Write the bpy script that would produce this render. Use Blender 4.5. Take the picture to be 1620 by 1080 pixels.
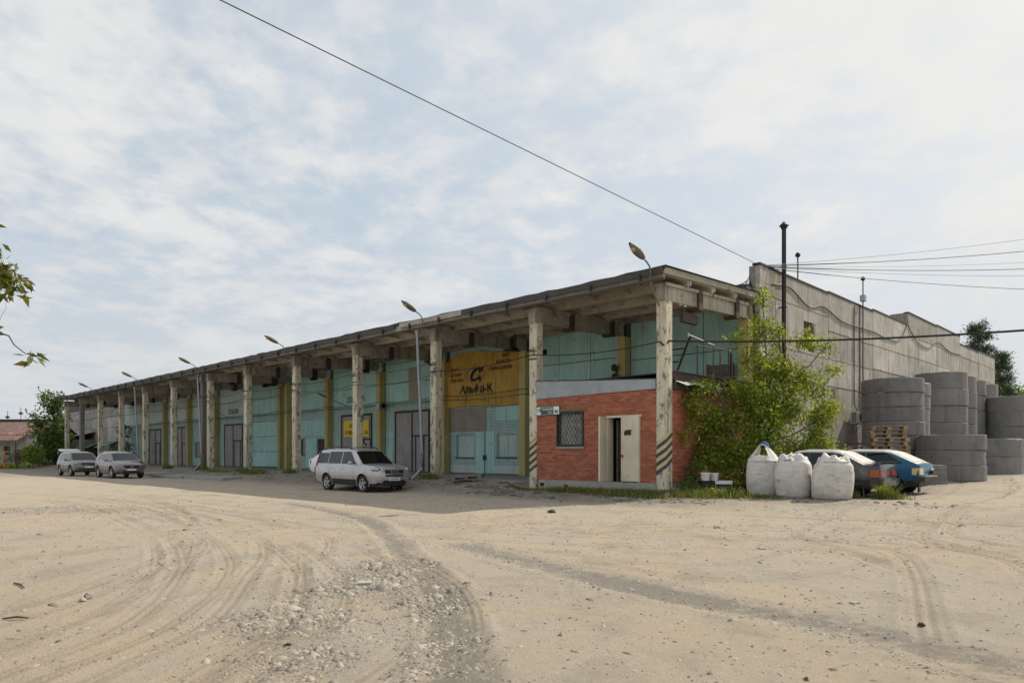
import bpy, bmesh, math, random
import numpy as np
from mathutils import Vector, Matrix

random.seed(11)
rng = np.random.default_rng(11)
for o in list(bpy.data.objects):
    bpy.data.objects.remove(o)
scene = bpy.context.scene
COL = scene.collection
R = math.radians

# ------------------------------------------------------------------ camera
cam_d = bpy.data.cameras.new('camera')
cam_d.sensor_width = 36.0
cam_d.lens = 24.71
cam_d.shift_y = 0.1098          # architectural shift: verticals stay vertical
cam_d.clip_start = 0.05
cam_d.clip_end = 5000
cam = bpy.data.objects.new('camera', cam_d)
cam.location = (0, 0, 1.5)
cam.rotation_euler = (R(90), 0, 0)
COL.objects.link(cam)
scene.camera = cam
scene.render.resolution_x = 1024
scene.render.resolution_y = 682
scene.view_settings.view_transform = 'Standard'
scene.view_settings.look = 'None'
scene.view_settings.gamma = 1.0
scene.view_settings.exposure = 0.27
scene.view_settings.use_curve_mapping = False

# ------------------------------------------------------------------ sun and sky
SUN_EL = R(44.0)
SUN_AZ = math.atan2(0.858, 0.515)      # from +Y towards +X
sd = Vector((math.sin(SUN_AZ) * math.cos(SUN_EL), math.cos(SUN_AZ) * math.cos(SUN_EL), math.sin(SUN_EL)))
sun_d = bpy.data.lights.new('sun', 'SUN')
sun_d.energy = 3.4
sun_d.angle = R(0.6)
sun_d.color = (1.0, 0.93, 0.80)
sun = bpy.data.objects.new('sun', sun_d)
sun.rotation_euler = (-sd).to_track_quat('-Z', 'Y').to_euler()
COL.objects.link(sun)

world = bpy.data.worlds.new('World')
scene.world = world
world.use_nodes = True
def build_sky():
    nt = world.node_tree
    nt.nodes.clear()
    N, L = nt.nodes, nt.links
    def n(t, **k):
        a = N.new(t)
        for q, v in k.items():
            setattr(a, q, v)
        return a
    def mth(op, a, b=None, clamp=False):
        m = n('ShaderNodeMath', operation=op, use_clamp=clamp)
        for i, v in enumerate((a, b)):
            if v is None: continue
            if isinstance(v, (int, float)): m.inputs[i].default_value = v
            else: L.new(v, m.inputs[i])
        return m.outputs[0]
    def mix(f, a, b):
        m = n('ShaderNodeMix', data_type='RGBA')
        for i, v in ((0, f), (6, a), (7, b)):
            if isinstance(v, (int, float)): m.inputs[i].default_value = v
            elif isinstance(v, tuple): m.inputs[i].default_value = (*v, 1)
            else: L.new(v, m.inputs[i])
        return m.outputs[2]
    sky = n('ShaderNodeTexSky', sky_type='NISHITA')
    sky.sun_disc = False
    sky.sun_elevation = SUN_EL
    sky.sun_rotation = SUN_AZ
    sky.air_density = 1.0
    sky.dust_density = 2.5
    sky.ozone_density = 1.0
    tc = n('ShaderNodeTexCoord')
    sep = n('ShaderNodeSeparateXYZ')
    L.new(tc.outputs['Generated'], sep.inputs[0])
    z = mth('MAXIMUM', sep.outputs[2], 0.0)
    zz = mth('ADD', z, 0.16)
    comb = n('ShaderNodeCombineXYZ')
    L.new(mth('DIVIDE', sep.outputs[0], zz), comb.inputs[0])
    L.new(mth('DIVIDE', sep.outputs[1], zz), comb.inputs[1])
    def noise(scale, detail, rough, dist=0.0, rot=0.0, off=(0, 0, 0), sc=(1, 1, 1)):
        mp = n('ShaderNodeMapping')
        mp.inputs['Rotation'].default_value = (0, 0, rot)
        mp.inputs['Location'].default_value = off
        mp.inputs['Scale'].default_value = sc
        L.new(comb.outputs[0], mp.inputs[0])
        t = n('ShaderNodeTexNoise')
        t.inputs['Scale'].default_value = scale
        t.inputs['Detail'].default_value = detail
        t.inputs['Roughness'].default_value = rough
        t.inputs['Distortion'].default_value = dist
        L.new(mp.outputs[0], t.inputs['Vector'])
        return t.outputs['Fac']
    big = noise(0.75, 4, 0.5, 0.3, 0.5, (1.7, 3.1, 0))
    mid = noise(3.4, 6, 0.6, 0.25, 0.9, (4.2, 0.6, 2), (1.0, 0.9, 1))
    fine = noise(10.0, 5, 0.55, 0.15, 0.2, (0, 8, 1), (1, .9, 1))
    c = mth('ADD', mth('MULTIPLY', big, 1.15), mth('ADD', mth('MULTIPLY', mid, 0.70), mth('MULTIPLY', fine, 0.60)))
    mr = n('ShaderNodeMapRange', interpolation_type='SMOOTHSTEP')
    mr.inputs['From Min'].default_value = 1.06
    mr.inputs['From Max'].default_value = 1.40
    mr.inputs['To Min'].default_value = 0.22
    mr.inputs['To Max'].default_value = 1.0
    L.new(c, mr.inputs[0])
    # cloud brightness: soft grey bellies, bright tops
    shade = n('ShaderNodeMapRange')
    shade.inputs['From Min'].default_value = 0.30
    shade.inputs['From Max'].default_value = 0.72
    L.new(mth('ADD', mth('MULTIPLY', mid, 0.5), mth('MULTIPLY', big, 0.5)), shade.inputs[0])
    cl = mix(shade.outputs[0], (4.15, 4.3, 4.5), (5.6, 5.58, 5.5))
    blue = mix(0.78, sky.outputs[0], (3.3, 4.0, 4.6))
    col = mix(mr.outputs[0], blue, cl)
    # haze towards the horizon
    hz = n('ShaderNodeMapRange', interpolation_type='SMOOTHSTEP')
    hz.inputs['From Min'].default_value = 0.0
    hz.inputs['From Max'].default_value = 0.33
    hz.inputs['To Min'].default_value = 0.8
    hz.inputs['To Max'].default_value = 0.0
    L.new(sep.outputs[2], hz.inputs[0])
    col = mix(hz.outputs[0], col, (4.1, 4.3, 4.5))
    # thin cloud lights up around the sun
    dt = n('ShaderNodeVectorMath', operation='DOT_PRODUCT')
    L.new(tc.outputs['Generated'], dt.inputs[0]); dt.inputs[1].default_value = tuple(sd)
    gl = mth('MULTIPLY', mth('POWER', mth('MAXIMUM', dt.outputs['Value'], 0.0), 3.5), 0.6, True)
    col = mix(gl, col, (6.2, 6.05, 5.8))
    bg = n('ShaderNodeBackground')
    bg.inputs['Strength'].default_value = 0.128
    L.new(col, bg.inputs['Color'])
    out = n('ShaderNodeOutputWorld')
    L.new(bg.outputs[0], out.inputs[0])
build_sky()

# ------------------------------------------------------------------ helpers
def at(px, py, Z):
    """photo direction (1620 wide) at depth Z -> world point"""
    return Vector(((px - 810) / 1112 * Z, Z, 1.5 + (717.8 - py) * Z / 1112))

RB = R(-44.53)                       # the warehouse's rotation
OB = Vector((4.90, 22.61, 0.465))    # corner column at floor level
cB, sB = math.cos(RB), math.sin(RB)
def LW(x, y, z=0.0):
    return Vector((OB.x + x * cB - y * sB, OB.y + x * sB + y * cB, OB.z + z))
def WL(X, Y):
    dx, dy = X - OB.x, Y - OB.y
    return dx * cB + dy * sB, -dx * sB + dy * cB

def sstep(x, a, b):
    t = np.clip((np.asarray(x, float) - a) / (b - a), 0, 1)
    return t * t * (3 - 2 * t)

# value noise in numpy
_T = rng.random((256, 256))
def vnoise(x, y):
    xi = np.floor(x).astype(int); yi = np.floor(y).astype(int)
    fx = x - xi; fy = y - yi
    fx = fx * fx * (3 - 2 * fx); fy = fy * fy * (3 - 2 * fy)
    a = _T[xi & 255, yi & 255]; b = _T[(xi + 1) & 255, yi & 255]
    c = _T[xi & 255, (yi + 1) & 255]; d = _T[(xi + 1) & 255, (yi + 1) & 255]
    return (a * (1 - fx) + b * fx) * (1 - fy) + (c * (1 - fx) + d * fx) * fy
def fbm(x, y, o=4):
    s = 0; a = .5; f = 1.0
    for i in range(o):
        s = s + a * vnoise(x * f + 17.3 * i, y * f + 9.1 * i); a *= .5; f *= 2.03
    return s

def ground_base(X, Y):
    """smooth ground height: a flat yard rising to the warehouse apron"""
    X = np.asarray(X, float); Y = np.asarray(Y, float)
    dx, dy = X - OB.x, Y - OB.y
    lx = dx * cB + dy * sB; ly = -dx * sB + dy * cB
    left = (0.435 - 0.24 * sstep(lx, -6.6, -5.5) * (1 - sstep(ly, -.1, .1))) * sstep(ly, -3.3, -0.35) * (1 - 0.75 * sstep(-lx, 73, 80))
    right = 0.24 * sstep(ly, -3.5, 1.0) + 0.14 * sstep(ly, 4, 11) + 0.12 * sstep(ly, 11, 18)
    w = sstep(lx, 0.0, 1.3)
    return left * (1 - w) + right * w
def gz(X, Y):
    return float(ground_base(X, Y))

class MB:
    def __init__(s):
        s.v = []; s.f = []; s.m = []; s.mi = 0
    def _add(s, vs, fs):
        k = len(s.v); s.v += [tuple(p) for p in vs]
        s.f += [tuple(i + k for i in f) for f in fs]; s.m += [s.mi] * len(fs)
    def hexa(s, p):      # p: 4 bottom (ccw from above), 4 top
        s._add(p, [(3, 2, 1, 0), (4, 5, 6, 7), (0, 1, 5, 4), (1, 2, 6, 5), (2, 3, 7, 6), (3, 0, 4, 7)])
        return s
    def box(s, x0, x1, y0, y1, z0, z1):
        if x0 > x1: x0, x1 = x1, x0
        if y0 > y1: y0, y1 = y1, y0
        if z0 > z1: z0, z1 = z1, z0
        return s.hexa([(x0, y0, z0), (x1, y0, z0), (x1, y1, z0), (x0, y1, z0),
                       (x0, y0, z1), (x1, y0, z1), (x1, y1, z1), (x0, y1, z1)])
    def obox(s, c, ax, ay, az, hx, hy, hz):
        c = Vector(c); ax = Vector(ax).normalized() * hx; ay = Vector(ay).normalized() * hy; az = Vector(az).normalized() * hz
        return s.hexa([c - ax - ay - az, c + ax - ay - az, c + ax + ay - az, c - ax + ay - az,
                       c - ax - ay + az, c + ax - ay + az, c + ax + ay + az, c - ax + ay + az])
    def prism(s, poly, d0, d1, axis='x'):
        """poly: 2-D points; extruded along axis. axis x: (y,z); axis y: (x,z); axis z: (x,y)"""
        def P(p, d):
            return {'x': (d, p[0], p[1]), 'y': (p[0], d, p[1]), 'z': (p[0], p[1], d)}[axis]
        n = len(poly)
        vs = [P(p, d0) for p in poly] + [P(p, d1) for p in poly]
        fs = [tuple(range(n))[::-1], tuple(range(n, 2 * n))] + [(i, (i + 1) % n, n + (i + 1) % n, n + i) for i in range(n)]
        s._add(vs, fs); return s
    def tube(s, pts, r, n=8, cap=True):
        pts = [Vector(p) for p in pts]
        rs = r if isinstance(r, (list, tuple)) else [r] * len(pts)
        rings = []; up = Vector((0.0137, 0.021, 1))
        for i, p in enumerate(pts):
            t = (pts[min(i + 1, len(pts) - 1)] - pts[max(i - 1, 0)])
            if t.length < 1e-9: t = Vector((0, 0, 1))
            t.normalize()
            a = t.cross(up)
            if a.length < .05: a = t.cross(Vector((1, 0, 0)))
            a.normalize(); b = t.cross(a)
            rings.append([p + (a * math.cos(k * 2 * math.pi / n) + b * math.sin(k * 2 * math.pi / n)) * rs[i] for k in range(n)])
        vs = [q for g in rings for q in g]; fs = []
        for i in range(len(pts) - 1):
            for k in range(n):
                fs.append((i * n + k, i * n + (k + 1) % n, (i + 1) * n + (k + 1) % n, (i + 1) * n + k))
        if cap:
            fs.append(tuple(range(n))[::-1]); m = (len(pts) - 1) * n; fs.append(tuple(range(m, m + n)))
        s._add(vs, fs); return s
    def lathe(s, prof, n=24, axis='z', c=(0, 0, 0), close=False):
        """prof: (radius, height) pairs"""
        vs = []; m = len(prof)
        for k in range(n):
            a = 2 * math.pi * k / n
            for r, h in prof:
                p = {'z': (r * math.cos(a), r * math.sin(a), h), 'y': (r * math.cos(a), h, r * math.sin(a)), 'x': (h, r * math.cos(a), r * math.sin(a))}[axis]
                vs.append((p[0] + c[0], p[1] + c[1], p[2] + c[2]))
        fs = []
        for k in range(n):
            for j in range(m - 1 if not close else m):
                q = (j + 1) % m; k2 = (k + 1) % n
                fs.append((k * m + j, k2 * m + j, k2 * m + q, k * m + q))
        s._add(vs, fs); return s
    def ell(s, c, rx, ry, rz, nu=14, nv=8):
        vs = []; fs = []
        for j in range(nv + 1):
            ph = math.pi * j / nv
            for i in range(nu):
                th = 2 * math.pi * i / nu
                vs.append((c[0] + rx * math.sin(ph) * math.cos(th), c[1] + ry * math.sin(ph) * math.sin(th), c[2] + rz * math.cos(ph)))
        for j in range(nv):
            for i in range(nu):
                fs.append((j * nu + i, (j + 1) * nu + i, (j + 1) * nu + (i + 1) % nu, j * nu + (i + 1) % nu))
        s._add(vs, fs); return s
    def grid(s, P, nu, nv, wrap=False):
        """P(i,j) -> point; nu x nv points"""
        vs = [P(i, j) for j in range(nv) for i in range(nu)]; fs = []
        for j in range(nv - 1):
            for i in range(nu if wrap else nu - 1):
                fs.append((j * nu + i, j * nu + (i + 1) % nu, (j + 1) * nu + (i + 1) % nu, (j + 1) * nu + i))
        s._add(vs, fs); return s
    def mesh(s, name, mats, smooth=None, recalc=True):
        me = bpy.data.meshes.new(name)
        me.from_pydata(s.v, [], s.f)
        for m in (mats if isinstance(mats, (list, tuple)) else [mats]): me.materials.append(m)
        me.polygons.foreach_set('material_index', s.m)
        if recalc:
            bm = bmesh.new(); bm.from_mesh(me)
            bmesh.ops.recalc_face_normals(bm, faces=bm.faces)
            bm.to_mesh(me); bm.free()
        if smooth is not None:
            me.polygons.foreach_set('use_smooth', [True] * len(me.polygons))
            me.set_sharp_from_angle(angle=R(smooth))
        me.update()
        return me
    def build(s, name, mats, parent=None, smooth=None, **k):
        return obj(name, s.mesh(name, mats, smooth, **k), parent)

def obj(name, me, parent=None, loc=None, rz=None):
    o = bpy.data.objects.new(name, me); COL.objects.link(o)
    if parent: o.parent = parent
    if loc is not None: o.location = loc
    if rz is not None: o.rotation_euler = (0, 0, rz)
    return o
def tag(o, label, cat, group=None):
    o['label'] = label; o['category'] = cat
    if group: o['group'] = group
    return o
def struct(o, kind='structure'):
    o['kind'] = kind; return o
def thing(name, label, cat, loc=(0, 0, 0), rz=0.0, group=None):
    o = bpy.data.objects.new(name, None); COL.objects.link(o)
    o.empty_display_size = .2
    o.location = loc; o.rotation_euler = (0, 0, rz)
    return tag(o, label, cat, group)
def copy_tree(o, parent=None):
    c = o.copy(); COL.objects.link(c); c.parent = parent
    for ch in o.children: copy_tree(ch, c)
    return c
def text_mesh(body, size, depth=0.004, shear=0.0, bold=0.0, align='LEFT'):
    cu = bpy.data.curves.new('lettering', 'FONT')
    cu.body = body; cu.size = size; cu.extrude = depth; cu.shear = shear; cu.offset = bold
    cu.align_x = align; cu.resolution_u = 3
    t = bpy.data.objects.new('tmp', cu); COL.objects.link(t)
    dg = bpy.context.evaluated_depsgraph_get()
    me = bpy.data.meshes.new_from_object(t.evaluated_get(dg))
    bpy.data.objects.remove(t); bpy.data.curves.remove(cu)
    return me
def lettering(body, size, mat, parent, x, y, z, bold=0.0, shear=0.0, align='LEFT', width=None, rot=(R(90), 0, 0), name='lettering'):
    me = text_mesh(body, size, 0.003, shear, bold, align)
    me.materials.clear(); me.materials.append(mat)
    o = obj(name, me, parent); o.location = (x, y, z); o.rotation_euler = rot
    if width:
        xs = [v.co.x for v in me.vertices]
        w = max(xs) - min(xs)
        if w > 1e-6: o.scale = (width / w, 1, 1)
    return o

# ------------------------------------------------------------------ materials
class NT:
    def __init__(s, name):
        s.mat = bpy.data.materials.new(name); s.mat.use_nodes = True
        s.nt = s.mat.node_tree; s.nt.nodes.clear()
        s.out = s.n('ShaderNodeOutputMaterial'); s.bs = s.n('ShaderNodeBsdfPrincipled')
        s.link(s.bs.outputs[0], s.out.inputs[0])
        s._pos = None
    def n(s, t, **k):
        a = s.nt.nodes.new(t)
        for q, v in k.items(): setattr(a, q, v)
        return a
    def link(s, a, b): s.nt.links.new(a, b)
    def setin(s, sock, v):
        if isinstance(v, (int, float)): sock.default_value = v
        elif isinstance(v, tuple): sock.default_value = (*v, 1) if len(v) == 3 and sock.type == 'RGBA' else v
        else: s.link(v, sock)
    def pos(s):
        if s._pos is None: s._pos = s.n('ShaderNodeNewGeometry').outputs['Position']
        return s._pos
    def map(s, vec, scale=(1, 1, 1), loc=(0, 0, 0), rot=(0, 0, 0)):
        m = s.n('ShaderNodeMapping'); s.link(vec, m.inputs[0])
        m.inputs['Scale'].default_value = scale; m.inputs['Location'].default_value = loc; m.inputs['Rotation'].default_value = rot
        return m.outputs[0]
    def noise(s, vec, scale, detail=4, rough=.55, dist=0.0):
        t = s.n('ShaderNodeTexNoise'); s.link(vec, t.inputs['Vector'])
        t.inputs['Scale'].default_value = scale; t.inputs['Detail'].default_value = detail
        t.inputs['Roughness'].default_value = rough; t.inputs['Distortion'].default_value = dist
        return t.outputs['Fac']
    def rng(s, v, a, b, c=0.0, d=1.0, smooth=True):
        m = s.n('ShaderNodeMapRange', interpolation_type='SMOOTHSTEP' if smooth else 'LINEAR')
        s.link(v, m.inputs[0])
        for i, q in enumerate((a, b, c, d)): m.inputs[i + 1].default_value = q
        return m.outputs[0]
    def math(s, op, a, b=None, clamp=False):
        m = s.n('ShaderNodeMath', operation=op, use_clamp=clamp)
        s.setin(m.inputs[0], a)
        if b is not None: s.setin(m.inputs[1], b)
        return m.outputs[0]
    def mix(s, f, a, b, blend='MIX'):
        m = s.n('ShaderNodeMix', data_type='RGBA', blend_type=blend)
        s.setin(m.inputs[0], f); s.setin(m.inputs[6], a); s.setin(m.inputs[7], b)
        return m.outputs[2]
    def bump(s, h, strength=.4, dist=.02):
        b = s.n('ShaderNodeBump'); b.inputs['Strength'].default_value = strength; b.inputs['Distance'].default_value = dist
        s.link(h, b.inputs['Height']); s.link(b.outputs[0], s.bs.inputs['Normal'])
        return b
    def base(s, c): s.setin(s.bs.inputs['Base Color'], c)
    def rough(s, v): s.setin(s.bs.inputs['Roughness'], v)

def simple(name, col, rough=.6, metal=0.0, var=.12, scale=6.0, dirt=None, bump=0.0, rand=0.0, coat=0.0):
    t = NT(name); p = t.pos()
    f = t.noise(p, scale, 5, .6)
    lo = tuple(c * (1 - var) for c in col); hi = tuple(min(1, c * (1 + var)) for c in col)
    c = t.mix(t.rng(f, .3, .7), lo, hi)
    if dirt:
        c = t.mix(t.rng(t.noise(p, scale * .45, 6, .65), dirt[1], dirt[1] + .15), c, dirt[0])
    if rand:
        oi = t.n('ShaderNodeObjectInfo').outputs['Random']
        c = t.mix(1.0, c, t.mix(oi, (1 - rand,) * 3, (1 + rand,) * 3), 'MULTIPLY')
    t.base(c); t.rough(rough); t.bs.inputs['Metallic'].default_value = metal
    if coat: t.bs.inputs['Coat Weight'].default_value = coat; t.bs.inputs['Coat Roughness'].default_value = .06
    if bump: t.bump(t.noise(p, scale * 6, 4, .6), bump, .01)
    return t.mat

def weathered(name, col, col2, stain, streak=.5, patch=.5, rough=.85, rand=.12, bump=.35, scale=1.0, peel=None, paint_top=None):
    """painted or raw concrete: broad tone changes, vertical run marks, pitting; peel=(under colour, threshold)"""
    t = NT(name); p = t.pos()
    f1 = t.noise(p, .9 * scale, 5, .6, .4)
    c = t.mix(t.rng(f1, .32, .68), col, col2)
    st = t.noise(t.map(p, (3.2 * scale, 3.2 * scale, .22 * scale)), 1.6, 6, .68)
    c = t.mix(t.math('MULTIPLY', t.rng(st, .50, .72), streak), c, stain)
    bl = t.noise(p, 2.3 * scale, 7, .66, .5)
    c = t.mix(t.math('MULTIPLY', t.rng(bl, .56, .70), patch), c, stain)
    fine = t.noise(p, 38, 4, .7)
    c = t.mix(t.rng(fine, .60, .78, 0, .45), c, tuple(x * .45 for x in stain))
    if peel:
        pl = t.noise(t.map(p, (1, 1, .55)), 4.2, 7, .68, .6)
        m = t.rng(pl, peel[1], peel[1] + .035)
        c = t.mix(m, c, t.mix(t.rng(t.noise(p, 14, 4, .6), .35, .65), tuple(x * .7 for x in peel[0]), peel[0]))
    if rand:
        oi = t.n('ShaderNodeObjectInfo').outputs['Random']
        c = t.mix(1.0, c, t.mix(oi, (1 - rand,) * 3, (1 + rand,) * 3), 'MULTIPLY')
    t.base(c); t.rough(rough)
    h = t.math('ADD', t.math('MULTIPLY', t.noise(p, 9, 6, .65), 1.0), t.math('MULTIPLY', fine, .5))
    t.bump(h, bump, .02)
    return t
MAT = {}
MAT['panel'] = weathered('wall_panel_concrete', (.48, .448, .40), (.35, .325, .288), (.12, .106, .09), .95, .65, rand=.27).mat
MAT['ring'] = weathered('ring_concrete', (.235, .228, .222), (.185, .18, .176), (.085, .082, .079), .5, .5, rand=.12, bump=.25).mat
MAT['beam'] = weathered('beam_concrete', (.42, .385, .325), (.29, .26, .215), (.085, .07, .056), .95, .75, rand=.12).mat
MAT['slab'] = weathered('slab_concrete', (.44, .40, .335), (.31, .275, .225), (.09, .075, .058), .3, .7, rand=.14).mat
MAT['apron'] = weathered('apron_concrete', (.36, .34, .305), (.28, .262, .232), (.10, .09, .075), .1, .7, rand=.1).mat
MAT['jointm'] = simple('joint_mortar', (.50, .40, .28), .95, var=.3, scale=2.5, dirt=((.16, .13, .10), .5))
MAT['jointd'] = simple('joint_sealant', (.13, .115, .10), .95, var=.3, scale=2)
MAT['plinth'] = weathered('plinth_concrete', (.36, .34, .30), (.26, .24, .21), (.12, .11, .09), .4, .5).mat
MAT['pilaster'] = weathered('pilaster_paint', (.52, .44, .18), (.45, .375, .15), (.17, .13, .06), .5, .3, rough=.6, bump=.2).mat
MAT['turq'] = weathered('turquoise_paint', (.42, .69, .65), (.35, .60, .57), (.33, .33, .29), .8, .65, rough=.6, rand=.09, bump=.25, peel=((.33, .31, .26), .665)).mat
MAT['turq_pale'] = weathered('pale_turquoise_paint', (.58, .70, .655), (.50, .62, .58), (.38, .37, .33), .5, .4, rough=.6, rand=.09, bump=.25, peel=((.34, .32, .27), .64)).mat
MAT['beige'] = weathered('bare_infill_board', (.36, .33, .28), (.30, .275, .235), (.17, .15, .125), .5, .4).mat
def col_mat(name, stripes=None):
    """cream paint flaking off a grey concrete column; stripes=(x0,y0,z0,z1) hazard bands"""
    t = weathered(name, (.67, .61, .46), (.55, .50, .375), (.19, .165, .13), .8, .55, rough=.75, rand=.07, bump=.5, peel=((.25, .225, .185), .545))
    if stripes:
        x0, z0, z1 = stripes
        base = t.bs.inputs['Base Color'].links[0].from_socket
        ob = t.n('ShaderNodeTexCoord').outputs['Object']
        sp = t.n('ShaderNodeSeparateXYZ'); t.link(ob, sp.inputs[0])
        h = t.math('ADD', t.math('SUBTRACT', sp.outputs[0], x0), sp.outputs[1])
        q = t.math('SUBTRACT', sp.outputs[2], t.math('MULTIPLY', h, .62))
        fr = t.math('FRACT', t.math('DIVIDE', t.math('SUBTRACT', q, z0), .27))
        m = t.rng(fr, .47, .50, 0, 1)
        wear = t.noise(t.pos(), 9, 5, .7)
        c = t.mix(m, (.055, .06, .085), (.58, .48, .24))
        zone = t.math('MULTIPLY', t.rng(q, z0 - .005, z0 + .005), t.rng(q, z1 - .005, z1 + .005, 1, 0))
        zone = t.math('MULTIPLY', zone, t.rng(wear, .60, .66, 1, .25))
        t.base(t.mix(zone, base, c))
    return t.mat
MAT['column'] = col_mat('column_paint')
MAT['column_a'] = col_mat('column_paint_hazard', (0.0, .58, 1.66))
MAT['column_b'] = col_mat('column_paint_hazard_far', (-5.6, .55, 1.66))
MAT['column_grey'] = weathered('column_bare', (.24, .22, .19), (.19, .17, .15), (.09, .08, .07), .5, .4).mat

def brick_paint(name, col, col2):
    """painted brickwork too far away to build brick by brick: relief only"""
    t = weathered(name, col, col2, (.13, .16, .14), .5, .4, rough=.65, rand=0, bump=.2, peel=((.30, .27, .22), .70))
    ob = t.n('ShaderNodeTexCoord').outputs['Object']
    sp = t.n('ShaderNodeSeparateXYZ'); t.link(ob, sp.inputs[0])
    cb = t.n('ShaderNodeCombineXYZ'); t.link(sp.outputs[0], cb.inputs[0]); t.link(sp.outputs[2], cb.inputs[1])
    b = t.n('ShaderNodeTexBrick'); t.link(cb.outputs[0], b.inputs['Vector'])
    b.inputs['Scale'].default_value = 1.0; b.inputs['Brick Width'].default_value = .26; b.inputs['Row Height'].default_value = .078
    b.inputs['Mortar Size'].default_value = .009; b.inputs['Mortar Smooth'].default_value = .2
    base = t.bs.inputs['Base Color'].links[0].from_socket
    t.base(t.mix(t.math('MULTIPLY', b.outputs['Fac'], .9), base, (.045, .085, .08)))
    inv = t.math('SUBTRACT', 1.0, b.outputs['Fac'])
    t.bump(inv, .8, .02)
    return t.mat
MAT['turq_brick'] = brick_paint('turquoise_brick', (.53, .73, .69), (.45, .65, .615))

def brick_mat(name, island):
    t = NT(name); p = t.pos()
    r = t.n('ShaderNodeNewGeometry').outputs['Random Per Island'] if island else t.n('ShaderNodeObjectInfo').outputs['Random']
    c = t.mix(r, (.27, .070, .036), (.47, .145, .072))
    c = t.mix(t.rng(t.noise(p, 2.2, 5, .6), .52, .72, 0, .55), c, (.20, .055, .035))
    c = t.mix(t.rng(t.noise(p, 55, 4, .6), .62, .75, 0, .5), c, (.11, .035, .025))
    t.base(c); t.rough(.82); t.bump(t.noise(p, 60, 3, .6), .35, .004)
    return t.mat
MAT['brick'] = brick_mat('red_brick', False)
MAT['brick_i'] = brick_mat('red_brick_field', True)
MAT['mortar'] = simple('mortar', (.50, .36, .265), .95, var=.2, scale=8, bump=.3)

def sheet(name, col, col2, rust, amt, rough=.55, metal=.3):
    t = NT(name); p = t.pos()
    c = t.mix(t.rng(t.noise(p, 1.5, 5, .6), .35, .65), col, col2)
    st = t.noise(t.map(p, (6, 6, .4)), 1.5, 5, .65)
    c = t.mix(t.rng(st, .55, .75, 0, .5), c, tuple(x * .55 for x in col))
    rs = t.noise(p, 5, 7, .7, .4)
    m = t.rng(rs, amt, amt + .06)
    c = t.mix(m, c, rust); t.base(c)
    t.rough(t.rng(m, 0, 1, rough, .9)); t.bs.inputs['Metallic'].default_value = metal
    t.bump(t.noise(p, 25, 4, .6), .12, .01)
    return t.mat
MAT['gate'] = sheet('gate_sheet', (.36, .35, .345), (.29, .28, .275), (.17, .10, .06), .66, .5, .25)
MAT['gate_frame'] = sheet('gate_frame_paint', (.075, .038, .03), (.05, .03, .026), (.10, .05, .03), .62, .7, 0)
MAT['cream_door'] = sheet('cream_door_paint', (.70, .635, .49), (.61, .55, .42), (.26, .11, .05), .645, .55, 0)
MAT['galv'] = sheet('galvanised_sheet', (.37, .39, .41), (.30, .32, .34), (.27, .25, .22), .66, .45, .5)
MAT['pipe_galv'] = sheet('drainpipe_sheet', (.33, .36, .40), (.28, .305, .335), (.26, .24, .21), .72, .4, .5)
MAT['steel_brown'] = sheet('rusty_steel', (.075, .05, .04), (.055, .042, .038), (.16, .07, .035), .58, .75, .1)
MAT['stove'] = sheet('stove_pipe', (.022, .02, .02), (.03, .026, .024), (.20, .075, .035), .60, .6, .2)
MAT['felt'] = simple('roofing_felt', (.055, .05, .046), .9, var=.35, scale=3, dirt=((.16, .145, .125), .60), bump=.5)
MAT['flash'] = sheet('eave_flashing', (.075, .068, .063), (.055, .05, .047), (.15, .08, .05), .62, .6, .2)
MAT['dark'] = simple('dark_interior', (.018, .017, .016), .9)
MAT['dim'] = simple('dim_interior', (.10, .095, .085), .9)
MAT['roofdark'] = simple('roof_cover', (.10, .095, .09), .9)
MAT['black'] = simple('black_plastic', (.018, .018, .019), .5, var=.2)
MAT['rubber'] = simple('cable_rubber', (.012, .012, .013), .6)
MAT['glass'] = simple('window_glass', (.055, .065, .07), .06, var=.3, scale=1.5)
MAT['white'] = simple('white_enamel', (.80, .80, .78), .35, var=.03)
MAT['white_plastic'] = simple('white_plastic', (.74, .74, .72), .45, var=.06, scale=9, dirt=((.42, .38, .31), .66))
MAT['greenp'] = simple('sign_green', (.012, .085, .07), .4, var=.05)
MAT['navy'] = simple('sign_dark', (.02, .022, .03), .5)
MAT['blue_print'] = simple('banner_blue', (.018, .05, .075), .7)
MAT['red_print'] = simple('banner_maroon', (.20, .035, .05), .7)
MAT['banner'] = weathered('banner_cloth', (.58, .365, .06), (.46, .28, .05), (.20, .135, .05), .8, .5, rough=.6, rand=0, bump=.15).mat
MAT['yellow_sign'] = simple('yellow_sign', (.82, .58, .012), .5, var=.05)
MAT['olive'] = simple('olive_lintel', (.165, .16, .035), .7)
MAT['curtain'] = simple('grey_curtain', (.40, .40, .385), .9, var=.25, scale=5)
MAT['lamp_body'] = sheet('lamp_casing', (.20, .185, .155), (.15, .135, .115), (.22, .11, .05), .56, .6, .2)
MAT['lamp_glass'] = simple('lamp_glass', (.50, .36, .17), .25)
MAT['wood'] = simple('pallet_wood', (.34, .24, .145), .85, var=.35, scale=9, rand=.2, bump=.3)
MAT['wood_old'] = simple('weathered_wood', (.20, .175, .15), .9, var=.3, scale=9, rand=.2, bump=.3)
MAT['red'] = simple('red_paint', (.35, .012, .012), .4)
MAT['stone'] = simple('stone', (.33, .30, .255), .9, var=.3, scale=12, rand=.25, bump=.5)
MAT['green_sheet'] = sheet('green_sheet', (.085, .16, .125), (.07, .13, .105), (.13, .09, .06), .68, .55, .1)
MAT['blue_sheet'] = sheet('blue_sheet', (.25, .28, .37), (.20, .23, .31), (.2, .17, .14), .68, .5, .2)
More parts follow.
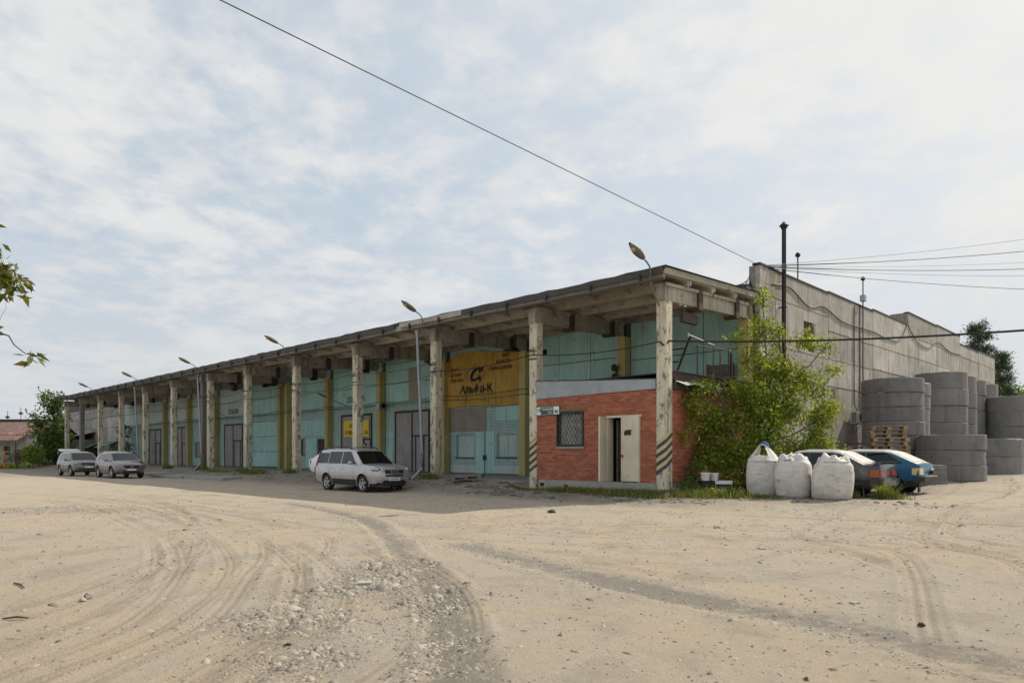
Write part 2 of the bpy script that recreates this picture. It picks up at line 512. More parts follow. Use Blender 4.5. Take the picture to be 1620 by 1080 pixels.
MAT['redroof'] = simple('red_corrugated', (.165, .095, .08), .85, var=.25, scale=2, dirt=((.27, .20, .17), .58))
MAT['whitewash'] = simple('whitewash', (.55, .53, .48), .9, var=.12, scale=2, dirt=((.33, .29, .24), .60))
MAT['orange'] = simple('orange_paint', (.70, .20, .01), .5)

# ------------------------------------------------------------------ ground
TRACKS = [  # (points, half width, depth, grey gravel amount, tread)
 ([(-7.5, 22.5), (-3.86, 17.16), (-2.3, 13.0), (-1.57, 10.28), (-0.95, 8.3), (-0.6, 6.6), (-.35, 4.6), (-.2, 2)], .22, .034, .95, 0),
 ([(-1.5, 12.6), (0.0, 10.3), (1.38, 8.05), (2.8, 6.36), (3.6, 4.95), (4.6, 3.2)], .36, .022, .95, 0),
 ([(-.9, 11.1), (.6, 9.0), (1.9, 7.2), (2.9, 5.4), (3.6, 3.4)], .24, .014, .6, 0),
 ([(-3.9, 2.6), (-3.55, 4.87), (-3.42, 6.24), (-4.0, 8.3), (-4.86, 10.28), (-6.54, 13.1), (-10, 17.5), (-16, 24)], .13, .016, 0, 1),
 ([(-3.1, 2.6), (-2.85, 4.7), (-2.72, 6.3), (-3.2, 8.4), (-3.7, 10.4), (-4.9, 13.1), (-8, 17.6), (-14, 24.4)], .13, .016, 0, 1),
 ([(-4.6, 3.0), (-4.2, 5.5), (-3.0, 8.8), (-2.9, 11), (-4.2, 14.2), (-8.6, 19), (-18, 27)], .12, .012, 0, 1),
 ([(-2.4, 2.5), (-2.1, 4.4), (-2.0, 6.0), (-2.5, 8.2), (-3.2, 10.6)], .12, .012, 0, 1),
 ([(-5.4, 3.4), (-5.0, 6), (-4.6, 9.2), (-5.2, 12.0), (-8.5, 16.5), (-15, 22.5)], .13, .012, 0, 1),
 ([(3.0, 5.0), (5.73, 10.28), (5.5, 12.16), (6.6, 13.7), (9.5, 17.5), (14, 22.5), (20, 31)], .15, .020, .15, 1),
 ([(4.6, 5.6), (6.86, 9.6), (6.9, 11.6), (7.9, 13.6), (10.9, 17.2), (15.4, 22.0), (21.4, 30.5)], .15, .020, .15, 1),
 ([(-.5, 11.9), (2.32, 9.6), (5.0, 11.7), (7.6, 13.6), (12.5, 15.5), (20, 16.5)], .16, .016, .2, 1),
 ([(.4, 10.6), (2.6, 8.5), (5.6, 10.3), (8.6, 12.0), (13, 13.6), (20, 14.6)], .16, .016, .2, 1),
 ([(-14, 25.5), (-7, 19.6), (0, 15.6), (5, 13.9), (10, 11.5), (14, 8.5)], .22, .014, .25, 1),
 ([(-14, 23.7), (-7, 18.0), (0, 14.1), (5, 12.4), (9, 10.2), (12.4, 7.4)], .22, .014, .25, 1),
 ([(9.5, 8.5), (8.8, 10.5), (9.4, 12.6), (12, 15.5), (17, 20), (24, 29)], .15, .022, .15, 1),
 ([(11.0, 8.2), (10.3, 10.3), (10.9, 12.2), (13.4, 14.7), (18.4, 19.2), (25, 27.5)], .15, .022, .15, 1),
]
_L = [(-3.9, 2.6), (-3.5, 4.9), (-3.4, 6.3), (-3.9, 8.4), (-4.8, 10.4), (-6.4, 13.1), (-9.8, 17.5), (-16, 24)]
for k, (o_, s_) in enumerate(((-.5, 1.0), (.25, 1.02), (1.1, .97), (1.45, .96), (-1.0, 1.05), (2.0, .93), (2.35, .92), (-1.9, 1.1), (-2.4, 1.12))):
    TRACKS.append(([(x * 1.0 + o_ + .02 * k * y, y * s_) for x, y in _L], .095 + .02 * (k % 3), .012, 0, 1))
_R = [(6.2, 8.0), (6.4, 10.4), (6.3, 12.0), (7.2, 13.7), (10.2, 17.4), (15, 22.4), (21, 31)]
for k, (o_, s_) in enumerate(((.9, 1.0), (1.7, 1.04), (2.6, .97), (4.4, .95), (-1.2, 1.05))):
    TRACKS.append(([(x + o_, y * s_) for x, y in _R], .13, .018, .1, 1))
_M = [(-14, 22.0), (-6, 15.5), (1, 11.8), (6, 11.2), (12, 12.8), (20, 15.5)]
for k, (o_, s_) in enumerate(((0, 1.0), (.4, 1.1), (-.5, 1.22), (0, 1.32))):
    TRACKS.append(([(x + o_, y * s_) for x, y in _M], .18, .014, .15, 1))
def cat_rom(pts, n=10):
    P = [np.array(p, float) for p in pts]; P = [2 * P[0] - P[1]] + P + [2 * P[-1] - P[-2]]
    out = []
    for i in range(1, len(P) - 2):
        for k in range(n):
            t = k / n
            out.append(.5 * (2 * P[i] + (P[i + 1] - P[i - 1]) * t + (2 * P[i - 1] - 5 * P[i] + 4 * P[i + 1] - P[i + 2]) * t * t + (3 * P[i] - P[i - 1] - 3 * P[i + 1] + P[i + 2]) * t ** 3))
    out.append(P[-2]); return np.array(out)

def track_field(X, Y):
    dz = np.zeros_like(X); grey = np.zeros_like(X); loose = np.zeros_like(X)
    for pts, hw, dep, gr, tread in TRACKS:
        C = cat_rom(pts)
        reach = hw * 3.2
        sel = np.where((X > C[:, 0].min() - reach) & (X < C[:, 0].max() + reach) & (Y > C[:, 1].min() - reach) & (Y < C[:, 1].max() + reach))[0]
        if len(sel) == 0: continue
        x, y = X[sel], Y[sel]
        best = np.full(len(sel), 1e9); al = np.zeros(len(sel)); sg = np.zeros(len(sel)); acc = 0.0
        for a, b in zip(C[:-1], C[1:]):
            d = b - a; l2 = d @ d; l = math.sqrt(l2)
            t = np.clip(((x - a[0]) * d[0] + (y - a[1]) * d[1]) / l2, 0, 1)
            ex, ey = x - a[0] - t * d[0], y - a[1] - t * d[1]
            e = ex * ex + ey * ey
            m = e < best
            best[m] = e[m]; al[m] = acc + t[m] * l; sg[m] = np.sign(ex[m] * d[1] - ey[m] * d[0])
            acc += l
        dist = np.sqrt(best) / hw
        wob = fbm(al * .8, al * 0 + hw * 30, 3)
        fade = np.clip((fbm(al * .35 + 3, sg * 0 + hw * 11, 2) - .18) * 4, .15, 1) * np.clip(np.minimum(al, acc - al) / 1.2, 0, 1)
        if gr > .5: fade = np.maximum(fade, .72 * np.clip(np.minimum(al, acc - al) / 1.2, 0, 1))
        rut = np.exp(-dist ** 4 * 1.1)
        lip = np.exp(-((dist - 1.45) / .33) ** 2)
        z = -dep * .9 * rut + dep * .7 * lip * (.4 + wob)
        pr = np.zeros_like(z)
        if tread:
            rib = np.sin(dist * sg * 8.5 + 1.0)
            z += dep * .38 * rut * rib
            pr = .62 * rut * np.clip(.35 - .9 * rib, 0, 1)
        dz[sel] += z * fade
        grey[sel] = np.maximum(grey[sel], gr * np.exp(-(dist * .85) ** 2) * fade)
        loose[sel] = np.maximum(loose[sel], pr * fade)
    return dz, grey, loose

GRAVEL = [(-1.6, 8.0, .75, 1.0), (-1.95, 6.3, .8, .7), (-.9, 7.2, .5, .9), (-1.6, 9.2, .6, .6), (-.55, 5.2, .3, .9), (-12, 18.5, 2.5, 1.4), (-1.5, 5.1, .5, .5)]
def gravel_field(X, Y):
    g = np.zeros_like(X)
    for cx, cy, rx, ry in GRAVEL:
        d = ((X - cx) / rx) ** 2 + ((Y - cy) / ry) ** 2
        g = np.maximum(g, np.exp(-d * 1.1))
    return g * np.clip(fbm(X * 1.3, Y * 1.3, 3) * 2.2 - .2, .2, 1)

def ground_height(X, Y):
    X = np.asarray(X, float); Y = np.asarray(Y, float)
    z = ground_base(X, Y)
    lx = (X - OB.x) * cB + (Y - OB.y) * sB; ly = -(X - OB.x) * sB + (Y - OB.y) * cB
    inside = sstep(ly, -2.6, -.6) * (1 - sstep(lx, .2, 1.2))
    und = (fbm(X * .22, Y * .22, 3) - .45) * .10 + (fbm(X * .9 + 40, Y * .9, 3) - .45) * .03
    z = z + und * (1 - .85 * inside) * sstep(np.hypot(X, Y), 1, 4)
    z = z - .028 * np.exp(-(((X + 1.97) / .16) ** 2 + ((Y - 9.35) / .13) ** 2))
    return z

def make_ground():
    th = np.concatenate([np.arange(-180, -60, 6.0), np.arange(-60, -42, 1.0), np.arange(-42, 42.01, .125), np.arange(43, 60, 1.0), np.arange(60, 180, 6.0)])
    th = np.radians(th)
    rr = [0.0]; r = .6
    while r < 62: rr.append(r); r *= (1.0075 if 2.2 < r < 30 else 1.02)
    while r < 2500: rr.append(r); r *= 1.12
    rr = np.array(rr)
    TH, RR = np.meshgrid(th, rr)
    X = (RR * np.sin(TH)).ravel(); Y = (RR * np.cos(TH)).ravel()
    dz, grey, loose = track_field(X, Y)
    gv = gravel_field(X, Y)
    z = ground_height(X, Y) + dz + (fbm(X * 7, Y * 7, 3) - .45) * .012 * sstep(RR.ravel(), 1, 3) + (fbm(X * 22, Y * 22, 2) - .4) * .010 * gv
    nt, nr = len(th), len(rr)
    i = np.arange(nt); j = np.arange(nr - 1)
    I, J = np.meshgrid(i, j); I2 = (I + 1) % nt
    quads = np.stack([J * nt + I, J * nt + I2, (J + 1) * nt + I2, (J + 1) * nt + I], -1).reshape(-1, 4)[:, ::-1]
    me = bpy.data.meshes.new('ground')
    me.vertices.add(len(X)); me.vertices.foreach_set('co', np.stack([X, Y, z], -1).ravel())
    nq = len(quads)
    me.loops.add(nq * 4); me.loops.foreach_set('vertex_index', quads.ravel().astype(np.int32))
    me.polygons.add(nq); me.polygons.foreach_set('loop_start', (np.arange(nq) * 4).astype(np.int32))
    me.polygons.foreach_set('use_smooth', np.ones(nq, bool))
    at_ = me.attributes.new('cover', 'FLOAT_COLOR', 'POINT')
    lx = (X - OB.x) * cB + (Y - OB.y) * sB; ly = -(X - OB.x) * sB + (Y - OB.y) * cB
    soil = np.maximum(sstep(ly, -3.6, -2.0) * (1 - sstep(lx, .0, 5.0)), sstep(ly, -1.6, .4) * (1 - sstep(lx, 4.5, 7.5)))
    far = sstep(np.hypot(X, Y), 48, 70)
    soil = np.maximum(soil, far)
    at_.data.foreach_set('color', np.stack([np.clip(grey, 0, 1), gv, np.clip(soil, 0, 1), loose], -1).astype(np.float32).ravel())
    me.update(calc_edges=True); me.validate()
    t = NT('yard_dirt'); p = t.pos()
    att = t.n('ShaderNodeAttribute', attribute_name='cover')
    sp = t.n('ShaderNodeSeparateColor'); t.link(att.outputs['Color'], sp.inputs[0])
    g, gvv, so = sp.outputs[0], sp.outputs[1], sp.outputs[2]
    n1 = t.noise(p, .35, 5, .6, .6); n2 = t.noise(t.map(p, (1, .55, 1), rot=(0, 0, .4)), 1.5, 6, .62, .5); n3 = t.noise(p, 7, 6, .7)
    n4 = t.noise(p, 42, 5, .75); n5 = t.noise(p, 130, 3, .7)
    c = t.mix(t.rng(n1, .40, .60), (.48, .395, .292), (.445, .388, .315))
    c = t.mix(t.rng(n2, .47, .66, 0, .8), c, (.365, .315, .25))
    c = t.mix(t.rng(n3, .50, .70, 0, .5), c, (.52, .445, .35))
    c = t.mix(t.math('MULTIPLY', att.outputs['Alpha'], t.rng(n2, .3, .6, .45, .95)), c, (.315, .245, .168))
    ggn = t.rng(t.math('ADD', g, t.math('ADD', t.math('MULTIPLY', t.math('SUBTRACT', n3, .5), 1.5), t.math('MULTIPLY', t.math('SUBTRACT', n4, .5), .8))), .30, .78)
    ggn = t.math('MULTIPLY', ggn, t.rng(g, .03, .25))
    c = t.mix(t.math('MULTIPLY', ggn, .88, True), c, t.mix(t.rng(n4, .38, .62), (.19, .172, .148), (.30, .272, .232)))
    c = t.mix(t.math('MULTIPLY', t.rng(gvv, .1, .6), t.rng(n4, .44, .60, .0, .75)), c, (.19, .165, .135))
    c = t.mix(t.math('MULTIPLY', so, t.rng(n2, .25, .62, .55, 1.0)), c, t.mix(t.rng(n3, .4, .65), (.20, .178, .148), (.325, .29, .24)))
    c = t.mix(t.rng(n4, .54, .68, 0, .5), c, (.19, .165, .13))
    c = t.mix(t.rng(n5, .58, .72, 0, .6), c, (.115, .10, .08))
    c = t.mix(t.rng(t.noise(p, 90, 3, .7), .64, .76, 0, .6), c, (.52, .46, .38))
    t.base(c); t.rough(.95)
    t.bs.inputs['Specular IOR Level'].default_value = .15
    h = t.math('ADD', t.math('MULTIPLY', n4, .8), t.math('ADD', t.math('MULTIPLY', n5, .6), t.math('MULTIPLY', n3, .8)))
    t.bump(h, .9, .028)
    me.materials.append(t.mat)
    return struct(obj('ground', me))
make_ground()

# ------------------------------------------------------------------ the warehouse
WH = thing('warehouse', 'long concrete warehouse with open column arcade, turquoise wall and grey panel end', 'warehouse', OB, RB)
COLX = [0.0, -5.6, -11.52, -17.65, -23.76, -29.81, -35.41, -36.51, -42.0, -48.06, -54.0, -60.0, -65.95, -71.4]
SL = .045                                   # roof slope towards the hall
def beam_z(y): return 5.93 + SL * y * .8
def col_part(x, y, top, mat, w=.38):
    m = MB(); h = w / 2; c = .025
    poly = [(x - h + c, y - h), (x + h - c, y - h), (x + h, y - h + c), (x + h, y + h - c), (x + h - c, y + h), (x - h + c, y + h), (x - h, y + h - c), (x - h, y - h + c)]
    m.prism(poly, -.55, top, 'z')
    return m.build('column', mat, WH)
for i, x in enumerate(COLX):
    mt = MAT['column_a'] if i == 0 else MAT['column_b'] if i == 1 else MAT['column_grey'] if i in (7, 12) else MAT['column']
    col_part(x, 0, 5.93, mt)
    # roof beam on the column, with flange, running to the hall
    m = MB(); w = .17
    y0, y1 = -.24, 5.4
    m.hexa([(x - w, y0, beam_z(y0) + .003), (x + w, y0, beam_z(y0) + .003), (x + w, y1, beam_z(y1)), (x - w, y1, beam_z(y1)),
            (x - w, y0, beam_z(y0) + .46), (x + w, y0, beam_z(y0) + .46), (x + w, y1, beam_z(y1) + .46), (x - w, y1, beam_z(y1) + .46)])
    w = .24
    m.hexa([(x - w, y0, beam_z(y0) + .46), (x + w, y0, beam_z(y0) + .46), (x + w, y1, beam_z(y1) + .46), (x - w, y1, beam_z(y1) + .46),
            (x - w, y0, beam_z(y0) + .56), (x + w, y0, beam_z(y0) + .56), (x + w, y1, beam_z(y1) + .56), (x - w, y1, beam_z(y1) + .56)])
    b = m.build('roof_beam', MAT['beam'], WH)
    for ys in (1.75, 4.4):
        m = MB(); m.box(x - .252, x + .252, ys, ys + .26, beam_z(ys) - .1, beam_z(ys) + .55)
        m.build('strap', MAT['steel_brown'], b)
    # hall pilaster behind
    if i <= 12:
        m = MB(); m.box(x - .2, x + .2, 5.43, 5.84, -.3, 6.10)
        m.build('pilaster', MAT['pilaster'] if i < 13 else MAT['beam'], WH)

# ribbed roof slabs, four across each bay
edges = [0.35] + [(a) for a in COLX[1:6]] + [-35.96] + COLX[8:13] + [-72.2]
SLY = [-.62, .98, 2.58, 4.18, 5.80]
def slab_z(y): return 6.495 + SL * y * .8
for k in range(len(edges) - 1):
    xa, xb = edges[k + 1] + .012, edges[k] - .012
    for q in range(4):
        if k == len(edges) - 2 and q in (2, 3): continue       # missing slabs in the last bay
        ya, yb = SLY[q] + .012, SLY[q + 1] - .012
        z0 = slab_z((ya + yb) / 2)
        m = MB()
        prof = [(ya, z0 + .30), (ya, z0), (ya + .09, z0), (ya + .13, z0 + .14), (ya + .26, z0 + .235),
                (yb - .26, z0 + .235), (yb - .13, z0 + .14), (yb - .09, z0), (yb, z0), (yb, z0 + .30)]
        m.prism(prof, xa, xb, 'x')
        nr = 4
        for c in range(nr):
            cx = xa + (xb - xa) * (c + .5) / nr
            m.box(cx - .05, cx + .05, ya + .12, yb - .12, z0 + .11, z0 + .25)
        for cx in (xa + .07, xb - .07):
            m.box(cx - .06, cx + .06, ya + .20, yb - .20, z0 + .17, z0 + .25)
        m.build('roof_slab', MAT['slab'], WH)
# felt covering with ragged eave, flashing and gutter rail
m = MB()
nx = 150
def feltP(i, j):
    x = .48 - (72.9) * i / (nx - 1)
    y = [-.68, -.68, 5.86, 5.86][j]
    e = (random.random() - .5) * .06 if j < 2 else 0
    z = slab_z(y) + .305 + [0.0, .10, .10, 0][j] + (random.random() - .3) * .045 * (j in (1,)) + (.02 if (x < -12 and x > -24) else 0)
    return (x, y + e, z)
m.grid(feltP, nx, 4)
m.build('roofing_felt', MAT['felt'], WH)
m = MB(); m.box(.36, .47, -.66, 5.85, 6.80, 6.80)
m = MB()
m.hexa([(.352, -.64, slab_z(-.64) + .20), (.40, -.64, slab_z(-.64) + .20), (.40, 5.82, slab_z(5.82) + .20), (.352, 5.82, slab_z(5.82) + .20),
        (.352, -.64, slab_z(-.64) + .40), (.40, -.64, slab_z(-.64) + .40), (.40, 5.82, slab_z(5.82) + .40), (.352, 5.82, slab_z(5.82) + .40)])
m.build('gable_trim', MAT['slab'], WH)
for a, b in ((.4, -9.0), (-9.05, -13.2), (-13.6, -24.2), (-24.3, -38.0), (-38.05, -54.6), (-54.7, -72.4)):
    m = MB(); dz = random.uniform(-.02, .03)
    m.box(a, b, -.735, -.70, slab_z(-.7) + .16 + dz, slab_z(-.7) + .36 + dz)
    m.build('eave_flashing', MAT['flash'] if a != -9.05 else MAT['slab'], WH)
m = MB()
m.tube([(.5, -.80, slab_z(0) - .02 + .0), (-20, -.82, slab_z(0) - .06), (-46, -.82, slab_z(0) - .03), (-72, -.80, slab_z(0) - .05)], .045, 6)
g = m.build('gutter_rail', MAT['flash'], WH, 60)
for x in np.arange(-.4, -71, -2.0):
    m = MB(); m.box(x - .015, x + .015, -.84, -.70, slab_z(0) - .10, slab_z(0) + .24); m.build('bracket', MAT['flash'], g)

# hall: solid shell behind the panels
m = MB()
m.box(-98, .18, 6.0, 6.2, -.5, 7.4); m.box(-.02, .18, 6.2, 48, -.5, 8.1)
m.box(-98, .18, 48, 48.2, -.5, 8.1); m.box(-98, -97.8, 6.2, 48, -.5, 7.4)
m.build('hall_shell', MAT['dim'], WH)
m = MB(); m.box(-97.9, .17, 6.05, 48.1, 7.42, 7.56); m.build('hall_roof', MAT['roofdark'], WH)

def holes_wall(mb, u0, u1, z0, z1, holes, emit):
    """emit(u0,u1,z0,z1) for the cells of a rectangle that lie outside the holes"""
    us = sorted({u0, u1, *[h[0] for h in holes], *[h[1] for h in holes]}); zs = sorted({z0, z1, *[h[2] for h in holes], *[h[3] for h in holes]})
    us = [u for u in us if u0 <= u <= u1]; zs = [z for z in zs if z0 <= z <= z1]
    for a, b in zip(us[:-1], us[1:]):
        col = []
        for c, d in zip(zs[:-1], zs[1:]):
            mx, mz = (a + b) / 2, (c + d) / 2
            if any(h[0] < mx < h[1] and h[2] < mz < h[3] for h in holes): continue
            if col and abs(col[-1][1] - c) < 1e-6: col[-1][1] = d
            else: col.append([c, d])
        for c, d in col: emit(a, b, c, d)

G = .017
def fpanel(x0, x1, z0, z1, mat, proud=0.0, holes=(), name='wall_panel'):
    m = MB()
    if x0 > x1: x0, x1 = x1, x0
    holes_wall(m, x0 + G, x1 - G, z0 + G, z1 - G, holes, lambda a, b, c, d: m.box(a, b, 5.85 - proud, 5.995, c, d))
    return m.build(name, mat, WH)
def spanel(y0, y1, z0, z1, mat, proud=0.0, holes=()):
    m = MB()
    holes_wall(m, y0 + G, y1 - G, z0 + G, z1 - G, holes, lambda a, b, c, d: m.box(.185, .35 + proud, a, b, c, d))
    return m.build('wall_panel', mat, WH)

def window(x0, x1, z0, z1, frame, pane, mull=1, depth=.10, bar_h=False, sill=None):
    w = MB(); y = 5.85 + depth; t = .05
    w.box(x0, x1, y - .02, y + .03, z0, z0 + t); w.box(x0, x1, y - .02, y + .03, z1 - t, z1)
    w.box(x0, x0 + t, y - .02, y + .03, z0 + t, z1 - t); w.box(x1 - t, x1, y - .02, y + .03, z0 + t, z1 - t)
    for k in range(mull):
        c = x0 + (x1 - x0) * (k + 1) / (mull + 1); w.box(c - .02, c + .02, y - .015, y + .03, z0 + t, z1 - t)
    o = w.build('window', frame, WH)
    p = MB(); p.box(x0 + t, x1 - t, y + .005, y + .015, z0 + t, z1 - t); p.build('pane', pane, o)
    if sill:
        s = MB(); s.box(x0 - .05, x1 + .05, 5.79, y - .021, z0 - .06, z0 + .0); s.build('sill', sill, o)
    return o
def ribbed(mb, x0, x1, z0, z1, y, pitch=.16, d=.02):
    n = max(2, int((x1 - x0) / pitch))
    xs = []
    for k in range(n):
        a = x0 + (x1 - x0) * k / n; w = (x1 - x0) / n
        xs += [(a, 0), (a + w * .62, 0), (a + w * .70, d), (a + w * .92, d)]
    xs.append((x1, 0))
    prof = [(x, y + dd) for x, dd in xs] + [(x1, y + .05), (x0, y + .05)]
    mb.prism(prof, z0, z1, 'z')
def gate(x0, x1, top, split, wicket=None, sign=False):
    """steel sheet gate in a brown angle frame; split: x of the meeting stile; wicket: (x0,x1,z1) door in a leaf"""
    f = MB(); t = .13; y = 5.80
    f.box(x0, x0 + t, y, 5.99, 0, top - t); f.box(x1 - t, x1, y, 5.99, 0, top - t); f.box(x0, x1, y, 5.99, top - t, top)
    o = f.build('gate', MAT['gate_frame'], WH)
    for a, b in ((x0 + t, split - .03), (split + .03, x1 - t)):
        l = MB()
        if wicket and a < (wicket[0] + wicket[1]) / 2 < b:
            ribbed(l, a, b, wicket[2] + .08, top - t - .01, y + .03)
            if wicket[0] - a > .12: ribbed(l, a, wicket[0] - .05, .02, wicket[2], y + .03)
            if b - wicket[1] > .12: ribbed(l, wicket[1] + .05, b, .02, wicket[2], y + .03)
            l.build('gate_leaf', MAT['gate'], o)
            w = MB(); ribbed(w, wicket[0] + .05, wicket[1] - .05, .03, wicket[2] - .03, y + .02, .3)
            w.build('wicket_door', MAT['gate'], o)
            w = MB(); w.box(wicket[0] - .05, wicket[0] + .05, y + .0, y + .09, 0, wicket[2]); w.box(wicket[1] - .05, wicket[1] + .05, y + .0, y + .09, 0, wicket[2])
            w.box(a, b, y + .0, y + .09, wicket[2], wicket[2] + .08)
            w.build('wicket_frame', MAT['gate_frame'], o)
        else:
            ribbed(l, a, b, .02, top - t - .01, y + .03); l.build('gate_leaf', MAT['gate'], o)
    s = MB(); s.box(split - .045, split + .045, y - .005, y + .09, 0, top - t); s.build('stile', MAT['gate_frame'], o)
    s = MB(); s.tube([(split + .10, y + .03, 1.0), (split + .10, y - .05, 1.02), (split + .10, y - .05, 1.28), (split + .10, y + .03, 1.3)], .014, 6); s.build('handle', MAT['black'], o)
    return o

T, TB, TP = MAT['turq'], MAT['turq_brick'], MAT['turq_pale']
def uppers(x0, x1, mat, zs=(4.1, 5.3, 6.5, 7.39)):
    for a, b in zip(zs[:-1], zs[1:]): fpanel(x0, x1, a, b, mat)
# bay 0, above the annex: ribbed painted boards
for a, b in ((0.17, -1.9), (-1.9, -3.8), (-3.8, -5.4)):
    for z0, z1 in ((0, 3.2), (3.2, 5.1), (5.1, 7.39)):
        m = MB(); ribbed(m, b + G, a - G, z0 + G, z1 - G, 5.86, .42, .012); m.build('wall_panel', T, WH)
m = MB(); m.box(.0, .17, 5.70, 5.855, 0, 7.2); m.build('corner_post', MAT['beam'], WH)
m = MB(); m.lathe([(0.001, 0), (.13, 0), (.15, .03), (.17, .035)], 9, 'y', (-10.4, 5.80, 5.95)); m.build('hole', MAT['dark'], WH)
# bay 1
for a, b in ((-5.8, -7.6), (-7.6, -9.5), (-9.5, -11.32)):
    for z0, z1 in ((4.1, 5.3), (5.3, 7.39)):
        m = MB(); ribbed(m, b + (G if b > -11 else 0), a - (G if a < -6 else 0), z0 + G, z1 - G, 5.86, .42, .012); m.build('wall_panel', T, WH)
fpanel(-5.8, -11.32, 0, 4.1, TB, name='brick_infill')
# bay 2 (banner bay): two windows, brick, bare boards
wins = [(-16.91, -15.50, .86, 2.08), (-13.73, -12.30, .88, 2.06)]
fpanel(-11.72, -17.45, 4.1, 5.3, T); fpanel(-11.72, -17.45, 5.3, 7.39, T)
fpanel(-11.72, -17.45, 0, 4.1, TB, holes=wins, name='brick_infill')
for k, (a, b, c, d) in enumerate(wins): window(a, b, c, d, T, TP, 1 if k else 0, .12, sill=MAT['steel_brown'])
for a, b in ((-17.40, -16.05), (-16.04, -14.54)):
    m = MB(); m.box(a, b, 5.815, 5.849, 2.26, 3.52); m.build('infill_board', MAT['beige'], WH)
m = MB(); m.box(-13.75, -11.8, 5.82, 5.849, 2.75, 3.5); m.build('infill_board', T, WH)
m = MB(); m.box(-15.3, -13.9, 5.825, 5.849, .02, 2.24); m.build('patched_door', T, WH)
m = MB(); m.box(-14.62, -14.58, 5.80, 5.824, .0, 2.26); m.box(-14.72, -14.48, 5.77, 5.824, .72, .98); m.build('lock_bar', MAT['steel_brown'], WH)
m = MB(); m.box(-17.4, -11.8, 5.835, 5.849, .04, .42); m.build('skirting', TP, WH)
# bay 3: gate
gate(-22.56, -19.2, 3.62, -20.86, (-20.5, -19.75, 2.07))
fpanel(-17.85, -23.56, 0, 4.1, TB, holes=[(-22.56, -19.2, 0, 3.62)], name='brick_infill'); uppers(-17.85, -23.56, T)
m = MB(); m.box(-23.5, -22.75, 5.82, 5.849, .05, 1.95); m.box(-23.5, -22.75, 5.82, 5.849, 1.98, 2.4); m.build('infill_board', T, WH)
m = MB(); m.box(-21.2, -20.1, 5.838, 5.849, 4.2, 6.1); m.build('bare_patch', MAT['beige'], WH)
# bay 4: gate with yellow sign
gate(-28.56, -24.97, 3.62, -26.0, (-25.85, -25.15, 1.96))
fpanel(-23.96, -29.61, 0, 4.1, TB, holes=[(-28.56, -24.97, 0, 3.62)], name='brick_infill'); uppers(-23.96, -29.61, T)
# bay 5: two small dark windows
w5 = [(-34.0, -33.3, .9, 2.12), (-31.66, -30.6, .86, 2.08)]
fpanel(-30.01, -35.21, 0, 4.1, TB, holes=w5, name='brick_infill'); uppers(-30.01, -35.21, T)
window(*w5[0], MAT['gate_frame'], MAT['glass'], 0); window(*w5[1], MAT['gate_frame'], MAT['steel_brown'], 0)
for a, b, c, d in ((-33.2, -31.75, .1, 2.15), (-35.1, -32.4, 2.3, 3.4), (-32.3, -30.3, 2.3, 3.4)):
    m = MB(); m.box(a, b, 5.825, 5.849, c, d); m.build('infill_board', T, WH)
# expansion joint strip and bay 6: large painted boards
fpanel(-35.61, -36.31, 0, 7.39, T)
fpanel(-36.71, -41.8, 3.55, 4.1, TB, name='brick_infill'); uppers(-36.71, -41.8, T)
for r_, (c, d) in enumerate(((0.05, 1.22), (1.22, 2.40), (2.40, 3.55))):
    s = -39.25 if r_ != 1 else -40.3
    fpanel(-36.71, s, c, d, T, .01); fpanel(s, -41.8, c, d, T, .01)
# bay 7: gate, store number three
gate(-46.83, -43.34, 3.54, -45.1, (-44.75, -43.75, 2.1))
fpanel(-42.2, -47.86, 0, 4.1, TB, holes=[(-46.83, -43.34, 0, 3.54)], name='brick_infill'); uppers(-42.2, -47.86, TP)
# bay 8: small boarded window
w8 = [(-53.15, -51.9, .7, 2.1)]
fpanel(-48.26, -53.8, 0, 4.1, TB, holes=w8, name='brick_infill'); uppers(-48.26, -53.8, TP)
window(*w8[0], MAT['gate_frame'], MAT['beige'], 0)
# bay 9, 10, 11
gate(-57.3, -54.9, 3.6, -56.2, (-56.0, -55.2, 2.0))
fpanel(-54.2, -59.8, 0, 4.1, TB, holes=[(-57.3, -54.9, 0, 3.6)], name='brick_infill'); uppers(-54.2, -59.8, TP)
gate(-65.0, -61.6, 3.56, -63.2, (-62.9, -61.95, 2.1))
fpanel(-60.2, -65.75, 0, 4.1, TB, holes=[(-65.0, -61.6, 0, 3.56)], name='brick_infill'); uppers(-60.2, -65.75, TP)
fpanel(-66.15, -73.0, 0, 4.1, TB, name='brick_infill'); uppers(-66.15, -73.0, TP)
# far unpainted part of the wall
x = -73.0
while x > -97.5:
    for a, b in ((0, 1.8), (1.8, 4.1), (4.1, 5.3), (5.3, 6.5)): fpanel(x, x - 6.0, a, b, MAT['panel'])
    x -= 6.0
# painted store numbers
lettering('СКЛАД №1', .52, MAT['navy'], WH, -27.87, 5.843, 4.40, bold=.012, width=2.05)
lettering('СКЛАД №3', .52, MAT['navy'], WH, -46.1, 5.843, 4.38, bold=.012, width=1.95)

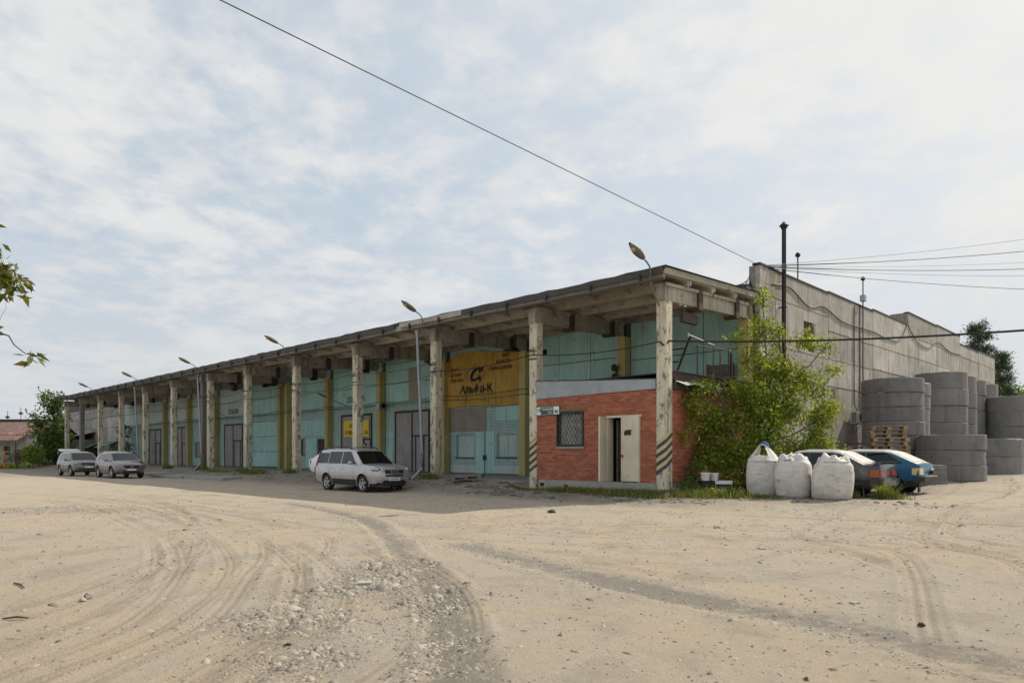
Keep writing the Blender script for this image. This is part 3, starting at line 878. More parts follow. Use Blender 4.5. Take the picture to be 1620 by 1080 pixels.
# gable side: grey panels, course by course
SEG = [(6.0, 6.88, [0, 1.6, 4.12, 5.32, 7.19, 8.22]), (6.9, 12.9, [0, 1.6, 4.12, 5.32, 7.19, 8.22]), (12.9, 18.9, [0, 1.6, 4.12, 5.35, 6.60, 8.28]), (18.9, 24.9, [0, 1.6, 4.12, 5.40, 6.62, 8.36]),
       (24.9, 30.9, [0, 1.8, 4.2, 5.45, 6.66, 7.85, 9.08]), (30.9, 36.8, [0, 1.8, 4.2, 5.45, 6.66, 7.85, 9.14]), (36.8, 42.5, [0, 1.8, 4.2, 5.45, 6.66, 7.85, 8.62]), (42.5, 48.2, [0, 1.8, 4.2, 5.45, 6.66, 7.85, 8.72])]
for si, (a, b, zs) in enumerate(SEG):
    for c, d in zip(zs[:-1], zs[1:]):
        hs = []
        if si == 1 and c == 5.32: hs = [(10.17, 11.3, 5.42, 6.66)]
        if si == 1 and c in (0, 1.6): hs = [(10.75, 11.75, 0.0, 2.9)]
        spanel(a, b, c if c else -.45, d, MAT['panel'], .03 if si == 0 else random.uniform(0, .008), hs)
    for c in zs[1:-1]:
        m = MB(); m.box(.30, .372, a + .02, b - .02, c - .016, c + .016); m.build('joint', MAT['jointm'], WH)
    m = MB(); m.box(.30, .358, b - .022, b + .022, -.4, zs[-1] - .02); m.build('joint', MAT['jointd'], WH)
    m = MB(); m.box(.10, .385 if si else .42, a - (.04 if si == 0 else 0), b - .004, zs[-1], zs[-1] + .07); m.build('coping', MAT['felt'], WH)
m = MB(); m.box(-.04, .18, 6.0, 6.5, 7.4, 8.2); m.box(-.6, .18, 24.85, 25.1, 8.1, 9.1); m.box(-6, .18, 36.7, 36.8, 8.1, 9.1)
m.box(-98, -.05, 6.0, 6.2, 7.405, 7.50); m.build('parapet_return', MAT['panel'], WH)
m = MB(); m.box(-98.1, -.4, 5.93, 6.25, 7.50, 7.55); m.build('coping', MAT['felt'], WH)
# louvred opening high up, door and blocked opening low down
m = MB()
for z in np.arange(5.46, 6.62, .085):
    m.hexa([(.20, 10.20, z), (.30, 10.20, z - .04), (.30, 11.27, z - .04), (.20, 11.27, z), (.20, 10.20, z + .02), (.30, 10.20, z - .02), (.30, 11.27, z - .02), (.20, 11.27, z + .02)])
m.build('louvre', MAT['wood_old'], WH)
m = MB(); m.box(.25, .30, 10.80, 11.70, -.2, 2.85); m.build('side_door', MAT['blue_sheet'], WH)
m = MB(); m.box(.351, .50, 11.76, 12.0, -.4, 3.0); m.box(.351, .45, 12.0, 13.45, 2.78, 3.0); m.box(.351, .42, 12.0, 13.45, 1.50, 1.58); m.build('door_surround', MAT['plinth'], WH)
m = MB(); m.box(.351, .385, 12.02, 13.2, 1.6, 2.76); m.build('infill_board', MAT['beige'], WH)
m = MB(); m.box(.351, .38, 12.02, 13.2, .2, 1.48); m.build('infill_board', MAT['plinth'], WH)
for k in range(5):
    m = MB(); m.box(.351, .39, 13.24, 13.44, 1.62 + k * .23, 1.80 + k * .23); m.build('brick', MAT['plinth'], WH)
m = MB()
for i in range(4):
    for j in range(6): m.box(.351, .358, 13.24 + i * .14, 13.34 + i * .14, 3.58 + j * .075, 3.62 + j * .075)
m.build('vent_grille', MAT['dark'], WH)
# concrete platform inside the arcade
m = MB(); m.box(-73, .10, .3, 5.99, -.6, -.012); m.build('platform', MAT['apron'], WH)
for x in np.arange(-6.3, -72, -6.0):
    m = MB(); m.box(x + .02, x - 5.98, -.52 + random.uniform(-.05, .05), .29, -.5, -.02 + random.uniform(-.015, .015)); m.build('kerb_slab', MAT['apron'], WH)
# ------------------------------------------------------------------ red brick annex in the corner bay
AN = thing('brick_annex', 'red brick annex with barred window and open cream door built into the corner bay', 'annex', OB, RB)
BX0, BX1 = -5.41, -.19
FY = -.17
WIN = (-4.42, -3.17, 1.30, 2.56); DOOR = (-2.13, -.84, .10, 2.26)
m = MB()
holes_wall(m, BX0, BX1, .10, 3.12, [WIN, DOOR], lambda a, b, c, d: m.box(a, b, FY + .012, .08, c, d))
wall_f = m.build('front_wall', MAT['mortar'], AN)
m = MB(); m.box(-.06, .158, .19, 5.25, .10, 3.12); wall_s = m.build('side_wall', MAT['mortar'], AN)
BL, BH, J = .25, .064, .0135
mb_b = MB(); mb_b.box(0, BL, 0, .03, 0, BH); brick_me = mb_b.mesh('brick', MAT['brick'])
cand = []; rest = MB()
for r_ in range(39):
    z = .108 + r_ * (BH + J)
    if z + BH > 3.12: break
    off = (r_ % 2) * (BL + J) / 2 + [0, .03, -.02][r_ % 3]
    x = BX1 - .004 + off
    while x > BX0:
        b = min(x, BX1 - .004); a = max(x - BL, BX0 + .004)
        segs = [(a, b)]
        for h in (WIN, DOOR):
            if h[2] - .02 < z + BH / 2 < h[3] + .01:
                ns = []
                for p, q in segs:
                    if q <= h[0] or p >= h[1]: ns.append((p, q)); continue
                    if p < h[0]: ns.append((p, h[0] - .004))
                    if q > h[1]: ns.append((h[1] + .004, q))
                segs = ns
        for p, q in segs:
            if q - p > .035: cand.append((p, q, z))
        x -= BL + J
cand.sort(key=lambda c: -(c[0] + c[1]))
for i, (p, q, z) in enumerate(cand):
    dy = random.uniform(-.003, .003)
    if i < 300:
        o = obj('brick', brick_me, wall_f); o.location = (p, FY + dy, z); o.scale = ((q - p) / BL, 1, 1)
    else: rest.box(p, q, FY + dy, FY + .03, z, z + BH)
for r_ in range(39):
    z = .108 + r_ * (BH + J)
    if z + BH > 3.12: break
    y = .20 - (r_ % 2) * (BL + J) / 2
    while y < 5.24:
        a, b = max(y, .20), min(y + BL, 5.24); dx = random.uniform(-.003, .003)
        if b - a > .03: rest.box(.14, .17 + dx, a, b, z, z + BH)
        y += BL + J
struct(rest.build('brickwork', MAT['brick_i'], AN), 'stuff')
# plinth, roof slab, galvanised band
m = MB(); m.box(BX0 + .16, BX1 - .0, -.26, .1, -.5, .095); m.build('plinth', MAT['plinth'], AN)
m = MB(); m.box(BX0 + .25, BX0 + .45, -.262, -.2, -.14, -.02); m.box(-4.0, -3.82, -.262, -.2, -.16, -.04); m.build('plinth_vent', MAT['dark'], AN)
m = MB(); m.box(-.19, .20, .19, 5.3, -.5, .095); m.build('plinth', MAT['plinth'], AN)
m = MB(); m.box(-5.39, -.20, -.14, 5.3, 3.125, 3.36); m.box(-.20, .26, .21, 5.3, 3.125, 3.36); m.build('roof', MAT['felt'], AN)
m = MB(); m.prism([(-5.40, 3.08), (-2.4, 3.12), (-.20, 3.135), (-.20, 3.45), (-2.4, 3.56), (-5.40, 3.74)], -.205, -.19, 'y'); m.build('sheet_band', MAT['galv'], AN)
m = MB(); m.hexa([(-5.40, -.23, 3.74), (-.2, -.23, 3.45), (-.2, .5, 3.47), (-5.4, .5, 3.74), (-5.40, -.23, 3.77), (-.2, -.23, 3.48), (-.2, .5, 3.50), (-5.4, .5, 3.77)]); m.build('roof_edge', MAT['felt'], AN)
m = MB()
for k in range(7):
    y = .3 + k * .33; m.hexa([(.20, y, 3.40 - .03 * (k % 2)), (.62, y + .05, 3.22 + .05 * (k % 3)), (.60, y + .36, 3.20 + .06 * ((k + 1) % 3)), (.20, y + .33, 3.40),
                              (.20, y, 3.415 - .03 * (k % 2)), (.62, y + .05, 3.235 + .05 * (k % 3)), (.60, y + .36, 3.215 + .06 * ((k + 1) % 3)), (.20, y + .33, 3.415)])
m.build('torn_eave_sheet', MAT['whitewash'], AN)
# interior
m = MB(); m.box(-5.3, -.2, 1.9, 1.96, .0, 3.1); m.box(-5.3, -.2, .1, 1.9, -.02, .06); m.build('inner_wall', MAT['dark'], AN)
# window
w0, w1, w2, w3 = WIN
m = MB(); t = .06
m.box(w0, w1, FY - .03, FY + .06, w2, w2 + t); m.box(w0, w1, FY - .03, FY + .06, w3 - t, w3); m.box(w0, w0 + t, FY - .03, FY + .06, w2 + t, w3 - t); m.box(w1 - t, w1, FY - .03, FY + .06, w2 + t, w3 - t)
wo = m.build('window', MAT['black'], AN)
m = MB(); m.box(w0 + t, w1 - t, .0, .008, w2 + t, w3 - t); m.box(w0 + .02, w1 - .02, .009, .03, (w2 + w3) / 2 + .2, (w2 + w3) / 2 + .24); m.build('pane', MAT['glass'], wo)
m = MB(); m.grid(lambda i, j: (w0 + .1 + (w1 - w0 - .2) * i / 60, -.035 + .03 * math.sin(i * 1.1 + .4 * math.sin(i * .3)), w2 + .08 + (w3 - w2 - .16) * j), 61, 2); m.build('curtain', MAT['curtain'], wo, 60)
m = MB()
def clipseg(x0, z0, x1, z1):
    return [(x0, FY - .012, z0), (x1, FY - .012, z1)]
W_, H_ = w1 - w0 - 2 * t, w3 - w2 - 2 * t
for s in (1, -1):
    for k in range(-7, 14):
        pts = []
        x = k * .155
        # line u + s*v*0.62 = const clipped to the opening
        cl = []
        for n_ in range(41):
            v = H_ * n_ / 40; u = x + (v * .62 if s > 0 else (H_ - v) * .62)
            if 0 <= u <= W_: cl.append((w0 + t + u, FY - .012, w2 + t + v))
        if len(cl) > 1: m.tube([cl[0], cl[-1]], .007, 5)
m.build('grille', MAT['black'], wo)
m = MB(); m.box(w0 - .01, w1 + .05, FY - .06, FY + .05, w2 - .075, w2 - .003); m.build('sill', MAT['plinth'], wo)
m = MB(); m.hexa([(w0 + .18, FY - .04, w3 + .012), (w1 + .12, FY - .04, w3 + .045), (w1 + .12, FY + .02, w3 + .045), (w0 + .18, FY + .02, w3 + .012),
                  (w0 + .18, FY - .04, w3 + .085), (w1 + .12, FY - .04, w3 + .12), (w1 + .12, FY + .02, w3 + .12), (w0 + .18, FY + .02, w3 + .085)]); m.build('lintel', MAT['olive'], AN)
# double steel door, left leaf swung out
d0, d1, d2, d3 = DOOR
m = MB(); m.box(d0 - .04, d0 + .05, FY - .03, .08, d2, d3); m.box(d1 - .05, d1 + .04, FY - .03, .08, d2, d3); m.box(d0 - .04, d1 + .08, FY - .03, .08, d3, d3 + .07)
df = m.build('door_frame', MAT['cream_door'], AN)
m = MB(); m.box(-1.52, d1 + .03, FY - .065, FY - .035, d2 + .03, d3 + .04); m.box(-1.52, -1.48, FY - .08, FY - .066, d2 + .03, d3 + .04); m.box(d1 - .01, d1 + .03, FY - .08, FY - .066, d2 + .03, d3 + .04)
dl = m.build('door_leaf', MAT['cream_door'], AN)
m = MB(); m.box(-1.40, -1.12, FY - .072, FY - .066, 1.66, 1.80); m.box(-1.33, -1.10, FY - .072, FY - .066, 1.80, 1.84); m.build('notice_plate', MAT['black'], dl)
m = MB(); m.box(-1.50, -1.43, FY - .10, FY - .066, .93, .97); m.box(-1.48, -1.45, FY - .12, FY - .066, .97, 1.02); m.build('padlock', MAT['red'], dl)
for z in (.55, 1.75):
    m = MB(); m.box(d1 - .02, d1 + .05, FY - .10, FY - .081, z, z + .09); m.build('hinge', MAT['cream_door'], dl)
a = R(77); dxx, dyy = math.cos(a), -math.sin(a)
hx, hy = d0 + .0, FY - .04
m = MB(); m.obox((hx + dxx * .33, hy + dyy * .33, (d2 + d3) / 2 + .03), (dxx, dyy, 0), (-dyy, dxx, 0), (0, 0, 1), .33, .016, (d3 - d2) / 2)
nx_, ny_ = -dyy, dxx
for s_ in (0.02, .64):
    m.obox((hx + dxx * s_ + nx_ * .03, hy + dyy * s_ + ny_ * .03, (d2 + d3) / 2 + .03), (dxx, dyy, 0), (nx_, ny_, 0), (0, 0, 1), .02, .014, (d3 - d2) / 2)
for z in (d2 + .05, d3 + .0):
    m.obox((hx + dxx * .33 + nx_ * .03, hy + dyy * .33 + ny_ * .03, z), (dxx, dyy, 0), (nx_, ny_, 0), (0, 0, 1), .29, .014, .02)
m.build('door_leaf', MAT['cream_door'], AN)
m = MB(); m.box(d0 + .1, d0 + .16, .2, .9, .1, 2.2); m.box(d0 + .3, d0 + .36, .25, .31, .1, 2.2); m.build('inner_door', MAT['wood_old'], AN)
m = MB(); m.box(d0 - .1, d1 + .1, -.60, -.265, -.5, -.10); m.build('doorstep', MAT['plinth'], AN)

# address plate
SG = thing('address_sign', 'green street sign with white number plates on the brick wall', 'sign', LW(-5.40, FY - .03, 2.46), RB)
m = MB(); m.box(0, 1.15, -.012, .005, 0, .33); m.build('backplate', MAT['navy'], SG)
m = MB(); m.box(.02, .24, -.018, -.0125, .02, .31); m.build('number_plate', MAT['white'], SG)
m = MB(); m.box(.86, 1.13, -.018, -.0125, .02, .31); m.build('number_plate', MAT['white'], SG)
m = MB(); m.box(.25, .85, -.018, -.0125, .02, .31); m.build('name_plate', MAT['greenp'], SG)
m = MB(); m.box(.255, .845, -.0195, -.0185, .022, .032); m.box(.255, .845, -.0195, -.0185, .298, .308); m.build('rule', MAT['white'], SG)
lettering('19', .20, MAT['navy'], SG, .045, -.021, .115, bold=.003, width=.165)
lettering('ТРОИЦКИЙ', .12, MAT['white'], SG, .285, -.021, .175, width=.53)
lettering('тракт', .10, MAT['white'], SG, .60, -.021, .075, width=.21)
lettering('40', .17, MAT['navy'], SG, .90, -.021, .065, bold=.003, width=.19)

# steel gallery above the annex, gable side
GA = thing('steel_gallery', 'dark rusty steel gallery floor with broken railing above the brick annex', 'gallery', OB, RB)
m = MB(); m.box(.02, .17, .25, 5.2, 3.46, 3.70); m.box(-.04, .23, .25, 5.2, 3.70, 3.72); m.box(-.04, .23, .25, 5.2, 3.44, 3.46); m.build('edge_beam', MAT['steel_brown'], GA)
m = MB(); m.box(-5.2, -.05, .25, 5.3, 3.66, 3.70); m.build('deck', MAT['steel_brown'], GA)
m = MB(); m.box(.15, .9, 3.6, 5.1, 3.50, 3.58); m.build('step_plate', MAT['steel_brown'], GA)
for k, y in enumerate((1.9, 3.0, 3.5, 4.1, 4.3)):
    m = MB(); m.tube([(.10, y, 3.72), (.10, y + random.uniform(-.03, .03), 4.72 + .15 * (k % 2))], .022 if k != 4 else .05, 6); m.build('post', MAT['steel_brown'], GA)
m = MB(); m.tube([(.10, 1.9, 4.72), (.10, 4.3, 4.78)], .022, 6); m.tube([(.10, 3.0, 4.25), (.10, 4.3, 4.28)], .016, 6); m.build('handrail', MAT['steel_brown'], GA)
for y0_, y1_ in ((2.6, 1.6),):
    m = MB(); m.tube([(-1.9, y0_ + 2.3, 5.7), (-1.9, y1_ + 2.0, 3.72)], .045, 6); m.tube([(-1.9, 4.0, 4.55), (-2.9, 4.0, 4.6)], .03, 6); m.tube([(-1.9, 4.4, 5.1), (-2.9, 4.4, 5.1)], .03, 6); m.build('brace', MAT['steel_brown'], GA)
m = MB(); m.box(-1.6, -.5, 5.60, 5.70, 3.75, 4.5); m.box(-1.6, -1.5, 5.55, 5.62, 3.72, 4.55); m.box(-.6, -.5, 5.55, 5.62, 3.72, 4.55); m.build('window_frame', MAT['wood_old'], GA)
m = MB(); m.box(-.12, -.02, 1.2, 1.26, 5.75, 5.90); m.box(-.14, 0, 1.15, 2.1, 5.45, 5.78); m.build('hanging_plate', MAT['steel_brown'], GA)
for y in (1.22, 1.52):
    m = MB(); m.lathe([(.001, 0), (.045, 0), (.05, .05), (.025, .07), (.04, .09), (.04, .14), (.001, .15)], 10, 'z', (.06, y - .35, 5.93)); m.build('insulator', MAT['white'], GA, 40)
m = MB(); m.tube([(.22, 1.1, 4.98), (.30, 2.7, 4.78)], .022, 6); m.tube([(.22, 1.1, 4.9), (.22, 1.1, 5.05)], .03, 6); m.build('tension_rod', MAT['galv'], GA)

# ------------------------------------------------------------------ banner and yellow sign
BN = thing('banner', 'large faded yellow banner with blue logo hung above the bricked windows', 'banner', LW(-17.45, 5.70, 3.56), RB)
BW, BHt = 5.55, 2.95
def banner_y(u, v):
    return -.03 - .030 * math.sin(u * 3.1 + 2 * v) * v - .02 * math.sin(u * 9 + v * 5) - .05 * max(0, 1 - abs(u - 3.2) / 1.6) * max(0, 1 - v / .7) * (1 + math.sin(u * 6 + v * 9)) \
        - .018 * math.sin((u - v * .8) * 14) * (.3 + .7 * abs(v - .5 * BHt) / BHt)
def banner_top(u):
    t = u / BW
    return BHt - .36 + .36 * math.sin(min(1, t / .35) * math.pi / 2) - .22 * max(0, t - .35) / .65 - .05 * abs(math.sin(t * 14))
m = MB(); m.grid(lambda i, j: (BW * i / 70, banner_y(BW * i / 70, banner_top(BW * i / 70) * j / 36), banner_top(BW * i / 70) * j / 36 + .05 * math.sin(i * .09)), 71, 37)
cl = m.build('cloth', MAT['banner'], BN, 80)
def on_banner(o):
    """drape flat lettering over the cloth's folds"""
    me = o.data; mw = o.matrix_basis
    bm = bmesh.new(); bm.from_mesh(me); bmesh.ops.triangulate(bm, faces=bm.faces)
    for _ in range(4):
        long = [e for e in bm.edges if e.calc_length() * max(o.scale) > .07]
        if not long: break
        bmesh.ops.subdivide_edges(bm, edges=long, cuts=1); bmesh.ops.triangulate(bm, faces=bm.faces)
    bm.to_mesh(me); bm.free()
    from_ = [mw @ v.co for v in me.vertices]
    for v, p in zip(me.vertices, from_):
        v.co = (p.x, banner_y(p.x, p.z) - .026, p.z)
    o.matrix_basis = Matrix.Identity(4)
for body, size, x, z, w in (('ЦЕНТР', .25, .22, 1.98, .80), ('ОПТОВОЙ', .25, .22, 1.68, 1.0), ('ТОРГОВЛИ', .25, .22, 1.38, 1.12)):
    o = lettering(body, size, MAT['red_print'], BN, x, 0, z, bold=.004, width=w); bpy.context.view_layer.update(); on_banner(o)
for body, size, x, z, w in (('ОБОИ', .25, 4.25, 2.42, .62), ('КАФЕЛЬ', .25, 3.85, 2.12, 1.10), ('ЛИНОЛЕУМ', .25, 3.40, 1.80, 1.62)):
    o = lettering(body, size, MAT['red_print'], BN, x, 0, z, bold=.004, width=w); bpy.context.view_layer.update(); on_banner(o)
o = lettering('Альфа-К', .62, MAT['blue_print'], BN, 1.05, 0, .72, bold=.014, width=2.55); bpy.context.view_layer.update(); on_banner(o)
o = lettering('α', 1.25, MAT['blue_print'], BN, 1.75, 0, 1.36, bold=.02, shear=.35, width=1.05); bpy.context.view_layer.update(); on_banner(o)
m = MB()
el = [(2.3 + .62 * math.cos(a), banner_y(2.3 + .62 * math.cos(a), 1.68 + .42 * math.sin(a)) - .008, 1.68 + .42 * math.sin(a)) for a in np.linspace(0, 2 * math.pi, 41)]
m.tube(el, .010, 4, False)
for k in range(4):
    A = [(1.45, 1.68), (2.3, 2.3), (3.15, 1.68), (2.3, 1.06), (1.45, 1.68)]
    a, b = A[k], A[k + 1]
    m.tube([(a[0] + (b[0] - a[0]) * t / 12, banner_y(a[0] + (b[0] - a[0]) * t / 12, a[1] + (b[1] - a[1]) * t / 12) - .008, a[1] + (b[1] - a[1]) * t / 12) for t in range(13)], .010, 4, False)
m.build('emblem_lines', MAT['red_print'], BN)

YS = thing('phone_sign', 'bright yellow phone number sign on the gate behind a column', 'sign', LW(-28.15, 5.765, 2.15), RB)
m = MB(); m.box(0, 2.9, 0, .02, 0, 1.06); m.build('board', MAT['yellow_sign'], YS)
lettering('АРЕНДА', .36, MAT['navy'], YS, .68, -.006, .60, bold=.008, width=1.55)
lettering('8 986', .40, MAT['red_print'], YS, .18, -.006, .14, bold=.008, width=.82)
lettering('2-16', .40, MAT['red_print'], YS, 2.10, -.006, .14, bold=.008, width=.70)

# ------------------------------------------------------------------ roof-edge lamps
ORD = ['nearest', 'second', 'third', 'fourth', 'fifth', 'sixth', 'seventh', 'eighth', 'ninth', 'tenth', 'eleventh', 'twelfth', 'thirteenth', 'fourteenth']
def roof_lamp(x, label, tilt, fy=-.45):
    t = thing('roof_lamp', label, 'street lamp', LW(x, -.30, 6.3), RB + tilt, 'cobra head lamps along the eave')
    m = MB(); m.tube([(0, 0, -.55), (0, -.46, .0), (0, -.50, .50), (0, -.56, .62), (0, -.72, .72), (0, -1.0, .84)], .026, 7); m.build('arm', MAT['lamp_body'], t, 50)
    m = MB()
    N = 10
    for side in (0,):
        def P(i, j):
            u = j / (N - 1); a = 2 * math.pi * i / 12
            r = .04 + .105 * math.sin(math.pi * min(1, u * .93 + .10)) ** .8
            y = -.90 - .72 * u; zc = .80 + .30 * u
            return (r * math.cos(a), y + .35 * r * math.sin(a) * .5, zc + r * .78 * math.sin(a))
        m.grid(P, 12, N, wrap=True)
    m.build('head', MAT['lamp_body'], t, 60)
    m = MB(); m.ell((0, -1.34, .955), .085, .22, .07, 10, 6); o = m.build('lens', MAT['lamp_glass'], t, 60)
    o.rotation_euler = (0, 0, 0)
    return t
LAMPS = [(-.0, .0), (-11.5, .05), (-23.6, -.04), (-35.9, .03), (-47.5, 0), (-59.5, .06), (-71, 0)]
for k, (x, tl) in enumerate(LAMPS):
    where = ['at the corner above the red brick annex', 'above the banner bay, second from the corner', 'third from the corner along the eave', 'fourth from the corner along the eave', 'fifth from the corner along the eave', 'sixth from the corner, near the far end', 'at the far left end of the roof'][k]
    roof_lamp(x, 'rusty cobra head lamp on the roof edge ' + where, tl)
# two lamps on the inner wall pointing out
for k, (x, z, lb) in enumerate(((-29.0, 4.55, 'grey wall lamp on a slanting arm beside the gate with the yellow sign'), (-47.4, 4.55, 'grey wall lamp on a slanting arm above the gate of store three'))):
    t = thing('wall_lamp', lb, 'wall lamp', LW(x + 1.2, 5.83, z - .4), RB, 'lamps on the arcade wall')
    m = MB(); m.tube([(0, 0, 0), (-.2, -.25, .15), (-.95, -1.0, .62)], .03, 6); m.build('arm', MAT['lamp_body'], t)
    m = MB(); m.ell((0, 0, 0), .10, .34, .07, 10, 7); o = m.build('head', MAT['lamp_body'], t, 60); o.location = (-1.15, -1.2, .75); o.rotation_euler = (R(-25), 0, R(-42))

# ------------------------------------------------------------------ drainpipes
for x, lb in ((-12.05, 'galvanised drainpipe with kicked out foot beside the banner bay'), (-36.0, 'galvanised drainpipe at the paired columns mid arcade'), (-48.6, 'galvanised drainpipe near the far end of the arcade')):
    t = thing('drainpipe', lb, 'drainpipe', LW(x, -.62, 0), RB, 'drainpipes on the arcade')
    m = MB(); zz = [6.15, 4.9, 3.6, 2.3, 1.2, .52]
    m.tube([(0, 0, 6.2), (0, .05, 4.9), (.02, .12, 3.6), (.05, .16, 2.3), (.07, .2, 1.1), (.08, .2, .45), (.0, .0, .18), (-.1, -.24, -.06)], .060, 12); m.build('pipe', MAT['pipe_galv'], t, 50)
    m = MB(); m.lathe([(.06, 6.12), (.066, 6.2), (.125, 6.36), (.13, 6.44), (.115, 6.44)], 14); m.build('hopper', MAT['pipe_galv'], t, 50)
    for z, yy in ((4.9, .05), (3.6, .12), (2.3, .16), (1.1, .2)):
        m = MB(); m.lathe([(.059, z), (.068, z + .003), (.068, z + .035), (.059, z + .038)], 12, 'z', (.03, yy, 0)); m.build('collar', MAT['pipe_galv'], t)

# ------------------------------------------------------------------ stove pipe, masts, air conditioner
t = thing('stove_pipe', 'tall black rusty stove pipe with conical cap against the grey end wall', 'chimney', LW(.56, 7.75, 0), RB)
m = MB(); m.tube([(-.2, 0, 3.6), (.0, 0, 3.6), (.0, 0, 3.7), (0, 0, 7.0), (0, .0, 9.95)], .085, 14); m.build('pipe', MAT['stove'], t, 50)
for z in (5.2, 6.8, 8.4):
    m = MB(); m.lathe([(.096, z), (.105, z), (.105, z + .05), (.096, z + .05)], 14); m.box(-.21, -.09, -.012, .012, z, z + .05); m.build('clamp', MAT['stove'], t)
m = MB(); m.lathe([(.19, 10.03), (.001, 10.22)], 14); m.lathe([(.19, 10.03), (.001, 10.04)], 14); m.lathe([(.10, 9.93), (.125, 9.94), (.125, 9.98), (.10, 9.98)], 14); m.tube([(.1, 0, 9.9), (.1, 0, 10.05)], .01, 4); m.tube([(-.1, 0, 9.9), (-.1, 0, 10.05)], .01, 4); m.build('cap', MAT['stove'], t)
def mast(x, y, z0, z1, label, box=False):
    t = thing('roof_mast', label, 'mast', LW(x, y, z0), RB, 'masts on the end wall')
    m = MB(); m.tube([(0, 0, 0), (0, 0, z1 - z0)], .028, 6); m.build('pole', MAT['steel_brown'], t)
    m = MB(); m.ell((0, 0, z1 - z0 + .04), .10, .10, .09, 10, 6); m.lathe([(.06, z1 - z0 - .08), (.12, z1 - z0)], 10); m.build('head', MAT['black'], t, 60)
    if box: m = MB(); m.box(-.1, .12, -.14, .14, z1 - z0 - 1.1, z1 - z0 - .8); m.build('junction_box', MAT['galv'], t)
mast(.2, 9.95, 8.0, 9.38, 'thin rusty roof mast next to the black stove pipe')
mast(.44, 17.15, 4.2, 9.62, 'thin roof mast with a small grey box on the end wall', True)
t = thing('air_conditioner', 'white air conditioner unit on a bracket on the grey end wall', 'air conditioner', LW(.36, 15.75, 2.46), RB)
m = MB(); m.box(.12, .42, -.42, .42, .03, .60); m.build('casing', MAT['white_plastic'], t)
m = MB()
for k in range(8): m.box(.16, .385, -.424, -.4205, .08 + k * .058, .115 + k * .058)
m.build('grille', MAT['black'], t)
m = MB(); m.lathe([(.001, .424), (.20, .424), (.215, .421)], 18, 'x', (0, .1, .315)); m.build('fan_guard', MAT['black'], t)
for y in (-.3, .3):
    m = MB(); m.box(0, .46, y - .02, y + .02, -.01, .028); m.box(0, .03, y - .02, y + .02, -.45, -.012); m.tube([(.02, y, -.42), (.42, y, -.012)], .014, 5); m.build('bracket', MAT['galv'], t)
m = MB(); m.tube([(.2, .30, .60), (.12, .33, .78), (.03, .33, 1.0), (.03, .33, 3.2), (.03, .33, 5.7)], .022, 6); m.build('pipework', MAT['rubber'], t)
t = thing('wall_cable', 'dark cable running down the grey end wall by the air conditioner', 'cable', LW(.36, 16.9, 0), RB)
m = MB(); m.tube([(.02, 0, 8.3), (.02, 0, 3.4), (.02, .1, 2.7)], .018, 5); m.build('conductor', MAT['rubber'], t)

# ------------------------------------------------------------------ overhead and strung cables
def cable(pts, r, label, sag=0.0, n=16, group=None, world=True):
    out = []
    pts = [Vector(p) for p in pts]
    for a, b in zip(pts[:-1], pts[1:]):
        for k in range(n):
            t = k / n; p = a.lerp(b, t); p.z -= sag * 4 * t * (1 - t); out.append(p)
    out.append(pts[-1])
    o = MB()
    b0 = out[0].copy()
    o.tube([p - b0 for p in out], r, 5)
    ob = o.build('overhead_cable' if world else 'strung_cable', MAT['rubber'], None)
    ob.location = b0
    return tag(ob, label, 'cable', group)
HC = LW(.25, 6.2, 8.25)
cable([HC, HC + (at(348, 0, 12) - HC) * 1.45], .011, 'single thin wire crossing the sky from top left to the hall corner')
RW = [(1620, 372, 34, .010, 'topmost of the thin wires running right from the hall corner'), (1620, 391, 34, .020, 'second wire from the top running right from the hall corner'),
      (1620, 409, 36, .007, 'faint third wire running right from the hall corner'), (1620, 419, 34, .020, 'fourth and thick wire running right from the hall corner'),
      (1620, 430, 35, .009, 'fifth thin wire running right from the hall corner'), (1620, 451, 34, .016, 'lowest of the wires running right from the hall corner')]
for px, py, Z, r, lb in RW:
    a = LW(.3, 6.5, 8.28 - .02 * RW.index((px, py, Z, r, lb))); b = at(px, py, Z); cable([a, a + (b - a) * 1.5], r, lb, .22)
cab = [at(560, 590, 33.5), LW(-11.52, -.26, 4.62), LW(-5.6, -.26, 4.75), LW(-.0, -.26, 4.62), LW(.22, -.1, 4.63), at(1640, 521, 17.5), at(2000, 480, 15)]
cable(cab[1:4], .018, 'dark cable strung across the first bays above the annex roof', .16)
cable(cab[3:], .030, 'thick black cable crossing in front of the grey end wall', .12)
# wires strung along the arcade columns
for lvl, dz, lb in ((4.95, .0, 'upper loose wire strung from column to column along the arcade'), (4.45, .05, 'lower loose wire strung from column to column along the arcade')):
    P_ = [LW(x, -.27, lvl + random.uniform(-.08, .08)) for x in COLX[2:]]
    cable(P_, .013, lb, .16, 8, world=False)
for lvl, lb in ((4.18, 'upper wire running along the yellow pilasters'), (4.02, 'lower wire running along the yellow pilasters')):
    P_ = [LW(x, 5.36, lvl + random.uniform(-.05, .05)) for x in COLX[1:13]]
    cable(P_, .016, lb, .10, 8, world=False)
# looping conduit on the end wall
ys = [(7.0, 7.35), (8.6, 7.55), (10.6, 7.05), (12.2, 7.3), (14.4, 6.95), (16.6, 6.95), (18.8, 7.0), (21, 6.9), (23.2, 7.1), (24.8, 8.3)]
pts = cat_rom([(a, b + .25) for a, b in ys], 6)
cable([LW(.39, a, b) for a, b in pts], .026, 'pale looping conduit slung along the top of the grey end wall', 0, 1, world=False)
pts = cat_rom([(24.8, 8.3), (26.5, 7.6), (29, 7.5), (31, 8.1), (34, 7.8), (37, 7.9)], 6)
cable([LW(.39, a, b) for a, b in pts], .022, 'thin looping cable on the raised far part of the end wall', 0, 1, world=False)
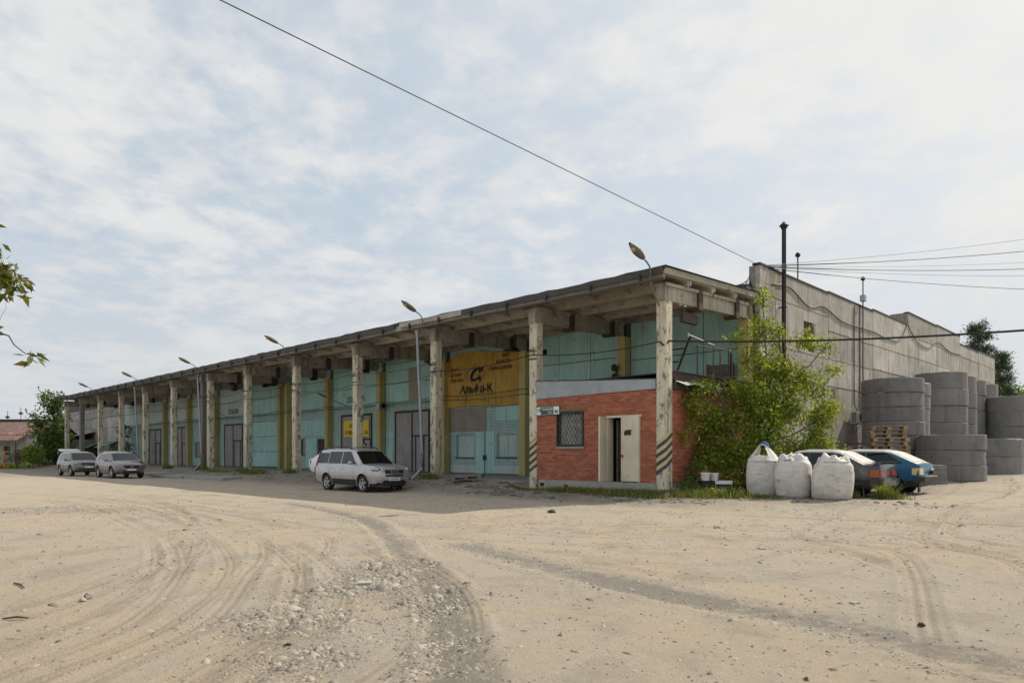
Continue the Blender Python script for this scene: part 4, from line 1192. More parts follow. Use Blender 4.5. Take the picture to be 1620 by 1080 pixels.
# bundle at the hall corner
t = thing('cable_bundle', 'tangle of loose wires hanging at the parapet corner of the hall', 'cable', LW(.1, 5.9, 6.8), RB)
for k in range(5):
    m = MB(); pts = [(-.2 - .5 * k * .4, -.25 - .15 * k, .45 + .05 * k), (-.05, -.08, 1.0 - .1 * k), (.02 + .06 * (k % 2), -.06, .55), (.05 * k, .02 - .04 * k, .1 - .2 * k), (.15, -.10, -.35 - .12 * k), (.36, .6, -.6 - .1 * k)]
    c = []
    for i in range(len(pts) - 1):
        for q in range(5): c.append(Vector(pts[i]).lerp(Vector(pts[i + 1]), q / 5))
    m.tube(c, .013, 5); m.build('wire', MAT['rubber'], t)
# insulator hooks on the columns, with two white insulators in the bays
for i, x in enumerate(COLX[1:9]):
    t = thing('bracket_hook', f'small dark wire hook on the {ORD[i + 1]} arcade column from the corner', 'hook', LW(x, -.19, 4.9), RB, 'wire hooks on the columns')
    m = MB(); m.tube([(-.2, .01, 0), (-.2, -.09, .0), (.12, -.09, .05), (.17, -.09, .12)], .016, 5); m.build('rod', MAT['black'], t)
    m = MB(); m.box(-.205, .205, -.012, .0, -.33, -.28); m.box(-.205, .205, -.012, 0, -.02, .02); m.build('band', MAT['steel_brown'], t)
for i, x in enumerate(COLX[2:8]):
    t = thing('flood_lamp', f'dark lamp hanging under the canopy beside the {ORD[i + 2]} beam from the corner', 'lamp', LW(x + 1.0, 3.9, 5.9), RB, 'lamps hanging under the canopy')
    m = MB(); m.box(-.04, .04, -.04, .04, .1, .72); m.build('stem', MAT['steel_brown'], t)
    m = MB(); m.lathe([(.001, .14), (.08, .12), (.26, -.06), (.24, -.08), (.001, -.05)], 14); m.build('shade', MAT['black'], t, 40)
    for s_ in (0, .45):
        pass
# junction box and siren on the pilaster
t = thing('junction_box', 'grey junction box with a small horn on the yellow pilaster beside the gate', 'junction box', LW(-23.76, 5.43, 3.75), RB)
m = MB(); m.box(.05, .45, -.2, -.01, 0, .32); m.build('box', MAT['galv'], t)
m = MB(); m.lathe([(.04, 0), (.06, .15), (.16, .3)], 12, 'x', (.46, -.1, .2)); m.build('horn', MAT['black'], t)
t = thing('horn_speaker', 'brown double horn on the pilaster above the brick annex', 'loudspeaker', LW(-5.82, 5.38, 4.35), RB)
m = MB(); m.lathe([(.02, .0), (.17, -.14)], 12, 'y', (0, 0, .42)); m.lathe([(.02, .0), (.19, -.14)], 12, 'y', (.02, 0, 0)); m.box(-.04, .04, -.02, .04, -.1, .5); m.build('horns', MAT['steel_brown'], t)
# ------------------------------------------------------------------ vehicles
def paint(name, col, metal=.0, rough=.32, dust=.35, coat=.6):
    t = NT(name); p = t.pos()
    f = t.noise(p, 3.5, 5, .65)
    c = t.mix(t.rng(f, .45, .75, 0, dust), col, (.36, .32, .26))
    t.base(c); t.rough(t.rng(f, .3, .75, rough, min(.8, rough + .3))); t.bs.inputs['Metallic'].default_value = metal
    t.bs.inputs['Coat Weight'].default_value = coat; t.bs.inputs['Coat Roughness'].default_value = .07
    return t.mat
def glassm(name, col, rough=.04):
    t = NT(name); t.base(col); t.rough(rough); t.bs.inputs['IOR'].default_value = 1.5
    return t.mat
CG = glassm('car_glass', (.006, .007, .008), .02); CG_GLARE_DUST = glassm('dusty_glass_painted_glare', (.40, .37, .32), .4)  # pale rear glass: dust, plus sun glare put into its colour
TYRE = simple('tyre_rubber', (.022, .021, .020), .85, var=.3, scale=12)
RIM = simple('alloy_rim', (.50, .50, .51), .35, .8, var=.1); RIMS = simple('steel_rim', (.07, .07, .07), .6, .3, dirt=((.16, .12, .09), .6))
CHROME = simple('chrome_trim', (.62, .62, .63), .15, .95, var=.03)
LENS = simple('headlamp_lens', (.40, .42, .45), .05, .75, var=.5, scale=25)
LRED = simple('tail_lamp_red', (.22, .010, .008), .12, var=.4, scale=30); LORG = simple('indicator_orange', (.36, .075, .01), .15, var=.4, scale=30); LYEL = simple('indicator_cream', (.60, .50, .24), .3)
PLATE = simple('number_plate', (.78, .78, .77), .4)

def boolean_cut(me, cyls, dark):
    a = bpy.data.objects.new('tmp_a', me); COL.objects.link(a)
    c = MB()
    for x, y0, y1, z, r in cyls: c.lathe([(.0005, y0), (r, y0), (r, y1), (.0005, y1)], 26, 'y', (x, 0, z))
    cm = c.mesh('tmp_c', dark); b = bpy.data.objects.new('tmp_b', cm); COL.objects.link(b)
    md = a.modifiers.new('b', 'BOOLEAN'); md.operation = 'DIFFERENCE'; md.object = b; md.solver = 'EXACT'
    if hasattr(md, 'material_mode'): md.material_mode = 'TRANSFER'
    dg = bpy.context.evaluated_depsgraph_get()
    out = bpy.data.meshes.new_from_object(a.evaluated_get(dg))
    bpy.data.objects.remove(a); bpy.data.objects.remove(b)
    return out

SEC = [(0, 0, 0), (.80, 0, 0), (.93, .05, 0), (.982, 0, .30), (1.0, 0, .55), (.988, 0, .78), (.955, -.03, 1), (.90, 0, 1), (.55, .02, 1), (0, .03, 1)]
class Car:
    def __init__(s, name, label, loc, rz, st, roof, belt, hwb, hwt, wheels, wr, pm, alloy=True, group=None, clad=None, cladm=None, scale=1.0, tyre_w=.215, glare_dust=None):
        s.t = thing(name, label, 'car', loc, rz, group); s.t.scale = (scale,) * 3
        s.st = np.array(st); s.roof = np.array(roof); s.belt, s.hwb, s.hwt = belt, hwb, hwt; s.pm = pm
        s.H = max(s.roof[:, 1]) - belt
        xs = sorted(set(list(s.st[:, 0]) + list(np.linspace(s.st[0, 0], s.st[-1, 0], 34))))
        m = MB(); secs = []
        for x in xs:
            h = s.half(x); secs.append(h[:-1] + [(0, h[-1][1])] + [(-y, z) for y, z in h[-2:0:-1]])
        n = len(secs[0])
        m.grid(lambda i, j: (xs[j], secs[j][i][0], secs[j][i][1]), n, len(xs), wrap=True)
        k = len(m.v); m.f.append(tuple(range(n))); m.m.append(0); m.f.append(tuple(range(k - n, k))[::-1]); m.m.append(0)
        me = m.mesh('body', [pm, MAT['black']])
        me = boolean_cut(me, [(wx, sg * (hw_ - .27), sg * (hw_ + .3), wr + .01, wr * 1.13) for wx in wheels for sg in (1, -1) for hw_ in (s.hw(wx),)], MAT['black'])
        if clad:
            me.materials.append(cladm); ci = len(me.materials) - 1
            for f in me.polygons:
                if f.center.z < clad and f.material_index == 0: f.material_index = ci
        me.polygons.foreach_set('use_smooth', [True] * len(me.polygons)); me.set_sharp_from_angle(angle=R(32))
        s.body = obj('body', me, s.t)
        # cabin
        rx = np.array(sorted(set(list(s.roof[:, 0]) + list(np.linspace(s.roof[0, 0], s.roof[-1, 0], 30)))))
        m = MB(); secs = []
        for x in rx:
            z = s.rz(x); h = max(z - belt, .001); w = s.gw(x); d = (w - s.hwt_at(x))
            q = lambda f: w - d * f * h / s.H
            hs = [(w, belt - .06), (w, belt), (q(.55), belt + .55 * h), (q(.86), belt + .86 * h), (q(.96) - .02, belt + .955 * h), (q(1) * .88, belt + h), (q(1) * .5, belt + h + .018), (0, belt + h + .024)]
            secs.append([(-y, zz) for y, zz in hs[:-1]] + hs[::-1])
        n = len(secs[0]); m.grid(lambda i, j: (rx[j], secs[j][i][0], secs[j][i][1]), n, len(rx))
        me = m.mesh('cabin', [pm] if glare_dust is None else [pm, glare_dust])
        if glare_dust:
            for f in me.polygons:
                if f.normal.z > .62: f.material_index = 1  # upward faces get the pale colour of dust and painted sky reflection
        me.polygons.foreach_set('use_smooth', [True] * len(me.polygons)); me.set_sharp_from_angle(angle=R(38))
        s.cabin = obj('cabin', me, s.t)
        # wheels
        w = MB(); r = wr; tw = tyre_w / 2
        w.lathe([(r * .66, -tw * .85), (r * .80, -tw), (r * .94, -tw * .93), (r, -tw * .6), (r, tw * .6), (r * .94, tw * .93), (r * .80, tw), (r * .66, tw * .85)], 30, 'y', close=True)
        tm = w.mesh('wheel', TYRE, 40)
        w = MB(); w.lathe([(r * .58, tw * .5), (r * .665, tw * .80), (r * .70, tw * .80), (r * .70, -tw * .7), (r * .58, -tw * .7)], 26, 'y')
        if alloy:
            for k in range(5):
                a = k * 2 * math.pi / 5 + .3
                for da in (-.16, .16):
                    c, sn = math.cos(a + da), math.sin(a + da)
                    w.obox((c * r * .36, tw * .62, sn * r * .36), (c, 0, sn), (0, 1, 0), (-sn, 0, c), r * .28, .012, r * .045)
            w.lathe([(.001, tw * .75), (r * .13, tw * .72), (r * .15, tw * .5)], 14, 'y'); w.mi = 1
            w.lathe([(.001, tw * .1), (r * .6, tw * .1)], 20, 'y')
        else:
            w.lathe([(.001, tw * .55), (r * .2, tw * .5), (r * .28, tw * .2), (r * .5, tw * .3), (r * .6, tw * .5)], 22, 'y'); w.mi = 1
        rm = w.mesh('rim', [RIM if alloy else RIMS, MAT['black']], 35)
        for wx in wheels:
            for sg in (1, -1):
                o = obj('wheel', tm, s.t); o.location = (wx, sg * (s.hw(wx) - tw - .012), r)
                if sg < 0: o.rotation_euler = (0, 0, math.pi)
                obj('rim', rm, o)
        s.wheels = wheels; s.wr = wr
    def iv(s, x, c): return float(np.interp(x, s.st[:, 0], s.st[:, c]))
    def hw(s, x): return s.iv(x, 3)
    def half(s, x):
        zb, zt, hw = s.iv(x, 1), s.iv(x, 2), s.iv(x, 3); h = zt - zb
        return [(f * hw, zb + o + fr * h) for f, o, fr in SEC]
    def by(s, x, z):
        h = s.half(x)[2:8]
        return float(np.interp(z, [p[1] for p in h], [p[0] for p in h]))
    def rz(s, x): return float(np.interp(x, s.roof[:, 0], s.roof[:, 1]))
    def gw(s, x): return min(s.hwb, s.hw(x) * .955)
    def hwt_at(s, x): return s.gw(x) - (s.hwb - s.hwt)
    def gy(s, x, z): return s.gw(x) - (s.hwb - s.hwt) * max(0, z - s.belt) / s.H
    def side_glass(s, quads, mat=CG):
        for x0b, x1b, x0t, x1t, z0, z1 in quads:
            for sg in (1, -1):
                m = MB()
                def P(i, j):
                    v = j / 4; a = x0b + (x0t - x0b) * v; b = x1b + (x1t - x1b) * v; x = a + (b - a) * i / 8; z = z0 + (z1 - z0) * v
                    return (x, sg * (s.gy(x, z) + .006), z)
                m.grid(P, 9, 5); m.build('side_window', mat, s.cabin, 60)
    def end_glass(s, xa, xb, f=.84, mat=CG, name='windscreen'):
        m = MB()
        def P(i, j):
            x = xa + (xb - xa) * j / 8; u = (i / 10 * 2 - 1); z = s.rz(x); w = s.gy(x, z) * f
            return (x + .010 * (1 if xb > 0 else -1), u * w, z + .030 - .02 * abs(u) ** 3)
        m.grid(P, 11, 9); return m.build(name, mat, s.cabin, 60)
    def side_strip(s, xs, z0, z1, mat, name, off=.008, both=True, parent=None):
        for sg in ((1, -1) if both else (1,)):
            m = MB(); n = 10
            m.grid(lambda i, j: (xs[0] + (xs[1] - xs[0]) * i / n, sg * (s.by(xs[0] + (xs[1] - xs[0]) * i / n, z0 + (z1 - z0) * j / 2) + off), z0 + (z1 - z0) * j / 2), n + 1, 3)
            m.build(name, mat, parent or s.body, 60)
    def seams(s, lines):
        for x, z0, z1 in lines:
            for sg in (1, -1):
                m = MB(); m.tube([(x, sg * (s.by(x, z0 + (z1 - z0) * k / 5) + .0005), z0 + (z1 - z0) * k / 5) for k in range(6)], .005, 4); m.build('door_seam', MAT['black'], s.body)
    def handles(s, xs, z, mat):
        for x in xs:
            for sg in (1, -1):
                m = MB(); y = s.by(x, z); m.tube([(x - .09, sg * y, z), (x - .07, sg * (y + .03), z), (x + .07, sg * (y + .03), z), (x + .09, sg * y, z)], .013, 6); m.build('door_handle', mat, s.body)
    def mirrors(s, x, z, mat):
        for sg in (1, -1):
            m = MB(); y = s.gy(x, z)
            m.ell((x, sg * (y + .13), z + .05), .06, .105, .075, 12, 8); m.box(x - .02, x + .03, sg * (y - .02), sg * (y + .06), z - .01, z + .03); m.build('wing_mirror', mat, s.cabin, 50)
    def lamps(s, c, r, mat, name):
        for sg in (1, -1):
            m = MB(); m.ell((c[0], sg * c[1], c[2]), *r, 16, 10); m.build(name, mat, s.body, 60)
    def blocks(s, b, mat, name, pair=True):
        for sg in ((1, -1) if pair else (1,)):
            m = MB(); m.box(b[0], b[1], sg * b[2], sg * b[3], b[4], b[5]); m.build(name, mat, s.body)
    def arches(s, mat, t=.045):
        for wx in s.wheels:
            for sg in (1, -1):
                m = MB(); r = s.wr * 1.13; n = 18
                def P(i, j):
                    a = -.25 + (math.pi + .5) * i / n; rr = r + (0, t)[j]; x = wx + rr * math.cos(a); z = s.wr + .01 + rr * math.sin(a)
                    zz = max(z, s.iv(x, 1) + .06)
                    return (x, sg * (s.by(x, zz) + .010), z)
                m.grid(P, n + 1, 2); m.build('wheel_arch', mat, s.body, 60)

def to_px_heading(deg): return R(deg)
SUVH = RB                      # nose to the right, parallel to the arcade
P_SILV = paint('silver_paint', (.50, .50, .515), .6, .22, .05)
P_GREIGE = paint('warm_silver_paint', (.175, .16, .15), .6, .17, .06)
P_SIL2 = paint('pale_silver_paint', (.21, .20, .195), .6, .16, .05)
P_DARK = paint('dark_grey_paint', (.030, .032, .040), .2, .30, .30)
P_BLUE = paint('blue_paint', (.006, .095, .19), .1, .4, .06, .3)
P_WHITE = paint('white_paint', (.80, .80, .80), 0, .25, .05)
P_GLARE_DUST = paint('dusty_roof_painted_glare', (.55, .53, .49), .1, .5, .4)  # roof dust with sky and sun reflection painted into the pale tone

# --- silver SUV in the foreground
SUV_ST = [(-2.31, .52, .88, .72), (-2.27, .40, 1.04, .81), (-2.12, .33, 1.11, .868), (-1.6, .29, 1.12, .885), (-1.0, .28, 1.115, .893), (0, .27, 1.10, .893), (.9, .27, 1.10, .890), (1.2, .28, 1.115, .886), (1.6, .30, 1.085, .878), (1.95, .31, 1.05, .858), (2.16, .33, 1.0, .815), (2.27, .38, .93, .745), (2.32, .46, .84, .66)]
c = Car('silver_suv', 'silver SUV with roof rails parked in front of the gates', (-6.25, 29.1, gz(-6.25, 29.1) - .02), SUVH, SUV_ST,
        [(-2.25, 1.12), (-2.16, 1.36), (-2.06, 1.60), (-1.90, 1.70), (-1.2, 1.745), (-.3, 1.75), (.28, 1.72), (.52, 1.66), (1.24, 1.105)], 1.11, .866, .695, (1.385, -1.245), .352, P_SILV, group=None, clad=.43, cladm=MAT['black'])
c.side_glass([(-2.02, -1.22, -1.90, -1.20, 1.14, 1.57), (-1.16, -.20, -1.15, -.19, 1.135, 1.62), (-.13, .93, -.13, .40, 1.13, 1.62)])
c.end_glass(.58, 1.22); c.end_glass(-2.22, -2.07, .80, CG, 'rear_window')
c.seams([(-.165, .45, 1.09), (.80, .5, 1.09), (-1.02, .55, 1.09)]); c.handles((-.85, .02), .94, P_SILV); c.mirrors(.72, 1.12, P_SILV); c.arches(P_SILV)
c.lamps((2.05, .70, .915), (.27, .165, .105), LENS, 'headlight'); c.lamps((2.20, .60, .52), (.06, .07, .05), LENS, 'fog_light')
m = MB(); m.box(2.27, 2.335, -.44, .44, .76, .90); g = m.build('grille', MAT['black'], c.body)
for sg in (1, -1):
    m = MB(); m.hexa([(2.29, sg * .10, .755), (2.345, sg * .10, .755), (2.345, sg * .16, .755), (2.29, sg * .16, .755), (2.29, sg * .17, .91), (2.345, sg * .17, .91), (2.345, sg * .23, .91), (2.29, sg * .23, .91)]); m.build('grille_bar', CHROME, g)
m = MB(); m.lathe([(.068, 2.335), (.085, 2.35), (.085, 2.36), (.068, 2.36)], 20, 'x', (0, 0, .83), close=True); m.box(2.34, 2.362, -.10, .10, .815, .845); m.build('emblem', CHROME, g)
m = MB(); m.box(2.28, 2.34, -.42, .42, .655, .715); m.build('lower_grille', MAT['black'], c.body)
m = MB(); m.hexa([(2.0, -.72, .26), (2.30, -.55, .28), (2.30, .55, .28), (2.0, .72, .26), (2.0, -.78, .42), (2.335, -.5, .50), (2.335, .5, .50), (2.0, .78, .42)]); m.build('lower_bumper', MAT['black'], c.body)
m = MB(); m.box(2.335, 2.345, -.26, .26, .48, .595); p_ = m.build('number_plate', PLATE, c.body)
lettering('О090ММ', .085, MAT['navy'], p_, 2.347, -.22, .505, width=.40, rot=(R(90), 0, R(90)))
for sg in (1, -1):
    m = MB(); m.tube([(-1.75, sg * .63, 1.70), (-1.6, sg * .63, 1.79), (-.6, sg * .65, 1.81), (.15, sg * .64, 1.79), (.32, sg * .62, 1.71)], .020, 6); m.build('roof_rail', MAT['black'], c.cabin, 50)
    m = MB(); m.hexa([(-2.29, sg * .70, 1.02), (-2.15, sg * .862, 1.02), (-2.06, sg * .875, 1.02), (-2.2, sg * .70, 1.02), (-2.14, sg * .62, 1.64), (-2.02, sg * .725, 1.64), (-1.95, sg * .735, 1.64), (-2.02, sg * .62, 1.64)]); m.build('tail_light', LRED, c.body)
m = MB(); m.tube([(.85, .2, 1.33), (1.05, .45, 1.20)], .012, 5); m.tube([(.82, -.3, 1.36), (.9, .0, 1.33)], .012, 5); m.build('wiper', MAT['black'], c.cabin)
c.side_strip((-1.0, 1.0), .30, .36, MAT['black'], 'sill_trim', .012)

# --- white saloon behind it
SED_ST = [(-2.20, .46, .86, .70), (-2.16, .36, .95, .77), (-1.95, .28, .98, .80), (-1.3, .22, .99, .845), (0, .2, .96, .85), (.9, .2, .95, .845), (1.5, .22, .90, .82), (1.95, .26, .80, .76), (2.15, .34, .70, .66), (2.2, .4, .62, .58)]
wp = LW(-16.65, -1.25); 
c = Car('white_saloon', 'white saloon car mostly hidden behind the silver SUV', (wp.x, wp.y, gz(wp.x, wp.y) - .01), RB, SED_ST,
        [(-1.75, .99), (-1.05, 1.36), (-.75, 1.42), (.1, 1.43), (.4, 1.38), (1.2, .96)], .955, .79, .60, (1.30, -1.25), .30, P_WHITE)
c.side_glass([(-1.35, -.55, -.95, -.5, .99, 1.32), (-.48, .75, -.46, .33, .98, 1.32)]); c.end_glass(.46, 1.16); c.end_glass(-1.70, -1.08, .84, CG, 'rear_window')
c.seams([(-.5, .35, .94), (.65, .35, .94)]); c.handles((-.8, .1), .82, P_WHITE); c.mirrors(.6, .98, P_WHITE)
for sg in (1, -1):
    m = MB(); m.hexa([(-2.185, sg * .50, .70), (-2.0, sg * .815, .70), (-1.9, sg * .82, .74), (-2.1, sg * .5, .70), (-2.165, sg * .50, .90), (-2.0, sg * .80, .90), (-1.92, sg * .80, .90), (-2.1, sg * .5, .90)]); m.build('tail_light', LRED, c.body)

# --- two SUVs at the far left
K_ST = [(-2.34, .50, .88, .74), (-2.28, .38, 1.02, .85), (-2.1, .32, 1.07, .90), (-1.2, .28, 1.06, .935), (0, .26, 1.04, .938), (.9, .26, 1.03, .934), (1.3, .28, 1.08, .93), (1.8, .30, 1.05, .912), (2.1, .32, 1.0, .87), (2.28, .38, .92, .80), (2.34, .46, .82, .70)]
fx, fy = -29.7, 47.4; d = (math.cos(RB), math.sin(RB)); nrm = (-d[1], d[0])
def centre(fl, front_x, track):
    return fl[0] - d[0] * front_x + nrm[0] * (track) , fl[1] - d[1] * front_x + nrm[1] * (track)
cx, cy = centre((fx, fy), 1.42, .82)
k_ = Car('beige_suv', 'beige silver SUV with raised tailgate, leftmost of the parked cars', (cx, cy, gz(cx, cy)), RB, K_ST,
         [(-2.25, 1.07), (-2.08, 1.40), (-1.9, 1.58), (-1.6, 1.655), (-.6, 1.68), (.2, 1.65), (.5, 1.58), (1.36, 1.045)], 1.05, .905, .69, (1.42, -1.37), .355, P_GREIGE, clad=.40, cladm=MAT['black'])
k_.side_glass([(-1.95, -1.35, -1.75, -1.33, 1.09, 1.48), (-1.28, -.25, -1.26, -.25, 1.085, 1.53), (-.18, 1.0, -.18, .38, 1.075, 1.53)]); k_.end_glass(.56, 1.33); k_.seams([(-.21, .45, 1.03), (.82, .5, 1.03), (-1.15, .55, 1.03)])
k_.handles((-.95, .0), .86, P_GREIGE); k_.mirrors(.75, 1.06, P_GREIGE); k_.arches(MAT['black'])
k_.lamps((2.10, .74, .89), (.23, .18, .07), LENS, 'headlight')
m = MB(); m.box(2.29, 2.36, -.46, .46, .78, .91); g = m.build('grille', MAT['black'], k_.body)
for q in range(10): m = MB(); m.box(2.36, 2.37, -.42 + q * .092, -.395 + q * .092, .75, .87); m.build('grille_bar', CHROME, g)
m = MB(); m.box(2.25, 2.35, -.62, .62, .46, .56); m.build('lower_grille', MAT['black'], k_.body)
m = MB(); m.box(2.352, 2.362, -.26, .26, .58, .69); m.build('number_plate', PLATE, k_.body)
m = MB(); m.hexa([(-2.05, -.66, 1.64), (-2.05, .66, 1.64), (-2.95, .62, 1.80), (-2.95, -.62, 1.80), (-2.05, -.66, 1.69), (-2.05, .66, 1.69), (-2.92, .62, 1.87), (-2.92, -.62, 1.87)])
m.hexa([(-2.88, -.66, 1.50), (-2.88, .66, 1.50), (-2.98, .66, 1.50), (-2.98, -.66, 1.50), (-2.90, -.62, 1.80), (-2.90, .62, 1.80), (-2.98, .62, 1.80), (-2.98, -.62, 1.80)]); m.build('open_tailgate', P_GREIGE, k_.t)
cx, cy = centre((-24.55, 43.2), 1.40, .80)
C_ST = [(-2.27, .50, .90, .72), (-2.2, .38, 1.04, .83), (-2.0, .32, 1.10, .88), (-1.2, .28, 1.09, .912), (0, .26, 1.06, .918), (.9, .26, 1.03, .915), (1.3, .28, 1.07, .912), (1.75, .30, 1.01, .897), (2.05, .31, .94, .85), (2.22, .36, .86, .77), (2.28, .44, .78, .66)]
x_ = Car('pale_silver_suv', 'pale silver SUV with a winged grille, second from the left', (cx, cy, gz(cx, cy)), RB, C_ST,
         [(-2.15, 1.10), (-1.95, 1.38), (-1.65, 1.55), (-1.2, 1.64), (-.4, 1.675), (.15, 1.645), (.45, 1.57), (1.38, 1.035)], 1.065, .88, .66, (1.40, -1.30), .36, P_SIL2, clad=.40, cladm=MAT['black'])
x_.side_glass([(-1.75, -1.25, -1.45, -1.22, 1.14, 1.46), (-1.18, -.22, -1.16, -.2, 1.12, 1.52), (-.14, .98, -.14, .36, 1.09, 1.53)]); x_.end_glass(.54, 1.34); x_.seams([(-.17, .45, 1.04), (.82, .5, 1.03), (-1.05, .55, 1.05)])
x_.handles((-.85, .02), .90, P_SIL2); x_.mirrors(.75, 1.07, P_SIL2); x_.arches(MAT['black'])
x_.lamps((1.98, .71, .83), (.26, .175, .075), LENS, 'headlight'); x_.lamps((2.14, .66, .48), (.07, .08, .06), MAT['black'], 'fog_light')
m = MB(); m.prism([(-.46, .82), (-.40, .70), (-.25, .62), (.25, .62), (.40, .70), (.46, .82)], 2.2, 2.305, 'x'); g = m.build('grille', MAT['black'], x_.body)
m = MB(); m.lathe([(.085, 2.30), (.105, 2.315), (.105, 2.325), (.085, 2.325)], 20, 'x', (0, 0, .74), close=True); m.tube([(2.32, -.09, .77), (2.325, -.03, .73), (2.325, 0, .70), (2.325, .03, .73), (2.32, .09, .77)], .012, 5); m.build('emblem', CHROME, g)
m = MB(); m.hexa([(2.0, -.7, .28), (2.27, -.5, .29), (2.27, .5, .29), (2.0, .7, .28), (2.05, -.72, .42), (2.29, -.5, .47), (2.29, .5, .47), (2.05, .72, .42)]); m.build('lower_bumper', MAT['black'], x_.body)
m = MB(); m.box(2.30, 2.312, -.26, .26, .49, .60); m.build('number_plate', PLATE, x_.body)

# --- two old cars by the end wall; noses point towards the annex
L_ST = [(-2.175, .40, .90, .755), (-2.15, .32, .965, .785), (-1.92, .27, .985, .80), (-1.3, .21, .96, .81), (0, .19, .93, .82), (.9, .19, .91, .815), (1.5, .2, .86, .79), (1.95, .25, .77, .74), (2.12, .32, .68, .68), (2.17, .38, .60, .6)]
lp = LW(3.62, 2.85)
l_ = Car('dark_saloon', 'old dark grey saloon with rear spoiler behind the white bags', (lp.x, lp.y, gz(lp.x, lp.y) - .02), RB + math.pi, L_ST,
         [(-1.72, .975), (-1.02, 1.35), (-.78, 1.395), (.0, 1.405), (.3, 1.37), (1.05, .925)], .93, .755, .575, (1.25, -1.20), .285, P_DARK, tyre_w=.175, glare_dust=P_GLARE_DUST)
l_.side_glass([(-1.32, -.95, -.95, -.9, .97, 1.26), (-.90, -.16, -.86, -.15, .965, 1.31), (-.10, .80, -.10, .28, .96, 1.31)]); l_.end_glass(.36, 1.0); l_.end_glass(-1.66, -1.06, .86, CG_GLARE_DUST, 'rear_window')
l_.seams([(-.13, .3, .91), (.75, .3, .9), (-.85, .45, .92)]); l_.handles((-.7, .1), .80, MAT['black']); l_.mirrors(.62, .95, MAT['black']); l_.side_strip((-1.9, 1.9), .47, .54, MAT['black'], 'side_moulding', .012)
m = MB(); m.hexa([(-2.22, -.70, 1.035), (-1.95, -.72, 1.02), (-1.95, .72, 1.02), (-2.22, .70, 1.035), (-2.24, -.70, 1.07), (-1.95, -.72, 1.05), (-1.95, .72, 1.05), (-2.24, .70, 1.07)])
for sg in (1, -1): m.box(-2.14, -2.0, sg * .62, sg * .68, .95, 1.03)
m.build('spoiler', P_DARK, l_.body)
for sg in (1, -1):
    m = MB(); m.hexa([(-2.195, sg * .22, .62), (-2.19, sg * .66, .62), (-2.0, sg * .66, .62), (-2.0, sg * .22, .62), (-2.19, sg * .22, .82), (-2.18, sg * .66, .82), (-2.0, sg * .66, .82), (-2.0, sg * .22, .82)]); tl = m.build('tail_light', LRED, l_.body)
    m = MB(); m.hexa([(-2.192, sg * .662, .615), (-2.15, sg * .80, .615), (-1.93, sg * .812, .615), (-2.0, sg * .662, .615), (-2.182, sg * .662, .822), (-2.14, sg * .795, .822), (-1.93, sg * .81, .822), (-2.0, sg * .662, .822)]); m.build('indicator', LORG, tl)
m = MB(); m.hexa([(-2.26, -.70, .36), (-1.95, -.82, .34), (-1.95, .82, .34), (-2.26, .70, .36), (-2.27, -.72, .57), (-1.95, -.835, .55), (-1.95, .835, .55), (-2.27, .72, .57)]); m.build('rear_bumper', P_DARK, l_.body)
m = MB(); m.hexa([(1.95, -.80, .33), (2.26, -.66, .35), (2.26, .66, .35), (1.95, .80, .33), (1.95, -.80, .50), (2.26, -.68, .52), (2.26, .68, .52), (1.95, .80, .50)]); m.build('front_bumper', MAT['black'], l_.body)
l_.lamps((2.05, .58, .66), (.10, .16, .07), LENS, 'headlight')

H_ST = [(-1.945, .40, .90, .755), (-1.92, .30, .96, .785), (-1.75, .24, .98, .80), (-1.2, .20, .95, .81), (0, .19, .93, .82), (.9, .19, .91, .815), (1.5, .2, .86, .79), (1.9, .25, .77, .74), (2.05, .32, .68, .68), (2.10, .38, .60, .6)]
hp = LW(4.28, 5.1)
h_ = Car('blue_hatchback', 'old blue three-door hatchback with dark lower panels beside the pallet stack', (hp.x, hp.y, gz(hp.x, hp.y) - .02), RB + math.pi, H_ST,
         [(-1.86, .975), (-1.12, 1.345), (-.88, 1.395), (.0, 1.41), (.3, 1.375), (1.05, .925)], .93, .755, .575, (1.25, -1.20), .285, P_BLUE, alloy=False, clad=.50, cladm=MAT['black'], tyre_w=.175, glare_dust=P_GLARE_DUST)
h_.side_glass([(-1.48, -.42, -.98, -.40, .975, 1.31), (-.34, .80, -.34, .28, .965, 1.31)]); h_.end_glass(.36, 1.0); h_.end_glass(-1.78, -1.16, .86, CG_GLARE_DUST, 'rear_window')
h_.seams([(-.38, .3, .91), (.78, .3, .9)]); h_.handles((-.2,), .82, MAT['black']); h_.mirrors(.62, .95, MAT['black'])
for sg in (1, -1):
    m = MB(); m.hexa([(-1.965, sg * .42, .64), (-1.955, sg * .77, .64), (-1.74, sg * .815, .64), (-1.7, sg * .42, .64), (-1.96, sg * .42, .84), (-1.945, sg * .77, .84), (-1.74, sg * .812, .84), (-1.7, sg * .42, .84)]); m.build('tail_light', LYEL, h_.body)
m = MB(); m.hexa([(-2.06, -.70, .42), (-1.78, -.82, .40), (-1.78, .82, .40), (-2.06, .70, .42), (-2.07, -.72, .57), (-1.78, -.83, .56), (-1.78, .83, .56), (-2.07, .72, .57)]); m.build('rear_bumper', MAT['black'], h_.body)
m = MB(); m.box(-2.10, -1.85, -.6, .6, .575, .60); m.build('bumper_strip', CHROME, h_.body)
m = MB(); m.box(-1.90, -1.86, .50, .68, .10, .36); m.build('mud_flap', MAT['black'], h_.body)
m = MB(); m.lathe([(.001, 0), (.07, 0), (.07, .14), (.001, .16)], 10, 'x', (-2.06, -.30, .70)); m.build('hanging_lamp', MAT['black'], h_.body)
